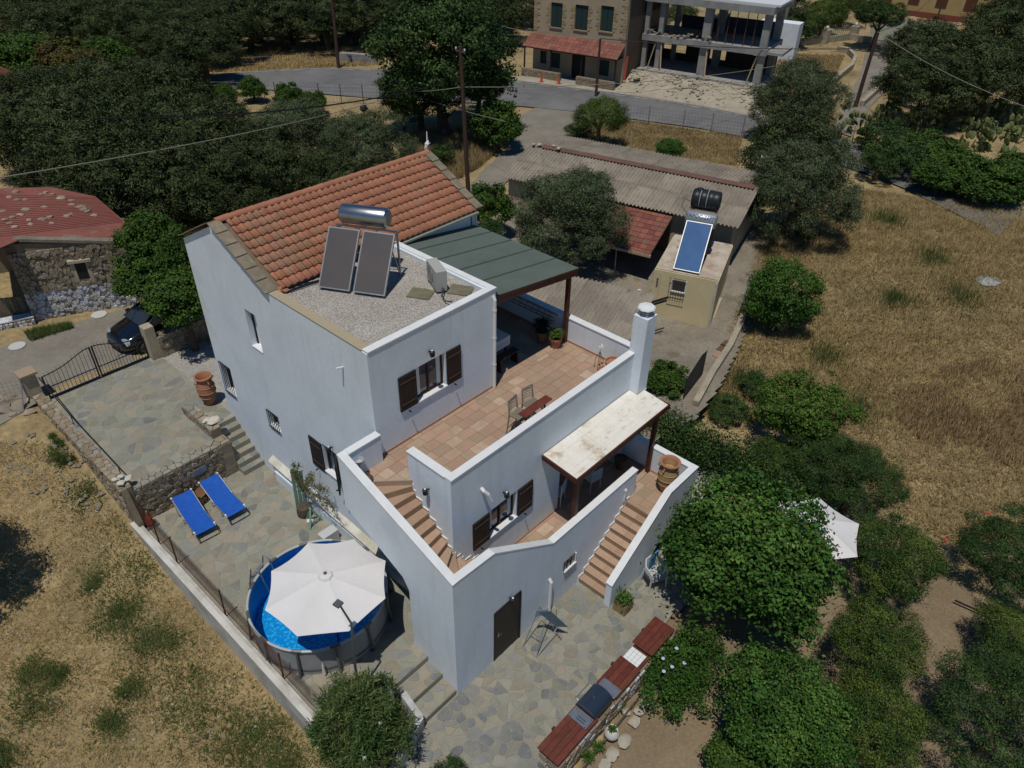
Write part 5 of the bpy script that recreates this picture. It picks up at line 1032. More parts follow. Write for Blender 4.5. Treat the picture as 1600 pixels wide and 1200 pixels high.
for k in range(ns):
    a0 = -.1+k*(LN_+.2)/ns; a1 = a0+(LN_+.2)/ns+.05; dzk = .006*(k % 2)
    corr(B(), F, a0, a1, (-.05, 3.97+dzk), (1.7, 4.38+dzk)).build('roof_sheet', ROOFFC, sh); corr(B(), F, a0, a1, (1.55, 4.35+dzk+.02), (3.22, 4.74+dzk)).build('roof_sheet', ROOFFC, sh)
    corr(B(), F, a0, a1, (3.18, 4.74+dzk), (5.1, 4.48+dzk)).build('roof_sheet', ROOFFC, sh); corr(B(), F, a0, a1, (4.95, 4.49+dzk), (7.0, 4.2+dzk)).build('roof_sheet', ROOFFC, sh)
RC = M('red_ridge_cap', (.17, .085, .065), .85, var=(.12, .07, .055), scale=2)
for k in range(8):
    a0 = .7+k*1.43; B().slab([F(a0, 2.95, 4.76), F(a0, 3.2, 4.84), F(a0, 3.45, 4.78), F(a0, 3.2, 4.87)], np.array(F(1.42, 0, 0))-np.array(F(0, 0, 0))).build('ridge_cap', RC, sh)
for a, b_, z, r in ((.5, 3.1, 4.85, .14), (.2, 3.0, 4.82, .12), (1.7, 3.0, 4.88, .13), (1.3, 3.2, 4.9, .1)):
    tag(B().rock(F(a, b_, z), r, int(a*10), .5).build('roof_stone', MATS['pale_rock'], smooth=True), 'pale stone weighing down the left end of the shed ridge', 'stone', 'stones on the shed ridge')
# red tiled lean-to and ochre annexe with concrete roof
lt = thing('lean_to', 'red flat-tiled lean-to roof against the front of the corrugated shed', 'lean-to', F(7, -1.5, 1))
def lr(a, t_): return F(a, .15-3.0*t_, 3.82-.85*t_)
nr = 9; nc = 15; FT = M('flat_red_tile', (.27, .095, .068), .85, var=(.19, .078, .058), scale=3, rnd=.22, fine=(15, .15), col3=(.17, .12, .085), s3=1., t3=.56)
for r in range(nr):
    for c in range(nc):
        a0 = 4.2+5.0*c/nc; a1 = 4.2+5.0*(c+1)/nc-.012; t0 = r/nr; t1 = (r+1)/nr+.01; P = [np.array(lr(a0, t0))+(0, 0, 0), np.array(lr(a1, t0)), np.array(lr(a1, t1))+(0, 0, .03), np.array(lr(a0, t1))+(0, 0, .03)]
        B().slab(P[::-1], (0, 0, .018)).build('roof_tile', FT, lt)
B().slab([lr(4.2, 0), lr(9.2, 0), lr(9.2, 1), lr(4.2, 1)], (0, 0, -.05)).build('underlay', BARK, lt)
B().beam(np.array(lr(4.2, 1))+(0, 0, -.02), np.array(lr(9.25, 1))+(0, 0, -.02), .1, .12).build('fascia', BEIGEW, lt)
B().beam(np.array(lr(4.1, -.04)), np.array(lr(9.3, -.04)), .14, .1).build('flashing', BEIGEW, lt)
B().tube([F(7.6, -2.8, 1.0), F(7.55, -2.75, 2.95)], .03, 8).tube([F(4.4, -2.8, 1), F(4.4, -2.8, 3)], .05, 8).build('post', GALV, lt)
B().slab([F(4.25, .28, .6), F(9.1, .28, .6), F(9.1, .28, 3.7), F(4.25, .28, 3.7)], np.array(F(0, -.03, 0))-np.array(F(0, 0, 0))).build('inner_wall', M('brown_shed_wall', (.14, .10, .07), .95, var=(.09, .065, .05), scale=1.), lt)
B().slab([F(4.2, .2, 1), F(4.2, -.7, 1), F(4.2, -.7, 3.3), F(4.2, .2, 3.5)], np.array(F(.2, 0, 0))-np.array(F(0, 0, 0))).build('side_wall', BEIGEW, lt)
an = thing('ochre_annexe', 'small ochre rendered annexe with flat stained roof and barred window', 'annexe', F(10.6, -1.6, 1))
An = frame2((18.1, 6.42), (.339, -.9408)); 
def Aslab(a0, a1, b0, b1, z0, z1): return B().obox(An(a0, b0, z0), np.array(An(a1, 0, 0))-np.array(An(a0, 0, 0)), np.array(An(0, b1, 0))-np.array(An(0, b0, 0)), (0, 0, z1-z0))
Aslab(0, 2.72, 0, .2, .6, 3.38).build('front_wall', OCHREW, an); Aslab(0, .2, .2, 3.6, .6, 3.38).build('side_wall', OCHREW, an); Aslab(2.52, 2.72, .2, 3.75, .6, 3.38).build('side_wall', OCHREW, an)
Aslab(.03, 2.69, .03, 3.75, 3.38, 3.43).build('roof_slab', M('stained_roof_screed', (.55, .49, .40), .9, var=(.42, .33, .25), scale=1.2, amt=.7, col3=(.30, .17, .10), s3=.9, t3=.56, fine=(9, .1)), an)
Aslab(.15, .23, -.02, -.002, 2.6, 3.0).build('vent', GALV, an)
wd = Aslab(.85, 1.4, -.01, -.003, 2.58, 3.06).build('window', GLASS, an)
Aslab(.81, .86, -.04, -.002, 2.55, 3.1).build('frame', WHITE_CAP, wd); Aslab(1.39, 1.44, -.04, -.002, 2.55, 3.1).build('frame', WHITE_CAP, wd); Aslab(.81, 1.44, -.06, -.002, 2.51, 2.56).build('frame', WHITE_CAP, wd)
gb_ = B()
for k in range(7): p_ = np.array(An(.74+.11*k, -.1, 2.13)); q_ = np.array(An(.74+.11*k, -.1, 3.18)); gb_.tube([p_, q_], .009, 5)
for z in (2.13, 2.5, 3.18): gb_.tube([An(.72, -.1, z), An(1.44, -.1, z)], .01, 5)
gb_.build('bar', RUST, wd)
B().tube([An(.3, -.04, 1.0), An(.3, -.04, 3.3)], .02, 6).build('pipe', OCHREW, an); B().tube([An(2.66, -.05, 1.0), An(2.66, -.05, 3.3)], .035, 6).build('pipe', WW, an)
so_, se, sn, back, tot = solar('solar_water_heater', 'blue solar collector with lettered silver tank on the ochre annexe roof', An(.75, .15, 3.43), (.339, -.9408), (.9408, .339), 2.25, 1.12, 1, rad(43), 0, 5.0, .26, 1.25, (0, 0, 0), COLB, GALV, True)
bk = back+se*tot/2
for ch_ in list(so_.children):
    if ch_.name.startswith('tank'): bpy.data.objects.remove(ch_)
SILV = M('silver_tank_paint', (.42, .44, .46), .35, metal=.5)
tk = B(); c = np.array([bk[0], bk[1], 5.08]); a = c-se*.62; z = c+se*.62
tk.tube([a-se*.04, a, a+se*.02, z-se*.02, z, z+se*.04], [.25, .31, .325, .325, .31, .25], 26); tko = tk.build('tank', SILV, so_, smooth=True)
tx = bpy.data.curves.new('lettering', 'FONT'); tx.body = 'YAFOOZEPM'; tx.size = .225; tx.extrude = .004; tx.align_x = 'CENTER'; tx.align_y = 'CENTER'; txo = bpy.data.objects.new('lettering', tx)
nd = (-sn*.80+np.array([0, 0, .60])); nd /= np.linalg.norm(nd); up_ = np.cross(nd, se); 
if up_[2] < 0: up_ = -up_
xd = np.cross(up_, nd); pos = c+nd*.332; sc.collection.objects.link(txo); txo.parent = tko
tx.materials.append(M('blue_lettering', (.03, .07, .16), .6)); TXM = wmat(tko).inverted() @ Matrix(((xd[0], up_[0], nd[0], pos[0]), (xd[1], up_[1], nd[1], pos[1]), (xd[2], up_[2], nd[2], pos[2]), (0, 0, 0, 1)))
txm = bpy.data.meshes.new_from_object(txo); tl_o = bpy.data.objects.new('lettering', txm); sc.collection.objects.link(tl_o); tl_o.parent = tko; tl_o.matrix_local = TXM; bpy.data.objects.remove(txo)
wt_ = thing('water_tank', 'black ribbed plastic water tank lying on an iron stand above the lettered silver tank', 'water tank', (bk[0], bk[1], 3.43)); c2 = bk+sn*.55; c2 = np.array([c2[0], c2[1], 5.75]); a = c2-se*.62; z = c2+se*.62
pr = [(0, .2), (.03, .38), (.1, .42), (.3, .43), (.32, .415), (.36, .415), (.38, .43), (.62, .43), (.64, .415), (.68, .415), (.7, .43), (.92, .43), (.94, .415), (1.0, .42), (1.15, .42), (1.21, .38), (1.24, .2)]
B().tube([a+se*q for q, _ in pr], [r for _, r in pr], 26).build('tank', TANK, wt_, smooth=True); B().lathe([(.13, 0), (.14, .05), (.11, .07)], (a[0]+se[0]*.3, a[1]+se[1]*.3, 6.15), 14).build('lid', TANK, wt_)
for q in (.38, .68): B().tube([c2+(q-.62)*se+.436*np.array([-math.cos(t_)*sn[0]*1, -math.cos(t_)*sn[1], math.sin(t_)]) for t_ in np.linspace(-.5, math.pi+.5, 16)], .008, 4).build('strap', PVC, wt_)
f = B()
for da in (-.5, .5):
    for dn in (-.3, .3): p_ = c2+se*da+sn*dn; f.beam((p_[0], p_[1], 3.44), (p_[0], p_[1], 5.42), .035)
for dn in (-.3, .3): p_, q_ = c2+se*-.6+sn*dn, c2+se*.6+sn*dn; f.beam((p_[0], p_[1], 5.4), (q_[0], q_[1], 5.4), .05)
f.build('stand', RUST, wt_); B().tube([a+np.array([0, 0, -.2]), a-se*.3+np.array([0, 0, -.1]), a-se*.4+np.array([0, 0, -.45]), bk+np.array([0, 0, 5.2-bk[2]])-se*.6], .012, 5).build('hose', BLACKM, wt_)
# carport roof
cpt = thing('carport_roof', 'low corrugated carport roof between the white terrace parapet and the ochre annexe', 'carport', (13, 7, 1)); 
Fc = frame2((10.2, 12.0), (.30, -.954))
for k in range(8): corr(B(), Fc, .2+k*1.0, 1.24+k*1.0, (-.3, 2.75+.006*(k % 2)), (4.3, 3.05+.006*(k % 2)), .19, .04).build('roof_sheet', ROOFFC, cpt)
for a in (.5, 4, 7.8): B().tube([Fc(a, 4.0, .9), Fc(a, 4.0, 3.0)], .04, 6).build('post', RUST, cpt)
for a in (.5, 2.9, 5.3, 7.8): B().beam(Fc(a, -.2, 2.68), Fc(a, 4.3, 2.98), .06, .1).build('beam', BARK, cpt)
B().beam(Fc(8.0, 3.6, 2.9), Fc(8.7, 4.6, 2.9), .07).beam(Fc(8.0, 3.3, 2.9), Fc(8.7, 4.3, 2.9), .07).build('beam', BLACKM, cpt)
# boundary wall of the yard, gate panel, screen, boards
byw = thing('yard_wall', 'low grey concrete boundary wall curving along the neighbour yard beside the dry field', 'wall', (20, 3, .8)); PW = [Z(1085, 640, .9), Z(1112, 590, .9), Z(1140, 545, 1.0), Z(1165, 490, 1.05), Z(1170, 430, 1.1), Z(1183, 375, 1.2)]
for p_, q_ in zip(PW[:-1], PW[1:]): B().beam((p_[0], p_[1], .8), (q_[0]+.0, q_[1], .8), .24, 1.0).build('wall_length', BLOCKW, byw)
gpn = thing('mesh_gate', 'pale grey wire gate leaf leaning on the yard wall', 'gate', Z(1160, 480, 1.06)); a, b_ = np.array(Z(1148, 500, 1.07)), np.array(Z(1162, 455, 1.07)); f = B(); ou = np.array([.22, -.1, 1.0])
for t_ in np.linspace(0, 1, 9): f.tube([a+(b_-a)*t_, a+(b_-a)*t_+ou], .012, 5)
for t_ in np.linspace(0, 1, 6): f.tube([a+ou*t_, b_+ou*t_], .012, 5)
f.build('frame', M('pale_green_metal', (.26, .30, .28), .6), gpn)
scn = thing('reed_screen', 'dark weathered screen panel leaning beside the hedge in the neighbour yard', 'screen', Z(1085, 620, 1.0)); a, b_ = np.array(Z(1066, 628, 1.0)), np.array(Z(1095, 590, 1.0))
REED = M('dark_reed', (.07, .065, .06), .95, rnd=.3)
for t_ in np.linspace(0, 1, 12): p_ = a+(b_-a)*t_; B().obox(p_, (b_-a)/12.5, (.01, .01, 0), (0, 0, 1.35-.4*abs(t_-.7))).build('slat', REED, scn)
for k, (u_, v_, lb) in enumerate(((1124, 555, 'terracotta drain cover in the neighbour yard near the wall'), (1130, 545, 'dark square drain cover behind the terracotta one in the yard'), (1136, 538, 'third drain cover of the row in the neighbour yard, furthest away'))):
    p = Z(u_, v_, 1.07); tag(B().box(p[0]-.25, p[0]+.25, p[1]-.2, p[1]+.2, 1.06, 1.1).build('drain_cover', (POTD if k else M('pink_slab', (.36, .22, .16), .9))), lb, 'drain cover')
p, q = Z(1110, 502, 1.1), Z(1121, 478, 1.1); tag(B().beam(p, (q[0]+.1, q[1], 1.5), .2, .03).build('board', M('pale_board', (.40, .34, .22), .8)), 'pale board leaning at the corner of the ochre annexe', 'board')
p = Z(1112, 385+75, 1.06)
t = thing('tv_antenna', 'television aerial on a thin pole beside the right end of the shed', 'antenna', F(12.6, 1.0, 1.0)); base = np.array(F(12.3, 4.6, 3.2)); top_ = base+np.array([.15, .1, 2.6]); B().tube([base, top_], .016, 6).build('mast', GALV, t); f = B()
for k in range(6): c_ = top_+np.array([.12*k-.3, .05*k, -.02*k]); f.tube([c_-np.array([.12, -.25, 0]), c_+np.array([.12, -.25, 0])], .006, 4)
f.tube([top_+np.array([-.4, 0, 0]), top_+np.array([.4, .2, -.1])], .007, 4).build('dipole', GALV, t)
p = Z(1005, 458, 1.07); tag(B().box(p[0]-.5, p[0]+.1, p[1]-.1, p[1]+.25, 1.06, 1.45).build('white_cabinet', WHITE_CAP), 'white chest in the shade under the lean-to', 'chest')

# ================================================================ OLD STONE HOUSE ON THE LEFT
Fo = frame2((-1.09, 23.5), (.891, -.454))
oh = thing('stone_house', 'old rubble stone house with red roof and whitewashed lower wall at the left edge', 'house', (-1, 24.5, 1.8))
A0, A1_ = -4.5, 5.35; ez = 4.72
B().slab([Fo(0, 0, 1.2), Fo(2.0, 0, 1.2), Fo(2.0, 0, 3.5), Fo(2.0, 0, 5.1), Fo(.6, 0, 5.3), Fo(0, 0, 5.3)][::-1], np.array(Fo(0, .5, 0))-np.array(Fo(0, 0, 0))).build('front_wall', RUBM, oh)
B().slab([Fo(2.0, 0, 1.2), Fo(A1_-.4, 0, 1.2), Fo(A1_-.4, 0, 4.6), Fo(2.0, 0, 5.25)][::-1], np.array(Fo(0, .5, 0))-np.array(Fo(0, 0, 0))).build('front_wall', RUBM, oh)
_A, _Bq, _C = np.array(Fo(5.0, -.05, 4.66)), np.array(Fo(.6, -.05, 5.42)), np.array(Z(80, 294, 5.1)); _n = np.cross(_Bq-_A, _C-_A)
def onroof(u_, v_, up=0.): r = ray(u_, v_); t_ = ((_A-CAM)@_n)/(r@_n); p_ = CAM+t_*r; return (p_[0], p_[1], p_[2]+up)
_rb = onroof(150, 309)
B().slab([Fo(4.85, .4, 1.2), (_rb[0]-.2, _rb[1]-.2, 1.2), (_rb[0]-.2, _rb[1]-.2, _rb[2]-.1), Fo(4.85, .4, 4.5)], np.array(Fo(-.4, 0, 0))-np.array(Fo(0, 0, 0))).build('side_wall', RUBM, oh)
PLY = M('yellowed_plaster', (.30, .26, .16), .95, var=(.22, .19, .12), scale=1.5, amt=.8, fine=(8, .2), bump=.4)
B().slab([Fo(0, 0, 1.2), Fo(0, 5, 1.2), Fo(0, 5, 5.2), Fo(0, 0, 5.35)][::-1], np.array(Fo(.35, 0, 0))-np.array(Fo(0, 0, 0))).build('reveal_wall', PLY, oh)
B().slab([Fo(-.06, .3, 1.9), Fo(-.06, .42, 1.9), Fo(-.06, .42, 4.4), Fo(-.06, .3, 4.4)], np.array(Fo(.05, 0, 0))-np.array(Fo(0, 0, 0))).slab([Fo(-.06, 1.2, 1.9), Fo(-.06, 1.3, 1.9), Fo(-.06, 1.3, 4.6), Fo(-.06, 1.2, 4.6)], np.array(Fo(.05, 0, 0))-np.array(Fo(0, 0, 0))).build('door_frame', BLACKM, oh)
B().slab([Fo(-5, 4.9, 1.2), Fo(0, 4.9, 1.2), Fo(0, 4.9, 5.2), Fo(-5, 4.9, 5.2)][::-1], np.array(Fo(0, .3, 0))-np.array(Fo(0, 0, 0))).build('inner_wall', RUBM, oh)
e1_ = np.array(Fo(1, 0, 0))-np.array(Fo(0, 0, 0)); nrm_ = np.array(Fo(0, -1, 0))-np.array(Fo(0, 0, 0))
for nm, z0, h_, mats, wts, nst_ in (('upper', 3.2, 1.75, RUB, (3, 3, 4, 1), 420), ('lower', 1.9, 1.3, [LIME, RUB[3]], (6, 1), 330)):
    O_ = np.array(Fo(0, 0, z0))
    def msk(P, z0=z0):
        a_ = np.dot(P[:2]-np.array(Fo(0, 0, 0))[:2], e1_[:2]); return not (1.95 < a_ < 2.6 and 3.4 < P[2] < 4.4) and P[2] < 5.3-.13*max(0, a_-.6) and a_ < 4.9
    stones(oh, 'stone', O_, e1_, (0, 0, 1), 4.92, h_, nst_, 200+nst_, .004, .05, mats, wts, mask=msk, asp=1.6, thv=.9, limit=140, relax=1.6)
wd = B().slab([Fo(2.1, -.005, 3.5), Fo(2.5, -.005, 3.5), Fo(2.5, -.005, 4.2), Fo(2.1, -.005, 4.2)][::-1], np.array(Fo(0, .02, 0))-np.array(Fo(0, 0, 0))).build('window', BLACKM, oh)
B().slab([Fo(1.9, -.12, 4.25), Fo(2.75, -.12, 4.25), Fo(2.75, -.12, 4.36), Fo(1.9, -.12, 4.36)][::-1], np.array(Fo(0, .2, .1))-np.array(Fo(0, 0, 0))).build('lintel', BEIGEW, wd)
B().slab([Fo(2.5, -.03, 3.4), Fo(2.65, -.03, 3.4), Fo(2.65, -.03, 4.25), Fo(2.5, -.03, 4.25)][::-1], np.array(Fo(0, .06, 0))-np.array(Fo(0, 0, 0))).build('jamb', BEIGEW, wd); B().slab([Fo(1.95, -.03, 3.4), Fo(2.1, -.03, 3.4), Fo(2.1, -.03, 4.25), Fo(1.95, -.03, 4.25)][::-1], np.array(Fo(0, .06, 0))-np.array(Fo(0, 0, 0))).build('jamb', BEIGEW, wd)
RR = M('faded_red_roof', (.25, .085, .07), .9, var=(.20, .07, .055), scale=.9, amt=.6, fine=(10, .15), col3=(.20, .16, .12), s3=.8, t3=.6, rnd=.1)
B().slab([tuple(_A), _rb, onroof(80, 294), onroof(-80, 299), onroof(-80, 395), onroof(0, 390), tuple(_Bq)][::-1], (0, 0, .06)).build('roof', RR, oh)
for k in range(1, 22):
    t_ = k/22; a_ = np.array(onroof(195-45*t_*1.0, 351-42*t_, .07)); b_ = np.array(onroof(-80, 385-84*t_, .07)); B().beam(a_, b_, .035, .02).build('sheet_lap', RR, oh)
B().slab([Fo(-1.5, -.08, 5.36), Fo(.6, -.08, 5.40), Fo(4.95, -.08, 4.64), Fo(4.95, -.08, 4.75), Fo(.6, -.08, 5.52), Fo(-1.5, -.08, 5.46)], np.array(Fo(0, .3, 0))-np.array(Fo(0, 0, 0))).build('verge', CONC2, oh)
kk = 0
for (u_, v_, r) in ((25, 302, .3), (15, 310, .22), (28, 315, .26), (40, 314, .22), (65, 306, .18), (72, 303, .2), (83, 306, .22), (96, 312, .34), (112, 316, .25), (113, 322, .24), (126, 326, .38), (137, 333, .26), (148, 339, .26), (5, 332, .24), (40, 330, .32), (70, 326, .24), (32, 338, .24), (20, 342, .24), (8, 346, .22), (66, 345, .3), (78, 342, .25), (105, 340, .28), (112, 337, .22), (46, 346, .2), (16, 352, .24), (25, 357, .26), (48, 353, .22), (82, 351, .2), (132, 330, .3)):
    p = onroof(u_, v_, .08); kk += 1
    tag(B().rock((p[0], p[1], p[2]-.02), r*.55, 300+kk, .55).build('roof_stone', (RUB[2], RUB[0], RUB[3])[kk % 3], smooth=True), 'loose stone weighing down the red roof of the old stone house', 'stone', 'stones on the red roof of the old house')
# ruined doorway and wall on its left
t = thing('timber_gate', 'weathered plank barn door standing open at the left of the old stone house', 'door', Z(30, 470, 2)); a, b_ = np.array(Z(0, 490, 2.0)), np.array(Z(50, 498, 2.0))
OLDW = M('old_grey_timber', (.20, .17, .11), .95, var=(.10, .085, .06), scale=5, rnd=.15)
for t_ in np.linspace(0, 1, 5): p_ = np.array(Fo(-.4-t_*.9, .25+.1*t_, 1.9)); B().obox(p_, e1_*.2, (np.array(Fo(0, .04, 0))-np.array(Fo(0, 0, 0))), (0, 0, 1.1)).build('plank', OLDW, t)
sw = thing('dry_stone_wall', 'low whitewashed dry stone wall along the lane in front of the old house', 'wall', Z(30, 520, 1.9)); a, b_ = np.array(Z(-60, 540, 1.7)), np.array(Z(58, 508, 1.9)); L_ = np.linalg.norm((b_-a)[:2]); ed = (b_-a)*np.array([1, 1, 0]); ed /= np.linalg.norm(ed); nd_ = np.array([-ed[1], ed[0], 0])
B().obox(a+nd_*.02+(0, 0, -.5), ed*L_, nd_*.45, (0, 0, 1.05)).build('core', RUBM, sw); stones(sw, 'stone', a+(0, 0, -.1), ed, (0, 0, 1), L_, .62, 90, 91, .012, .06, [LIME, LIME, RUB[2]], (4, 3, 1), asp=1.3, thv=.6)
B().obox(a+(0, 0, .55), ed*L_, nd_*.45, (0, 0, .05)).build('coping', LIME, sw)
for k, (u_, v_) in enumerate(((155, 492), (27, 541))): p = G(u_, v_, .06); tag(B().lathe([(.3, 0), (.3, .03)], p, 14).build('manhole_cover', M('white_spot', (.5, .5, .48), .9) if 'white_spot' not in MATS else MATS['white_spot']), ('round whitewashed cover on the lane below the corner of the old house', 'round whitewashed cover on the lane near the dry stone wall')[k], 'cover')

# ================================================================ CAR
def car():
    p = np.array(Z(195, 540, 2.0)); q = np.array(Z(150, 505, 2.0)); t = thing('parked_car', 'black car parked behind the right leaf of the iron gate under the vine', 'car', (2.2, 18.95, 1.9), rad(184))
    # body: cross sections along x (nose at +x), rounded
    Lc = 4.1; sec = [(-2.05, .60, .45, .72), (-1.9, .80, .3, 1.0), (-1.2, .85, .22, 1.42), (-.2, .87, .22, 1.46), (.55, .87, .22, 1.36), (1.05, .87, .22, 1.02), (1.6, .84, .22, .92), (1.95, .72, .26, .78), (2.1, .50, .35, .62)]
    vs = []; n = 14
    for x, hw, z0, z1 in sec:
        for j in range(n):
            a = 2*math.pi*j/n+.22; ca, sa = math.cos(a), math.sin(a); ex = .55
            yy = hw*math.copysign(abs(ca)**ex, ca); zz_ = (z0+z1)/2+(z1-z0)/2*math.copysign(abs(sa)**ex, sa)
            if z1 > 1.1 and zz_ > 1.0: yy *= .80
            vs.append((x, yy, zz_))
    fs = [(i*n+j, (i+1)*n+j, (i+1)*n+(j+1) % n, i*n+(j+1) % n) for i in range(len(sec)-1) for j in range(n)]+[tuple(range(n)), tuple((len(sec)-1)*n+j for j in reversed(range(n)))]
    b = B().add(vs, fs).build('body', CAR, t, local=True); md = b.modifiers.new('s', 'SUBSURF'); md.levels = 2; md.render_levels = 2
    for p_ in b.data.polygons: p_.use_smooth = True
    B().slab([(.62, -.58, 1.335), (.62, .58, 1.335), (1.12, .68, 1.04), (1.12, -.68, 1.04)], (.02, 0, .03)).build('windscreen', GLASS, t, local=True)
    for s_ in (-1, 1):
        B().slab([(-1.2, s_*.77, 1.0), (.95, s_*.79, .98), (.5, s_*.70, 1.3), (-1.0, s_*.68, 1.36)][::s_], (0, s_*.02, 0)).build('side_window', GLASS, t, local=True)
        h = B().lathe([(.02, -.02), (.17, 0), (.19, .05), (.02, .1)], (0, 0, 0), 14).build('headlight', HEADL, t, local=True, smooth=True); h.location = (1.83, s_*.60, .68); h.rotation_euler = (0, rad(65), s_*rad(18)); h.scale = (.75, 1.2, 1)
        for x in (1.32, -1.3):
            wh = B().tube([(x, s_*.72, .32), (x, s_*.885, .32)], .32, 24).build('wheel', RUBBER, t, local=True); B().tube([(x, s_*.88, .32), (x, s_*.895, .32)], .2, 14).build('rim', GALV, wh, local=True)
            for k in range(5): a = 2*math.pi*k/5; B().beam((x, s_*.9, .32), (x+.18*math.cos(a), s_*.9, .32+.18*math.sin(a)), .04, .02).build('spoke', STEEL, wh, local=True)
        B().box(.72, .9, s_*.93-.08, s_*.93+.08, .98, 1.1).build('mirror', CAR, t, local=True, bevel=.02)
    B().box(2.02, 2.1, -.4, .4, .36, .5).build('grille', BLACKM, t, local=True)
car()

# ================================================================ BUILDINGS ACROSS THE ROAD
Fb = frame2((43.91, 35.92), (.2014, -.9795)); VB = lambda a, b_=0, z=0: np.array(Fb(a, b_, z))-np.array(Fb(0, 0, 0))
def fb(a0, a1, b0, b1, z0, z1): return B().obox(Fb(a0, b0, z0), VB(a1-a0), VB(0, b1-b0), (0, 0, z1-z0))
sb = thing('stone_building', 'two storey sandstone building with dark green shutters and red tiled awning across the road', 'building', Fb(4, 4, 2))
holes = [(1.55, 2.6, 5.75, 7.55), (3.75, 4.9, 5.8, 7.6), (6.0, 7.1, 5.95, 7.75), (3.7, 4.95, 2.0, 4.0), (.7, 1.3, 2.8, 3.8), (1.7, 2.6, 2.6, 3.8), (6.2, 7.1, 2.6, 3.8)]
xsx = sorted({0, 8.3, *[h[0] for h in holes], *[h[1] for h in holes]})
for a, c in zip(xsx[:-1], xsx[1:]):
    z = 1.8
    for h in sorted([h for h in holes if h[0] <= a+1e-6 and h[1] >= c-1e-6], key=lambda h: h[2]): fb(a, c, 0, .4, z, h[2]).build('front_wall', SANDST, sb); z = h[3]
    fb(a, c, 0, .4, z, 9.0).build('front_wall', SANDST, sb)
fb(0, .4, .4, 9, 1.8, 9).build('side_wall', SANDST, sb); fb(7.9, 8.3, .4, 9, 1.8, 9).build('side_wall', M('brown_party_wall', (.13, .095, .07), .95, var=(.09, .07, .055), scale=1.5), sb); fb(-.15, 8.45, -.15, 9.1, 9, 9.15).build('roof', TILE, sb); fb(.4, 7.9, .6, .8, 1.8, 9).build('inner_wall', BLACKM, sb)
for k in range(16):
    for a in ((-.01, .55 if k % 2 else .35), (8.31-(.55 if k % 2 else .35), 8.31)): fb(a[0], a[1], -.03, -.0, 5.35+.0+.23*k, 5.35+.23*k+.21).build('quoin', QUOIN, sb)
for h in holes[:3]:
    w_ = fb(h[0]+.02, h[1]-.02, .15, .2, h[2], h[3]).build('window', SHUTG, sb)
    for s_ in (0, 1): m_ = (h[0]+h[1])/2; fb(h[0]+.04 if s_ == 0 else m_+.02, m_-.02 if s_ == 0 else h[1]-.04, .09, .15, h[2]+.03, h[3]-.03).build('shutter', SHUTG, w_)
    fb(h[0]-.08, h[1]+.08, -.08, .1, h[2]-.1, h[2]).build('sill', QUOIN, w_)
    for k in range(7): z = h[2]+.02+.26*k; l_ = .38 if k % 2 else .24; fb(h[0]-l_, h[0]-.005, -.025, 0, z, z+.23).build('quoin', QUOIN, w_); fb(h[1]+.005, h[1]+l_, -.025, 0, z, z+.23).build('quoin', QUOIN, w_)
for h in holes[4:]: fb(h[0], h[1], .12, .2, h[2], h[3]).build('window', SHUTG, sb)
dd = fb(3.7, 4.95, .15, .2, 2.0, 4.0).build('door', M('dark_door', (.02, .018, .016), .6), sb)
aw = B(); 
for r in range(5):
    for c in range(24):
        a0 = -.2+8.6*c/24; b0 = -.05-1.45*r/5; z0 = 5.15-.85*r/5; B().slab([Fb(a0, b0, z0), Fb(a0+.345, b0, z0), Fb(a0+.345, b0-.3, z0-.16), Fb(a0, b0-.3, z0-.16)], (0, 0, .04)).build('awning_tile', FT, sb)
for a in (-.1, 2.4, 5.2, 8.2): fb(a, a+.1, -1.4, -1.3, 2.0, 4.3).build('awning_post', BLACKM, sb)
fb(-.2, 8.4, -1.48, -1.4, 4.25, 4.33).build('fascia', BLACKM, sb); fb(.0, 8.3, -1.35, -.01, 4.2, 4.24).build('soffit', BARK, sb)
for a0, a1 in ((-.15, 3.5), (5.0, 8.4)):
    w_ = fb(a0, a1, -1.7, -1.4, 1.8, 2.65).build('porch_wall', RUBM, sb); stones(w_, 'stone', Fb(a0, -1.7, 1.95), VB(1), (0, 0, 1), a1-a0, .7, 70, int(a0*7)+33, .012, .03, [RUB[0], RUB[3]], (1, 1), asp=1.4)
fb(-.15, 8.4, -1.4, 0, 1.8, 2.06).build('porch_floor', CONC, sb)
# concrete frame
cf = thing('concrete_frame', 'unfinished grey concrete building frame with rubble on its floors beside the stone building', 'building', Fb(13.5, 4, 2))
for k in range(2):
    for j, a in enumerate((8.75, 9.95, 13.6, 18.2)):
        w_ = (.34, .36, .62, .55)[j]
        fb(a-.2, a-.2+w_, 3.15+3.6*k, 3.15+3.6*k+min(w_, .45), 1.9, 7.96).build('column', CONC, cf)
fb(8.5, 18.7, 2.95, 7.6, 5.08, 5.55).build('floor_slab', CONC, cf); fb(8.5, 18.7, 2.8, 7.7, 7.95, 8.45).build('roof_slab', CONC, cf); fb(8.5, 19.0, 2.5, 7.7, 1.8, 2.95).build('ground_slab', CONC, cf)
fb(18.7, 19.9, 3.0, 6, 5.2, 5.4).build('balcony', CONC, cf)
mb_ = B(); nA, nB = 40, 12; vv = []
for i_ in range(nA+1):
    for j_ in range(nB+1):
        a = 8.35+12.0*i_/nA; b_ = -1.7+4.4*j_/nB; x_, y_, _ = Fb(a, b_, 0); vv.append((x_, y_, 2.06+.72*sst(j_/nB)+.09*math.sin(a*2.1+b_*3)*math.sin(b_*2.3+a)*min(1, j_/2)))
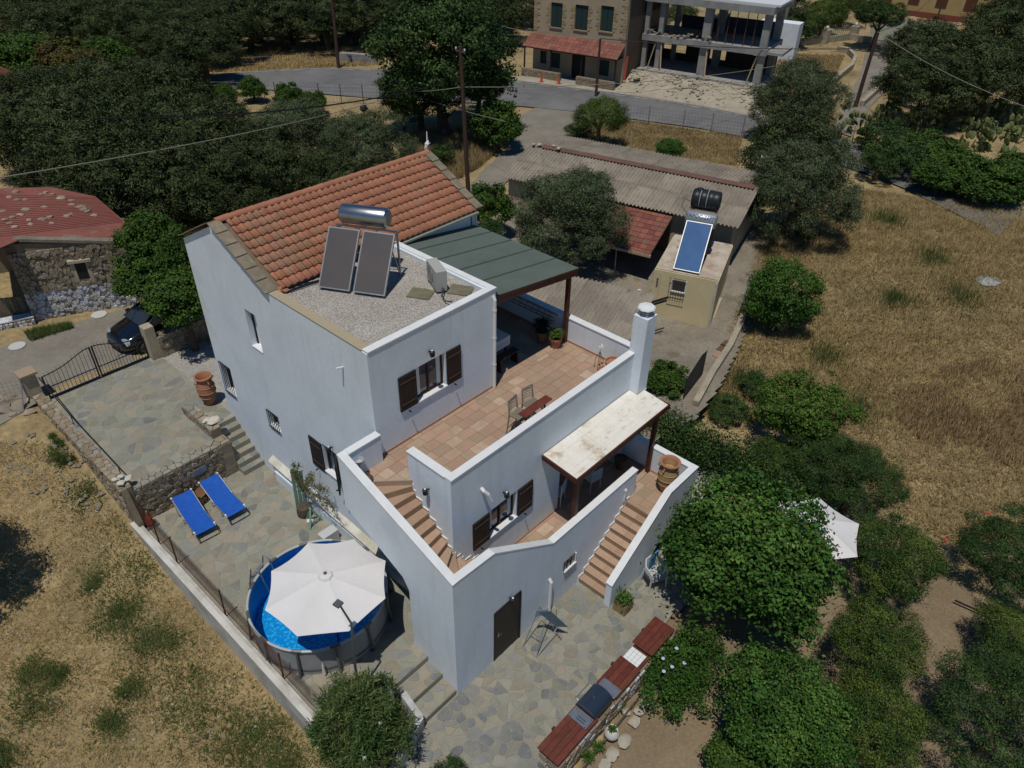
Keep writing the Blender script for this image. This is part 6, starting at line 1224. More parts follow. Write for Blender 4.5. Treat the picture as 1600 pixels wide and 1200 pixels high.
mo = mb_.add(vv, [(i_*(nB+1)+j_, (i_+1)*(nB+1)+j_, (i_+1)*(nB+1)+j_+1, i_*(nB+1)+j_+1) for i_ in range(nA) for j_ in range(nB)]).build('spoil_bank', MATS['dusty_verge'], smooth=True); mo['kind'] = 'structure'
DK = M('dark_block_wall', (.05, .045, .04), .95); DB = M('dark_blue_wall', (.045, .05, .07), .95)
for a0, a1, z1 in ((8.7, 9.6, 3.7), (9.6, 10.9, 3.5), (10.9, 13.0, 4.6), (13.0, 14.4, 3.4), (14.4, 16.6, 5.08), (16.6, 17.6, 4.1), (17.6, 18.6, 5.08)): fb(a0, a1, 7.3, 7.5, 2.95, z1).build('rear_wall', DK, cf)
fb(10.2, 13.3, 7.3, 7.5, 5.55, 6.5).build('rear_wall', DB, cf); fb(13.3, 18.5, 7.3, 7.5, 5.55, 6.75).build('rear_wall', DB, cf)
for k, a in enumerate((14.6, 15.3, 15.9, 16.7, 17.4)): B().tube([Fb(a, 3.2, 5.56), Fb(a+.05, 3.2, 7.95)], .035, 6).build('prop', RUST, cf)
for a, a2 in ((9.3, 9.7), (10.5, 10.15), (17.6, 18.0), (14.25, 14.0)): B().beam(Fb(a, 2.7, 2.9), Fb(a2, 3.1, 5.08), .1, .05).build('timber_prop', QUOIN, cf)
rs = random.Random(4); rb1 = B(); rb2 = B()
for k in range(200): a = rs.uniform(8.8, 14.2); rb1.rock(Fb(a, rs.uniform(2.98, 5.0), 5.57+rs.uniform(0, .3)*(1 if a < 10.2 or a > 12 else .4)), rs.uniform(.06, .16), k, .6)
for k in range(420): a = rs.uniform(8.4, 20.0); b_ = 2.7-abs(rs.gauss(0, 1.7)); b_ = max(b_, -1.6); p_ = Fb(a, b_, 0); rb2.rock((p_[0], p_[1], 2.06+.72*float(sst((b_+1.7)/4.4))+.03), rs.uniform(.04, .17), k, .5)
for k in range(60): a = rs.uniform(8.6, 18.6); rb2.rock(Fb(a, rs.uniform(2.5, 3.1), 2.98), rs.uniform(.05, .14), k+900, .5)
tag(rb1.build('rubble', RUB[3], stuff=True), 'broken masonry heaped on the first floor of the concrete frame', None); tag(rb2.build('rubble', MATS['dusty_verge'], stuff=True), 'pale rubble and stones on the ground in front of the concrete frame', None)
for k, (u_, v_) in enumerate(((985, 112), (1008, 109), (995, 122))): p = G(u_, v_, .7); tag(B().rock(p, .5-.08*k, 400+k, .4).build('tarp_heap', (MATS['grey_clay'], M('faded_blue_sack', (.22, .30, .36), .8), MATS['dusty_verge'])[k], smooth=True), ('grey sheeted heap at the foot of the first concrete column', 'faded blue sack on the rubble between the first two columns', 'sandy heap in front of the first concrete column')[k], 'heap')
# house behind the frame, yellow building top right
yb = thing('pale_house', 'pale yellow house with white terrace seen through the upper floor of the concrete frame', 'house', Fb(15, 22, 2)); fb(11.2, 15.4, 18, 26, 1.8, 8.6).build('wall', OCHREW, yb); fb(14.5, 18.0, 16.5, 18, 1.8, 5.2).build('terrace', WHITE, yb)
for a in (12.4, 14.0): w_ = fb(a, a+.8, 17.9, 17.99, 6.2, 7.3).build('window', SHUTG, yb); fb(a-.1, a+.9, 17.86, 17.9, 6.1, 6.2).build('sill', WHITE, w_)
fb(13.0, 19, 3.2, 8, 8.46, 8.6).build('white_roof', M('white_roof_sheet', (.62, .64, .66), .6), yb)
yl = thing('yellow_building', 'long yellow building with brown shuttered windows and red base band at the top right', 'building', Z(1450, 20, 2)); a, b_ = np.array(Z(1385, 22, 2.0)), np.array(Z(1540, 42, 2.0)); ed = (b_-a)/np.linalg.norm(b_-a); nd_ = np.array([-ed[1], ed[0], 0]); nd_ = nd_ if nd_@np.array([1, 1, 0]) > 0 else -nd_
YLW = M('yellow_render', (.42, .31, .14), .9, var=(.36, .26, .12), scale=.8)
B().obox(a-ed*6, ed*24, nd_*8, (0, 0, 5)).build('wall', YLW, yl); B().obox(a-ed*6-nd_*.04, ed*24, nd_*.035, (0, 0, .7)).build('base_band', M('red_band', (.20, .06, .04), .9), yl)
for k in range(6):
    w_ = B().obox(a-ed*(4-3.0*k)-nd_*.03, ed*1.2, nd_*.028, (0, 0, 1.5)).build('window', M('brown_shutter', (.10, .035, .02), .7) if 'brown_shutter' not in MATS else MATS['brown_shutter'], yl); w_.location.z += 1.3
    s_ = B().obox(a-ed*(4.1-3.0*k)-nd_*.12, ed*1.4, nd_*.11, (0, 0, .1)).build('sill', WHITE_CAP, w_); s_.location.z = 0
    for v__ in s_.data.vertices: pass
# gate, low walls and pillars round the driveway
gt2 = thing('metal_gate', 'rusty brown iron double gate at the end of the driveway', 'gate', G(1395, 92)); a, b_ = np.array(G(1362, 88)), np.array(G(1428, 95)); f = B()
for t_ in np.linspace(0, 1, 40): p_ = a+(b_-a)*t_; f.tube([p_+(0, 0, .1), p_+(0, 0, 1.5)], .014, 4)
f.build('bar', RUST, gt2); B().tube([a+(0, 0, .12), b_+(0, 0, .12)], .03, 5).tube([a+(0, 0, 1.45), b_+(0, 0, 1.45)], .03, 5).build('rail', RUST, gt2)
for t_ in (0, .33, .68, 1): p_ = a+(b_-a)*t_; B().tube([p_, p_+(0, 0, 1.75)], .05, 6).build('post', RUST, gt2)
def lowwall(label, pts, h, w_=.3, m=None, gz=None):
    P_ = [np.array(G(*p)) for p in pts]; t = thing('low_wall', label, 'wall', tuple(P_[0]))
    for p_, q_ in zip(P_[:-1], P_[1:]): B().beam((p_[0], p_[1], p_[2]+h/2-.1), (q_[0], q_[1], q_[2]+h/2-.1), w_, h+.2).build('wall_length', m or BLOCKW, t)
    return t
lowwall('curved low stone wall on the left side of the far driveway', [(1308, 80), (1325, 84), (1335, 95), (1330, 108), (1312, 122), (1300, 135)], .5)
lowwall('low concrete wall along the right side of the far driveway', [(1416, 96), (1395, 118), (1370, 145), (1345, 168)], .5)
lowwall('low stone garden wall in front of the green garden behind the frame', [(1222, 73), (1260, 70), (1300, 66), (1325, 62), (1360, 68)], .6)
for k, (u_, v_) in enumerate(((1287, 68), (1332, 62))): p = G(u_, v_); t = thing('gate_post', ('left', 'right')[k]+' stone post with white ball on the far garden gate', 'post', p); B().box(p[0]-.35, p[0]+.35, p[1]-.35, p[1]+.35, 1.9, 3.3).build('shaft', BLOCKW, t); B().lathe([(.02, 0), (.14, .06), (.17, .17), (.14, .28), (.02, .34)], (p[0], p[1], 3.3), 12).build('ball', PVC, t, smooth=True)
t = thing('garden_gate', 'small pale green gate between the two ball-topped posts', 'gate', G(1310, 66)); a, b_ = np.array(G(1292, 67)), np.array(G(1326, 63)); f = B()
for t_ in np.linspace(0, 1, 12): p_ = a+(b_-a)*t_; f.tube([p_, p_+(0, 0, 1.2)], .03, 4)
f.tube([a+(0, 0, 1.1), b_+(0, 0, 1.1)], .03, 4).build('bar', M('pale_green_gate', (.18, .25, .2), .7), t)
lowwall('low concrete ledge beside the road behind the tall pole on the left', [(533, 95), (560, 97), (590, 99)], .7, .6, CONC)
# cones, barrier board, misc
for k, (u_, v_) in enumerate(((846, 128), (873, 131), (929, 136))): p = G(u_, v_, .05); t = thing('traffic_cone', ('leftmost', 'middle', 'rightmost')[k]+' of three orange traffic cones at the road edge before the stone building', 'cone', p, 0, 'orange traffic cones'); B().lathe([(.13, 0), (.04, .6), (.03, .62)], p, 10).build('cone', M('orange_plastic', (.55, .08, .03), .6) if 'orange_plastic' not in MATS else MATS['orange_plastic'], t); B().box(p[0]-.17, p[0]+.17, p[1]-.17, p[1]+.17, p[2], p[2]+.04).build('base', MATS['orange_plastic'], t)
p = G(973, 134, .0); tag(B().beam((p[0], p[1], 2), (p[0]+.3, p[1]+.1, 4.2), .3, .04).build('red_board', M('red_board', (.36, .06, .04), .7)), 'red board leaning at the right corner of the stone building', 'board')
p = G(645, 205, 0); t = thing('garden_table', 'dark blue-green table with folded top standing in the garden before the big walnut tree', 'table', p)
B().slab([Z(630, 190, 2.9), Z(648, 182, 2.9), Z(660, 185, 2.9), Z(645, 193, 2.9)], (0, 0, .04)).build('tabletop', M('blue_green_sheet', (.03, .07, .075), .5), t)
for q in ((632, 192), (657, 188), (646, 195)): a = Z(*q, 2.88); B().tube([a, (a[0], a[1], 1.9)], .02, 5).build('leg', BLACKM, t)
p = G(571, 196, 0); t = thing('scarecrow', 'dark bucket on a post among the bushes between the olives and the road', 'post', p); B().tube([p, (p[0], p[1], p[2]+1.0)], .05, 6).build('post', BARK, t); B().rock((p[0], p[1], p[2]+1.15), .28, 5, .8).build('bucket', BLACKM, t)
p = np.array((9.15, 10.6, 9.6)); t = thing('white_bird_ornament', 'white bird ornament with raised wings on the far end of the tiled ridge', 'ornament', tuple(p)); B().tube([p, p+(.05, 0, .25), p+(.15, .02, .32)], [.03, .06, .03], 8).build('body', PVC, t); B().slab([p+(.05, 0, .25), p+(.2, .1, .3), p+(.16, .1, .62)], (.02, -.01, 0)).slab([p+(.05, 0, .25), p+(-.08, .0, .12), p+(.12, -.1, .3)], (.02, -.01, 0)).build('wing', PVC, t)

# ================================================================ POLES AND WIRES
def pole(label, base, top, r=.13, arms=True, m=None):
    t = thing('utility_pole', label, 'utility pole', base); b, tt = np.array(base), np.array(top); B().tube([b-(0, 0, .3), tt], [r, r*.68], 10).build('shaft', m or POLEW, t)
    if arms:
        B().beam(tt+(-.02, -.35, -.25), tt+(.02, .35, -.25), .07).build('crossarm', BARK, t)
        for k in (-.3, 0, .3): B().lathe([(.03, 0), (.045, .06), (.03, .12)], tuple(tt+np.array((0, k, -.2))), 8).build('insulator', PVC, t)
    return tt
def pole_px(label, base_px, top_px, **k):
    b = G(*base_px); d = math.hypot(b[0]-CAM[0], b[1]-CAM[1]); r = ray(*top_px); t_ = d/math.hypot(r[0], r[1]); return pole(label, b, tuple(CAM+t_*r), **k)
pA = pole_px('tall brown utility pole between the tiled house and the corrugated shed', (733, 318), (719, 72))
pB = pole_px('tall dark utility pole across the road at the olive grove', (529, 106), (516, -30), r=.16)
pC = pole_px('thin utility pole beside the bushy tree in front of the stone building', (931, 152), (938, 60), arms=False, r=.12)
pD = pole_px('leaning tapered pole with pale bands beside the far driveway', (1336, 168), (1372, 50), r=.17, arms=False)
pE = pole_px('short leaning wooden pole in the scrub behind the dark olive trees', (632, 206), (628, 142), arms=False, r=.12)
pF = pole_px('dark utility pole at the top left in the olive wood', (38, 70), (20, -20), r=.16)
pG = pole_px('thin dark pole at the right end of the courtyard', (1460, 45), (1482, -30), arms=False, r=.1)
pH = pole_px('left of two thin grey poles behind the garden gate', (1340, 48), (1352, -20), arms=False, r=.07, m=GALV)
pI = pole_px('right of two thin grey poles behind the garden gate', (1352, 46), (1364, -20), arms=False, r=.07, m=GALV)
def cable(label, p_, q_, sag=.6, r=.022, m=None):
    p_, q_ = np.array(p_, float), np.array(q_, float); P_ = [p_+(q_-p_)*t_-np.array([0, 0, sag*4*t_*(1-t_)]) for t_ in np.linspace(0, 1, 14)]
    tag(B().tube(P_, r, 5).build('overhead_cable', m or BLACKM), label, 'cable')
LC = M('pale_cable', (.30, .28, .22), .7)
def at_d(u_, v_, d): r = ray(u_, v_); return CAM+r*(d/math.hypot(r[0], r[1]))
cable('pale cable crossing the dark olive trees on the left', at_d(-40, 284, 26), pE+np.array([0, 0, -.2]), .3, .02, LC)
cable('thick dark cable sloping over the vine-covered bank to the walnut tree', at_d(150, 185, 30), at_d(800, 95, 52), .9, .035)
cable('thin cable from the short leaning pole to the tall brown pole', pE, pA+np.array([0, 0, -1.9]), .1, .018, LC)
cable('thin cable from the short pole down behind the tiled roof', pE, at_d(790, 190, 42), .1, .016, LC)
cable('thin cable from the tall brown pole to the right across the road', pA+np.array([0, 0, -1.9]), at_d(1250, 96, 62), .5, .018, LC)
cable('dark cable in front of the concrete frame running up to the right', pC, at_d(1480, 70, 70), .5, .03)
cable('dark sagging cable from the courtyard pole to the far driveway pole', pD, pG, .8, .025)
cable('thin cable from the driveway pole over the dark trees on the right', pD, at_d(1640, 180, 50), .4, .02, LC)
cable('thin cable in front of the stone building', at_d(780, 40, 60), pC, .2, .018, LC)
# roadside chain link fences
t = thing('roadside_fence', 'wire fence along the road between the bushy junction tree and the big olive', 'fence', G(1000, 195)); meshpanel(B(), G(960, 190), G(1160, 216), 1.3, .22, .006).build('mesh', GALV, t)
for u_, v_ in ((962, 190), (1012, 197), (1066, 204), (1110, 210), (1158, 216)): p = G(u_, v_); B().tube([p, (p[0], p[1], p[2]+1.4)], .03, 6).build('post', GALV, t)
t = thing('roadside_fence', 'wire fence on thin posts along the near side of the road behind the vines', 'fence', G(430, 160)); meshpanel(B(), G(330, 155), G(600, 164), 1.3, .25, .007).build('mesh', GALV, t)
for u_ in range(330, 610, 34): p = G(u_, 155+(u_-330)*.033); B().tube([p, (p[0], p[1], p[2]+1.4)], .03, 6).build('post', RUST, t)
t = thing('field_fence', 'thin wire fence across the dry plot behind the road on the left', 'fence', G(450, 105)); meshpanel(B(), G(380, 110), G(600, 98), 1.2, .5, .007).build('mesh', GALV, t)
t = thing('yard_railing', 'dark railing beside the left gable of the shed', 'railing', G(770, 310))
a, b_ = np.array(F(-.3, .3, 1.1)), np.array(F(-4.3, -1.5, 1.2)); B().tube([a+(0, 0, 1.9), b_+(0, 0, 1.2)], .03, 6).tube([a+(0, 0, 1.4), b_+(0, 0, .8)], .025, 6).build('rail', BLACKM, t)
for t_ in (0, .3, .6, 1): p_ = a+(b_-a)*t_; B().tube([p_, p_+(0, 0, 1.9-.7*t_)], .025, 6).build('post', BLACKM, t)
p = G(1545, 435, .02); tag(B().rock((p[0], p[1], p[2]-.03), .7, 8, .15).build('white_slab', M('pale_slab', (.36, .38, .38), .9)), 'pale flat slab lying in the dry field on the right', 'slab')
B_ = None
# ================================================================ VEGETATION
def crown_v(n, L_, W, seed, rad_=(1, 1, .8), lobes=9, lsz=(.35, .6), cl=26, spread=.13, up=.5, core=.12, wisp=0., flat=0.):
    """leaves of a crown about the origin: lobes > twig clusters > leaves"""
    R = np.random.default_rng(seed); rad_ = np.array(rad_)
    d = R.normal(size=(lobes*4, 3)); d /= np.linalg.norm(d, axis=1, keepdims=True); d = d[d[:, 2] > -.45]
    keep = [d[0]]                                   # spread the lobes: best candidate each time
    for _ in range(lobes-1):
        c = R.normal(size=(12, 3)); c /= np.linalg.norm(c, axis=1, keepdims=True); c[:, 2] = np.where(c[:, 2] < -.5, -c[:, 2], c[:, 2]); K = np.array(keep); keep.append(c[np.argmax(np.min(np.linalg.norm(c[:, None]-K[None], axis=2), axis=1))])
    d = np.array(keep); ls = R.uniform(*lsz, lobes); lc = d*(1.02-ls[:, None])*R.uniform(.6, 1.14, (lobes, 1))
    nc = max(4, n//cl); li = R.choice(lobes, nc, p=ls**2/np.sum(ls**2)); q = R.normal(size=(nc, 3)); q /= np.linalg.norm(q, axis=1, keepdims=True)
    out = (q*d[li]).sum(1, keepdims=True); q = np.where(out < -.2, -q, q)
    rr = ls[li][:, None]*(R.random((nc, 1))**.22)*(1+wisp*R.random((nc, 1))**3); cc = lc[li]+q*rr
    inner = R.random(nc) < core; cc[inner] = R.normal(size=(inner.sum(), 3))*.3
    ci = R.integers(0, nc, n); sp = spread*R.uniform(.6, 1.3, nc)[ci][:, None]; pts = cc[ci]+R.normal(size=(n, 3))*sp*np.array([1, 1, .8])
    nr = R.normal(size=(n, 3))*.55+q[ci]*1.0+np.array([0, 0, up*.5])
    pts = pts*rad_
    return leaves_mesh(pts, nr, L_, W, R)
OLIVE = leafmat('olive_leaf', (.032, .050, .017), (.074, .094, .036), .8, .04); OLIVE2 = leafmat('grey_olive_leaf', (.058, .084, .038), (.095, .118, .058), .75, .05)
MULB = leafmat('mulberry_leaf', (.036, .092, .016), (.085, .165, .03), .6, .15, .35); CITR = leafmat('citrus_leaf', (.030, .068, .014), (.10, .14, .028), .75, .08, .38)
VINE = leafmat('vine_leaf', (.078, .140, .024), (.045, .095, .02), .45, .25); WALN = leafmat('walnut_leaf', (.024, .052, .015), (.06, .10, .026), .7, .08)
OLEA = leafmat('oleander_leaf', (.055, .11, .03), (.14, .17, .06), .6, .1, .4); HEDG = leafmat('hedge_leaf', (.024, .055, .015), (.06, .105, .028), .7, .08); YELV = leafmat('yellowing_vine_leaf', (.10, .12, .025), (.11, .075, .03), .4, .3)
LEMN = leafmat('lemon_leaf', (.055, .115, .018), (.10, .165, .03), .6, .15)
CACT = M('prickly_pear_pad', (.09, .135, .05), .6, var=(.14, .16, .055), scale=4, isl=.3)
PROTO = {}
def proto(key, n, L_, W, m, **k):
    ms = []
    for s in range(k.pop('variants', 2)): ms.append(fast_mesh('crown', crown_v(n, L_, W, 100+hash_(key)+s, **k), m))
    PROTO[key] = ms
def hash_(s): return sum(ord(c)*(i+3) for i, c in enumerate(s)) % 9999
# leaf sizes are relative to a crown of radius 1
proto('olive', 30000, .060, .018, OLIVE, variants=3, lobes=34, lsz=(.20, .36), spread=.055, up=.6, wisp=.15, cl=40, core=.12)
proto('olive_near', 80000, .038, .011, OLIVE2, variants=1, lobes=46, lsz=(.16, .32), spread=.045, up=.6, wisp=.25, cl=40, core=.12)
proto('mulberry', 28000, .052, .033, MULB, variants=2, lobes=34, lsz=(.2, .36), spread=.06, up=.8, cl=14, core=.12)
proto('citrus', 34000, .040, .018, CITR, variants=2, lobes=38, lsz=(.18, .34), spread=.05, up=.7, cl=20, core=.12)
proto('lemon', 20000, .055, .028, LEMN, variants=1, lobes=36, lsz=(.18, .34), spread=.05, up=.7, cl=18, core=.12)
proto('vine', 13000, .085, .06, VINE, variants=2, lobes=28, lsz=(.2, .36), spread=.07, up=.8, cl=12, core=.12)
proto('walnut', 34000, .046, .024, WALN, variants=1, lobes=44, lsz=(.16, .3), spread=.05, up=.7, cl=26, core=.12)
proto('fine', 42000, .040, .013, HEDG, variants=1, lobes=40, lsz=(.18, .32), spread=.05, up=.6, cl=28, core=.12)
proto('bush', 8000, .075, .034, HEDG, variants=2, lobes=24, lsz=(.2, .38), spread=.07, up=.7, cl=18, core=.12)
OLV = [None]
def trunk_b(h, r, spread, seed, limbs=4):
    R = random.Random(seed); b = B(); lean = (R.uniform(-.15, .15)*h, R.uniform(-.15, .15)*h)
    m_ = (lean[0]*.5, lean[1]*.5, h*.55); b.tube([(0, 0, -.2), (lean[0]*.2, lean[1]*.25, h*.25), m_], [r*1.25, r, r*.8], 9)
    for k in range(limbs):
        a = 2*math.pi*k/limbs+R.uniform(-.5, .5); e = (m_[0]+math.cos(a)*spread*.6, m_[1]+math.sin(a)*spread*.6, h*R.uniform(.95, 1.2)); mm = ((m_[0]*1.3+e[0])/2.3, (m_[1]*1.3+e[1])/2.3, (m_[2]+e[2])/2+.05*h); b.tube([m_, mm, e], [r*.6, r*.4, r*.15], 6)
        for s in (-.5, .5): b.tube([mm, (mm[0]+math.cos(a+s)*spread*.5, mm[1]+math.sin(a+s)*spread*.5, mm[2]+.25*h)], [r*.3, r*.08], 5)
    return b
TN = [0]
def tree(kind, label, u_, v_, r, zc=None, sz=.8, grp=None, cat='tree', name=None, xy=None, th=None):
    """crown centre seen at (u_, v_), crown radius r metres; its height over the ground is zc"""
    TN[0] += 1; zc = zc if zc is not None else r*1.05
    if xy is None: g = G(u_, v_, zc); x, y = g[0], g[1]
    else: x, y = xy
    z0 = float(terr(x, y)); nm = name or {'olive': 'olive_tree', 'olive_near': 'olive_tree', 'mulberry': 'mulberry_tree', 'citrus': 'citrus_tree', 'vine': 'vine_bush', 'walnut': 'walnut_tree', 'fine': 'evergreen_tree', 'lemon': 'lemon_tree', 'bush': 'bush'}[kind]
    t = thing(nm, label, cat, (x, y, z0), 0, grp); rz = TN[0]*1.7
    me_ = PROTO[kind][TN[0] % len(PROTO[kind])]; inst(me_, 'crown', t, (0, 0, zc), (0, 0, rz), (r*random.uniform(.95, 1.07), r*random.uniform(.93, 1.05), r*sz))
    trunk_b(zc*1.0, r*.07+.03, r, TN[0]).build('trunk', BARK, t, local=True); return t
# --- garden, right foreground
tree('mulberry', 'large bright-leaved mulberry tree beside the outer stair wall', 1172, 862, 2.5, 2.5, .88)
tree('citrus', 'orange tree to the right of the half hidden parasol', 1405, 872, 1.4, 1.9, .95)
tree('fine', 'dark leafy tree behind the half hidden parasol', 1338, 748, 1.5, 1.9, .95)
tree('citrus', 'dense citrus tree in the middle of the garden below the orange tree', 1365, 1000, 1.35, 1.7, .9)
tree('mulberry', 'broad leafy tree at the bottom edge of the garden', 1225, 1112, 1.6, 1.8, .85)
tree('citrus', 'low citrus tree between the two garden trees at the bottom', 1375, 1125, 1.3, 1.4, .9)
tree('fine', 'feathery dark tree in the bottom right corner', 1572, 1122, 1.75, 1.8, .95)
tree('citrus', 'yellow-green citrus at the right edge above the feathery tree', 1590, 1000, 1.2, 1.3, .8)
tree('fine', 'dark hibiscus bush with red flowers at the right edge', 1588, 862, 1.6, 1.5, .9, cat='bush', name='hibiscus_bush')
tree('vine', 'small bright shrub at the bottom of the picture by the garden path', 1165, 1195, 1.0, .8, .7, cat='bush')
fl = B(); 
for u_, v_ in ((1543, 803), (1478, 845)):
    p = Z(u_, v_, 3.2); 
    for k in range(5): a = 2*math.pi*k/5; fl.slab([p, (p[0]+.05*math.cos(a-.4), p[1]+.05*math.sin(a-.4), p[2]+.04), (p[0]+.07*math.cos(a), p[1]+.07*math.sin(a), p[2]+.02), (p[0]+.05*math.cos(a+.4), p[1]+.05*math.sin(a+.4), p[2]+.04)], (0, 0, .004))
tag(fl.build('red_flower', M('red_petal', (.55, .03, .03), .6), stuff=True), 'red hibiscus flowers')
# --- hedge, field edge
hd = thing('hedge', 'dark climbing hedge running from behind the veranda towards the garden', 'hedge', (11.5, 2, .2)); RH = np.random.default_rng(9); pts = []
hp = [Z(1010, 655, 1.1), Z(1080, 690, 1.0), Z(1150, 720, .9), Z(1220, 765, .8), Z(1270, 800, .7)]
for p_, q_ in zip(hp[:-1], hp[1:]):
    n = 5200; t_ = RH.random((n, 1)); c = np.array(p_)*(1-t_)+np.array(q_)*t_; o = RH.normal(0, 1, (n, 3))*np.array([.42, .42, .32]); c = c+o; c[:, 2] = np.maximum(c[:, 2], .1); pts.append(c)
pts = np.concatenate(pts); nr_ = RH.normal(size=pts.shape)+np.array([0, 0, .6]); inst(fast_mesh('foliage', leaves_mesh(pts, nr_, .11, .05, RH), HEDG), 'foliage', hd, local=False); B().tube([(p[0], p[1], .3) for p in hp], .08, 6).build('stem', BARK, hd)
tree('vine', 'bright green climbing bush at the end of the carport behind the chimney', 1040, 595, .95, .9, .9, cat='bush')
tree('lemon', 'bright green lemon tree between the yard wall and the dry field', 1256, 645, 1.75, 1.9, 1.0)
tree('citrus', 'round bushy tree at the lower edge of the dry field, left of the lemon tree', 1215, 722, 1.05, .9, .8)
tree('fine', 'dark tree between the lemon tree and the garden parasol', 1292, 722, 1.25, 1.6, 1.0)
tree('mulberry', 'fig tree beside the yard wall in front of the tall olive', 1220, 462, 1.55, 1.6, 1.25, name='fig_tree')
tree('bush', 'scrubby weed bush at the lower end of the yard wall', 1140, 640, .9, .4, .6, cat='bush')
tree('bush', 'brownish scrub at the foot of the lemon tree', 1180, 600, .8, .4, .6, cat='bush')
# --- olives near the shed
tree('olive_near', 'grey-green olive tree standing in front of the corrugated shed', 889, 338, 2.65, 2.6, 1.05)
tree('olive_near', 'tall dark olive tree at the right end of the shed, lower one of the pair', 1250, 300, 2.9, 2.5, 1.1)
tree('olive_near', 'tall dark olive tree beside the road, upper one of the pair', 1250, 160, 3.0, 2.6, 1.1)
tree('olive', 'dark olive filling the gap between the pair at the right of the shed', 1235, 230, 2.8, 2.3, 1.05)
# --- behind the tiled house
L1 = 'dark olive tree of the thick left grove, '
names = ['first in its back row', 'second in its back row', 'third in its back row', 'fourth in its back row', 'fifth in its back row at the road', 'first in its middle row', 'second in its middle row', 'third in its middle row', 'fourth in its middle row', 'nearest the old red roof', 'second in its front row', 'third in its front row', 'fourth in its front row', 'filling the middle of the grove', 'at the tiled ridge']
for nm, (u_, v_, r) in zip(names, ((45, 170, 2.7), (120, 158, 2.8), (200, 152, 3.1), (275, 165, 3.0), (345, 200, 2.2), (60, 205, 2.8), (150, 215, 3.2), (240, 225, 3.1), (320, 240, 2.9), (110, 270, 2.4), (190, 275, 2.8), (265, 285, 2.6), (345, 295, 2.3), (290, 205, 2.6), (415, 265, 2.3))):
    tree('olive', L1+nm, u_, v_, r*1.05, r*.9, 1.0)
tree('olive_near', 'large green-grey olive bush right behind the tiled ridge, left one', 455, 222, 3.0, 2.4, .95); tree('olive_near', 'large green-grey olive bush right behind the tiled ridge, right one', 570, 238, 2.8, 2.2, .95); tree('olive', 'olive bush between the two big ones behind the tiled ridge', 512, 268, 2.2, 1.8, .9)
tree('walnut', 'very large dark walnut tree before the road left of the tall brown pole', 690, 85, 4.6, 5.2, 1.05); tree('walnut', 'lower spreading part of a walnut tree at the near road edge', 655, 150, 2.9, 2.4, .8); tree('walnut', 'dark bushy walnut sapling right of the tall brown pole', 745, 130, 2.3, 2.4, .9)
tree('vine', 'bright green fig bush on the bank of the side road', 775, 192, 1.7, 1.7, 1.0, name='fig_bush', cat='bush')
tree('citrus', 'bushy light green tree at the junction in front of the thin pole', 938, 180, 1.9, 2.0, .85); tree('mulberry', 'small leafy bush in the dry verge behind the shed roof', 1047, 232, 1.0, 1.0, .7, cat='bush')
tree('bush', 'dark scrub below the bushy tree at the junction', 905, 205, 1.1, .6, .6, cat='bush')
tree('vine', 'flowering oleander shrub between the tiled house and the shed', 762, 322, 1.2, 1.6, 1.1, cat='bush', name='oleander_bush'); tree('bush', 'shrub at the foot of the tall brown pole behind the tiled gable', 690, 240, .9, .8, .8, cat='bush'); tree('bush', 'low white-flowered bush behind the green pergola roof', 760, 362, .9, 1.0, .7, cat='bush')
for k, (u_, v_, r) in enumerate(((395, 140, 1.1), (450, 150, 1.1), (350, 148, .9), (490, 160, 1.0))): tree('vine', 'leafy vine growing on the near road fence, %s from the left' % ('second', 'third', 'first', 'fourth')[k], u_, v_, r, .9, 1.0, cat='bush')
for k, (u_, v_, r) in enumerate(((60, 92, 2.3), (105, 98, 2.3), (165, 92, 2.0), (130, 112, 2.0), (20, 90, 2.2))):
    t = tree('vine', 'yellowing vine thicket beside the red roof corner at the top left, %s clump' % ('leftmost', 'second', 'farthest', 'lowest', 'nearest')[k], u_, v_, r, 3.2, .8, cat='bush'); o = t.children[0]; o.data = PROTO['vine'][k % 2].copy() if 'yv%d' % (k % 2) not in PROTO else PROTO['yv%d' % (k % 2)]; 
    if 'yv%d' % (k % 2) not in PROTO: o.data.materials[0] = YELV if k % 2 else VINE; PROTO['yv%d' % (k % 2)] = o.data
# --- grove beyond the road
ORD = ('first', 'second', 'third', 'fourth', 'fifth', 'sixth', 'seventh', 'eighth', 'ninth', 'tenth', 'eleventh')
for row, (v_, us, r) in enumerate(((24, (405, 455, 505, 560), 2.6), (72, (240, 285, 325), 2.8), (45, (60, 120, 180, 240, 300, 350), 3.0), (22, (20, 80, 140, 200, 260, 320, 380, 440, 500, 560, 620), 3.1), (0, (50, 120, 190, 260, 330, 400, 470, 540, 610, 680, 750), 3.4), (-22, (20, 110, 200, 290, 380, 470, 560, 650, 740, 820), 4.0))):
    for i, u_ in enumerate(us):
        tree('olive', 'olive tree, %s from the left in the %s row of the grove beyond the road' % (ORD[i], ORD[row]), u_+random.uniform(-12, 12), v_+random.uniform(-5, 5), r*random.uniform(.88, 1.12), r*.95, .85, grp='olive grove beyond the road')
for k, (u_, v_, r, kd) in enumerate(((800, 20, 3.0, 'olive'), (1010, 30, 2.2, 'olive'), (1060, 22, 2.0, 'fine'), (1215, 15, 3.2, 'olive'), (1240, 45, 1.9, 'bush'), (1265, 40, 1.8, 'citrus'), (1290, 20, 2.4, 'citrus'), (1320, 5, 2.6, 'citrus'), (1150, -5, 2.5, 'olive'), (960, -10, 3.0, 'olive'))):
    tree(kd, 'tree behind the buildings across the road, %s' % ('left of the stone building', 'seen through the first bay of the frame', 'seen through the middle bay of the frame', 'right of the frame roof', 'low bush right of the frame', 'bright bush by the garden wall', 'behind the ball-topped post', 'under the thin grey poles', 'above the frame roof', 'above the stone building')[k], u_, v_, r, r*.9, .85)
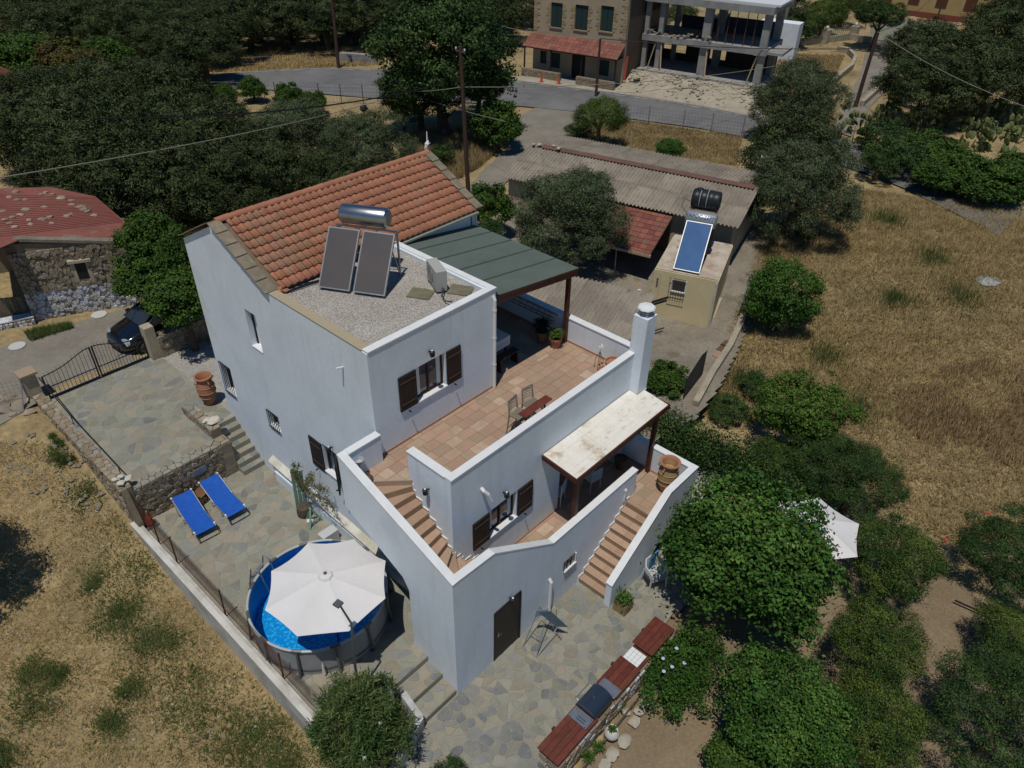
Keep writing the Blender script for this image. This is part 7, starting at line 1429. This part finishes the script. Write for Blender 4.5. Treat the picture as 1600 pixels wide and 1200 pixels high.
p = G(990, 28, 2.5); t = thing('bougainvillea', 'magenta bougainvillea bush glowing behind the left bay of the concrete frame', 'bush', (p[0], p[1], 2)); me_ = PROTO['bush'][0].copy(); me_.materials[0] = leafmat('magenta_bract', (.32, .02, .14), (.22, .015, .1)); inst(me_, 'crown', t, (0, 0, 2.6), (0, 0, 0), (1.9, 1.6, 1.5)); trunk_b(2, .08, 1.5, 3).build('trunk', BARK, t, local=True)
p = G(1375, 48, 3); tree('walnut', 'leafy tree leaning over the far driveway gate', 1375, 25, 2.5, 3.0, .7)
# --- right: big olives, cactus, vines
for k, (u_, v_, r) in enumerate(((1440, 78, 3.2), (1450, 130, 3.2), (1500, 95, 3.6), (1560, 60, 3.6), (1545, 120, 3.4), (1590, 20, 4.0), (1620, 110, 3.5), (1480, 150, 2.2))):
    tree('olive', 'dark olive tree beyond the prickly pears, %s' % ('by the courtyard gate', 'overhanging the driveway wall', 'in the middle of the clump', 'upper right of the clump', 'nearest the prickly pears', 'in the top right corner', 'at the right edge', 'low in the shade of the clump')[k], u_, v_, r, r*.95, .85)
for k, (u_, v_, r, kd) in enumerate(((1385, 215, 1.8, 'bush'), (1405, 245, 2.0, 'bush'), (1450, 235, 1.8, 'vine'), (1500, 270, 1.9, 'vine'), (1550, 285, 1.9, 'vine'), (1595, 270, 1.8, 'vine'), (1470, 275, 1.5, 'vine'), (1375, 255, 1.3, 'bush'))):
    tree(kd, 'green thicket at the top of the dry field, %s' % ('left at the road bend', 'dark clump by the road', 'clump with yellow-green leaves', 'middle vine mass', 'right vine mass', 'vine mass at the right edge', 'low vines in front', 'spilling onto the road')[k], u_, v_, r, 1.1, .75, cat='bush')
padme = B().lathe([(.001, -.02), (.14, -.018), (.19, 0), (.14, .018), (.001, .02)], (0, 0, 0), 10); padme.v = [(x*.8, z, y*1.25+.22) for x, y, z in padme.v]; padm = padme.mesh('pad', CACT, True)
R_ = random.Random(12)
for k, (u_, v_) in enumerate(((1390, 185), (1430, 195), (1490, 190), (1530, 180), (1570, 185), (1520, 215), (1560, 225), (1595, 205), (1340, 205))):
    p = G(u_, v_, .6); t = thing('prickly_pear', 'prickly pear cactus clump above the vine thicket, %s' % ('under the dark olives at the driveway', 'beside the driveway scrub', 'leftmost of the tall ones', 'second of the tall ones', 'right of the tall ones', 'lower middle', 'lower right', 'at the right edge', 'pale one by the road bend')[k], 'cactus', (p[0], p[1], float(terr(p[0], p[1]))))
    pads = [((R_.uniform(-1, 1), R_.uniform(-1, 1), 0), R_.uniform(0, 6.28), R_.uniform(-.3, .3), 1.6) for _ in range(9)]; lst = list(pads)
    for g in range(3):
        new = []
        for (q, rz, tl_, s) in lst:
            for _ in range(2): h = .46*s; ux, uy = -math.sin(rz)*math.sin(tl_)*-1, math.cos(rz)*math.sin(tl_)*-1; new.append(((q[0]+h*math.sin(tl_)*math.sin(rz)+R_.uniform(-.1, .1)*s, q[1]-h*math.sin(tl_)*math.cos(rz)+R_.uniform(-.1, .1)*s, q[2]+h*math.cos(tl_)*.9), R_.uniform(0, 6.28), R_.uniform(-.7, .7), s*.9))
        lst = new[:26]; pads += lst
    for (q, rz, tl_, s) in pads[:60]: inst(padm, 'pad', t, q, (tl_, 0, rz), (s*.8, s*.8, s*.8))
# --- left side
tree('vine', 'leafy mulberry tree overhanging the black car by the gate', 215, 455, 1.3, 2.2, .85, name='mulberry_tree', xy=(2.5, 19.7))
tree('vine', 'right half of the leafy tree between the car and the white house', 275, 470, 1.4, 2.5, .9, name='mulberry_tree', cat='tree', xy=(2.35, 16.9)); tree('vine', 'leafy climber rising beside the white gable wall', 285, 385, 1.0, 3.0, 1.6, name='climbing_vine', cat='vine', xy=(3.4, 18.2))
tree('vine', 'leafy young tree behind the right gate pillar', 250, 420, 1.2, 3.2, 1.0, name='young_tree', xy=(3.1, 20.4))
tree('bush', 'dry brown scrub between the old house and the white house', 245, 395, 1.0, .6, .6, cat='bush', xy=(6.4, 24.0))
tree('olive', 'olive tree just outside the left edge whose shadow falls on the dry field', -150, 835, 2.2, 2.8, .8)
# --- oleander and plants at the deck corner
ol = thing('oleander', 'big white-flowering oleander bush spreading over the near end of the deck wall', 'bush', (-2.4, .3, 0)); RO = np.random.default_rng(21); sp = []; nrm2 = []
cs = []
for _ in range(560):
    a = RO.uniform(0, 2*math.pi); ph = RO.uniform(-.1, 1.5); rr_ = RO.uniform(.55, 1.05)*(1+.12*math.sin(5*a)); c = np.array([-2.55+1.05*rr_*math.cos(a)*math.cos(ph), .6+1.25*rr_*math.sin(a)*math.cos(ph), .85+1.45*rr_*math.sin(ph)]); cs.append(c)
    m_ = 46; d = RO.normal(size=(m_, 3))+np.array([math.cos(a)*.5, math.sin(a)*.5, .6]); d /= np.linalg.norm(d, axis=1, keepdims=True); L_ = RO.uniform(.12, .2, (m_, 1)); w2 = np.cross(d, RO.normal(size=(m_, 3))); w2 /= np.linalg.norm(w2, axis=1, keepdims=True); b0 = c+d*.02+RO.normal(0, .06, (m_, 3))
    sp.append(np.stack([b0, b0+d*L_*.5+w2*.013, b0+d*L_, b0+d*L_*.5-w2*.013], 1).reshape(-1, 3))
inst(fast_mesh('foliage', np.concatenate(sp), OLEA), 'foliage', ol, local=False); b = B(); fb_ = B()
for k in range(14): c = cs[k*20]; b.tube([(-2.35, .35, -.1), ((c[0]-2.35)/2-.0, (c[1]+.35)/2, .7), c], [.04, .03, .01], 5)
b.build('stem', BARK, ol)
for k in range(11): c = cs[k*31]; fb_.rock(c+np.array([0, 0, .12]), .045, k, .8)
fb_.build('white_flower', PVC, ol)
tree('bush', 'young leafy shrub with reddish tips at the bottom edge by the patio', 690, 1180, .5, .4, .9, cat='bush', xy=(-1.7, -1.5))
tree('bush', 'small leafy shrub at the bottom edge right of the oleander', 660, 1190, .4, .35, .8, cat='bush', xy=(-2.2, -1.25))
hr = thing('far_house', 'small house with red tiled roof corner at the left edge among the yellowing vines', 'house', G(-10, 140)); p_ = np.array(Z(52, 128, 4.2)); B().slab([Z(-60, 95, 5.2), Z(0, 106, 5.4), tuple(p_), Z(-60, 160, 4.0)], (0, 0, .12)).build('roof', TILE, hr); q_ = Z(-30, 128, 4.2); B().box(p_[0]-9, p_[0]-1.2, p_[1]-1, p_[1]+4, 1.5, 4.0).build('wall', BEIGEW, hr)
t = thing('morning_glory', 'green bush with pale blue flowers spilling behind the stone counter', 'bush', (4.6, -4.1, 0)); RO = np.random.default_rng(22); cc = RO.normal(size=(260, 3))*np.array([.62, .42, .22])+np.array([4.4, -3.95, .45]); cc[:, 1] = np.minimum(cc[:, 1], -3.35+RO.normal(0, .03, 260)); cc[:, 2] = np.abs(cc[:, 2])
pts = np.repeat(cc, 60, 0)+RO.normal(0, .09, (260*60, 3)); pts[:, 2] = np.maximum(pts[:, 2], .02); inst(fast_mesh('foliage', leaves_mesh(pts, RO.normal(size=pts.shape)+np.array([0, 0, 1.]), .075, .05, RO), leafmat('fresh_green_leaf', (.045, .11, .02), (.075, .15, .03), .4, .3)), 'foliage', t, local=False)
b = B(); PB = M('pale_blue_petal', (.45, .55, .75), .6)
for u_, v_ in ((1057, 1014), (1036, 1030), (1069, 1037), (1037, 1050), (1021, 1017), (1050, 1043)): p = Z(u_, v_, .85); b.lathe([(.012, 0), (.05, .035)], p, 8)
b.build('flower', PB, t)
for k, (u_, v_, s) in enumerate(((965, 1105, .25), (935, 1170, .2), (917, 1185, .22), (1150, 640, .3))): p = Z(u_, v_, .02); t = thing('small_plant', 'small green plant in the soil strip behind the counter, %s' % ('by the pale rocks', 'beside the white pot', 'nearest the bottom edge', 'far')[k], 'plant', p) if k < 3 else None; (plant_in(t, p, s, s*1.2, 120, GREENB, .02) if t else None)
# --- grass: dry blades and green weeds
def scatter(name, label, polys, n, h, w_, m, seed, lean=.6, mask=None, clump=None, noise=None):
    R = np.random.default_rng(seed); out = []
    P = [np.array(G(*p)[:2]) for p in polys]; lo = np.min(P, 0); hi = np.max(P, 0); pts = np.zeros((0, 2)); pl_ = [tuple(p) for p in P]
    X = R.uniform(lo, hi, (n*3, 2)); 
    if clump is not None:
        C_ = np.array([G(*c[:2])[:2] for c in clump]); ci = R.integers(0, len(C_), n*3); rr_ = np.array([c[2] for c in clump])[ci]; X = C_[ci]+R.normal(size=(n*3, 2))*rr_[:, None]*np.where(R.random((n*3, 1)) < .5, .32, .65)
    # vectorised point in polygon
    ins = np.zeros(len(X), bool); j = len(P)-1
    for i in range(len(P)):
        a, b = P[i], P[j]; c = ((a[1] > X[:, 1]) != (b[1] > X[:, 1])) & (X[:, 0] < (b[0]-a[0])*(X[:, 1]-a[1])/(b[1]-a[1]+1e-12)+a[0]); ins ^= c; j = i
    if clump is not None: ins[:] = True
    X = X[ins]
    if noise is not None: 
        nv_ = np.sin(X[:, 0]*noise+seed)+np.sin(X[:, 1]*noise*1.3+2*seed)+np.sin((X[:, 0]+X[:, 1])*noise*.6)+.8*np.sin(X[:, 0]*noise*2.7)*np.sin(X[:, 1]*noise*3.1); X = X[nv_+R.normal(0, .7, len(X)) > -.3]
    if mask is not None: X = X[mask(X)]
    X = X[:n]; n_ = len(X); z = terr(X[:, 0], X[:, 1]); z = z + 1*(.04*np.sin(X[:, 0]*1.9+X[:, 1]*.7)*np.sin(X[:, 1]*1.3)+.03*np.sin(X[:, 0]*4.1)*np.sin(X[:, 1]*3.7))
    a = R.uniform(0, 2*math.pi, n_); H_ = h*R.uniform(.4, 1.3, n_); d = np.stack([np.cos(a), np.sin(a)], 1); s = np.stack([-np.sin(a), np.cos(a)], 1)*w_*.5; ln = R.uniform(.2, 1, n_)*lean*H_
    b0 = np.stack([X[:, 0]-s[:, 0], X[:, 1]-s[:, 1], z-.02], 1); b1 = np.stack([X[:, 0]+s[:, 0], X[:, 1]+s[:, 1], z-.02], 1); tp_ = np.stack([X[:, 0]+d[:, 0]*ln, X[:, 1]+d[:, 1]*ln, z+H_], 1)
    v = np.stack([b0, b1, tp_], 1).reshape(-1, 3); o = bpy.data.objects.new(name, fast_mesh(name, v, m, k=3)); sc.collection.objects.link(o); o['kind'] = 'stuff'; o['label'] = label; o['category'] = 'grass'; return o
DRYG = leafmat('dry_grass', (.53, .405, .20), (.41, .305, .14), .4, .3, .9); DRYG2 = leafmat('golden_grass', (.39, .305, .155), (.31, .235, .115), .4, .3, .9); GRNG = leafmat('weed_green', (.085, .13, .035), (.15, .18, .06), .4, .3, .8); BRNG = leafmat('brown_seedheads', (.36, .25, .13), (.42, .30, .17), .5, .2, .9)
offdeck = lambda X: ~((X[:, 0] > -3.35) & (X[:, 0] < 9.5) & (X[:, 1] > -.3) & (X[:, 1] < 18.3))
LF = ((-200, 700), (60, 690), (180, 790), (500, 1130), (620, 1300), (-300, 1400))
scatter('dry_grass', 'dry straw-coloured grass and stubble of the field left of the pool deck', LF, 80000, .055, .02, DRYG, 1, 2.6, offdeck)
scatter('dry_grass', 'golden dry tufts along the foot of the white deck wall', LF, 16000, .13, .018, DRYG2, 2, 1.2, offdeck, noise=1.1)
WC = [(130, 775, 1.0), (190, 850, 1.5), (230, 880, 1.3), (185, 960, .9), (180, 975, 1.0), (255, 1010, .9), (235, 1000, .8), (300, 1060, 1.6), (310, 1110, 1.5), (350, 1150, 1.4), (40, 1050, .9), (90, 1060, .6), (60, 1110, .8), (420, 1150, 1.2), (400, 1190, 1.2), (170, 1130, .6), (200, 1080, .4), (100, 720, .5), (90, 690, .3), (450, 1190, 1.0), (0, 1190, .9), (150, 905, .5)]
scatter('weeds', 'green weed patches dotted over the dry field left of the pool deck', LF, 24000, .14, .026, GRNG, 3, 1.3, offdeck, clump=[(c[0]+random.gauss(0, 17*c[2]), c[1]+random.gauss(0, 13*c[2]), c[2]*random.uniform(.3, 1.1)) for c in WC for _ in range(7)])
RF = ((1185, 370), (1290, 290), (1600, 330), (1750, 420), (1750, 850), (1480, 850), (1390, 790), (1300, 700), (1180, 660), (1090, 645), (1100, 600), (1170, 450))
scatter('dry_grass', 'dry golden grass of the field on the right', RF, 120000, .22, .028, DRYG2, 4, 1.7)
scatter('dry_grass', 'pale bent straw in the field on the right', RF, 50000, .2, .03, DRYG, 5, 2.0, noise=.7)
scatter('seedheads', 'brown dry seedheads in the lower part of the right field', ((1400, 590), (1560, 560), (1700, 600), (1700, 740), (1480, 720), (1400, 660)), 16000, .26, .04, BRNG, 6, .5, noise=1.6)
scatter('green_tufts', 'yellow-green tufts standing in the right field', RF, 6000, .45, .03, GRNG, 7, .5, clump=[(1500, 465, 1.3), (1385, 345, 1.2), (1400, 470, .9), (1455, 405, 1.4), (1290, 560, 1.0), (1250, 370, .8), (1340, 640, 1.3), (1160, 600, 1.2)])
scatter('dry_grass', 'dry yellow grass on the verges around the shed and the road', ((880, 205), (960, 185), (1160, 215), (1150, 260), (1050, 245), (960, 225)), 26000, .2, .035, DRYG2, 8, 1.)
scatter('dry_grass', 'tall dry grass on the bank beside the side road', ((640, 210), (800, 200), (790, 225), (750, 262), (700, 290), (640, 260)), 26000, .4, .035, DRYG2, 9, .8)
scatter('dry_grass', 'dry yellow grass of the plot beyond the road on the left', ((300, 95), (420, 75), (600, 75), (600, 102), (300, 115)), 22000, .22, .06, DRYG, 10, 1.)
scatter('dry_grass', 'dry stubble beside the driveway at the top right', ((1215, 85), (1320, 88), (1300, 130), (1210, 120)), 10000, .25, .05, DRYG2, 11, 1.)
scatter('lane_weeds', 'green weeds along the foot of the dry stone wall by the lane', ((40, 520), (110, 505), (115, 515), (50, 535)), 3500, .2, .03, GRNG, 12, 1.)
scatter('scrub_grass', 'dry scrub between the old stone house and the tiled house', ((200, 400), (330, 330), (420, 300), (330, 360), (250, 440)), 14000, .4, .03, DRYG2, 13, .8)
# straw litter and pebbles on the fields and the garden soil
def litter(name, label, polys, n, r, m, seed, zoff=.02):
    P = [G(*p) for p in polys]; xs_ = [p[0] for p in P]; ys_ = [p[1] for p in P]; R = random.Random(seed); b = B(); pl_ = [(p[0], p[1]) for p in P]; k = 0
    while k < n:
        x, y = R.uniform(min(xs_), max(xs_)), R.uniform(min(ys_), max(ys_))
        if not inpoly((x, y), pl_): continue
        k += 1; s = r*R.uniform(.4, 1.6); z = float(terr(x, y))+zoff; a = R.uniform(0, 6.28); c, d = math.cos(a)*s, math.sin(a)*s
        b.add([(x+c, y+d, z), (x-d*.7, y+c*.7, z), (x-c, y-d, z+s*.2), (x+d*.8, y-c*.8, z), (x, y, z+s*.7)], [(0, 1, 4), (1, 2, 4), (2, 3, 4), (3, 0, 4)])
    return tag(b.build(name, m, stuff=True), label, 'stones')
litter('pebbles', 'small pale stones scattered over the left field', LF, 700, .04, MATS['pale_rock'], 1)
litter('fallen_leaves', 'yellow fallen leaves and pebbles on the garden soil', ((950, 1190), (1080, 1050), (1200, 900), (1500, 900), (1560, 1050), (1500, 1200)), 1500, .022, M('yellow_leaf', (.30, .24, .10), .9), 2, .06)
litter('field_stones', 'grey stones lying in the strip west of the boundary wall', ((20, 670), (110, 700), (180, 780), (150, 800), (0, 760)), 80, .09, RUB[2], 3)
p0, p1 = Z(1492, 938, .06), Z(1575, 975, .06); tag(B().tube([p0, p1], .03, 6).build('garden_hose', BLACKM), 'dark irrigation pipe lying on the garden soil at the right', 'pipe')
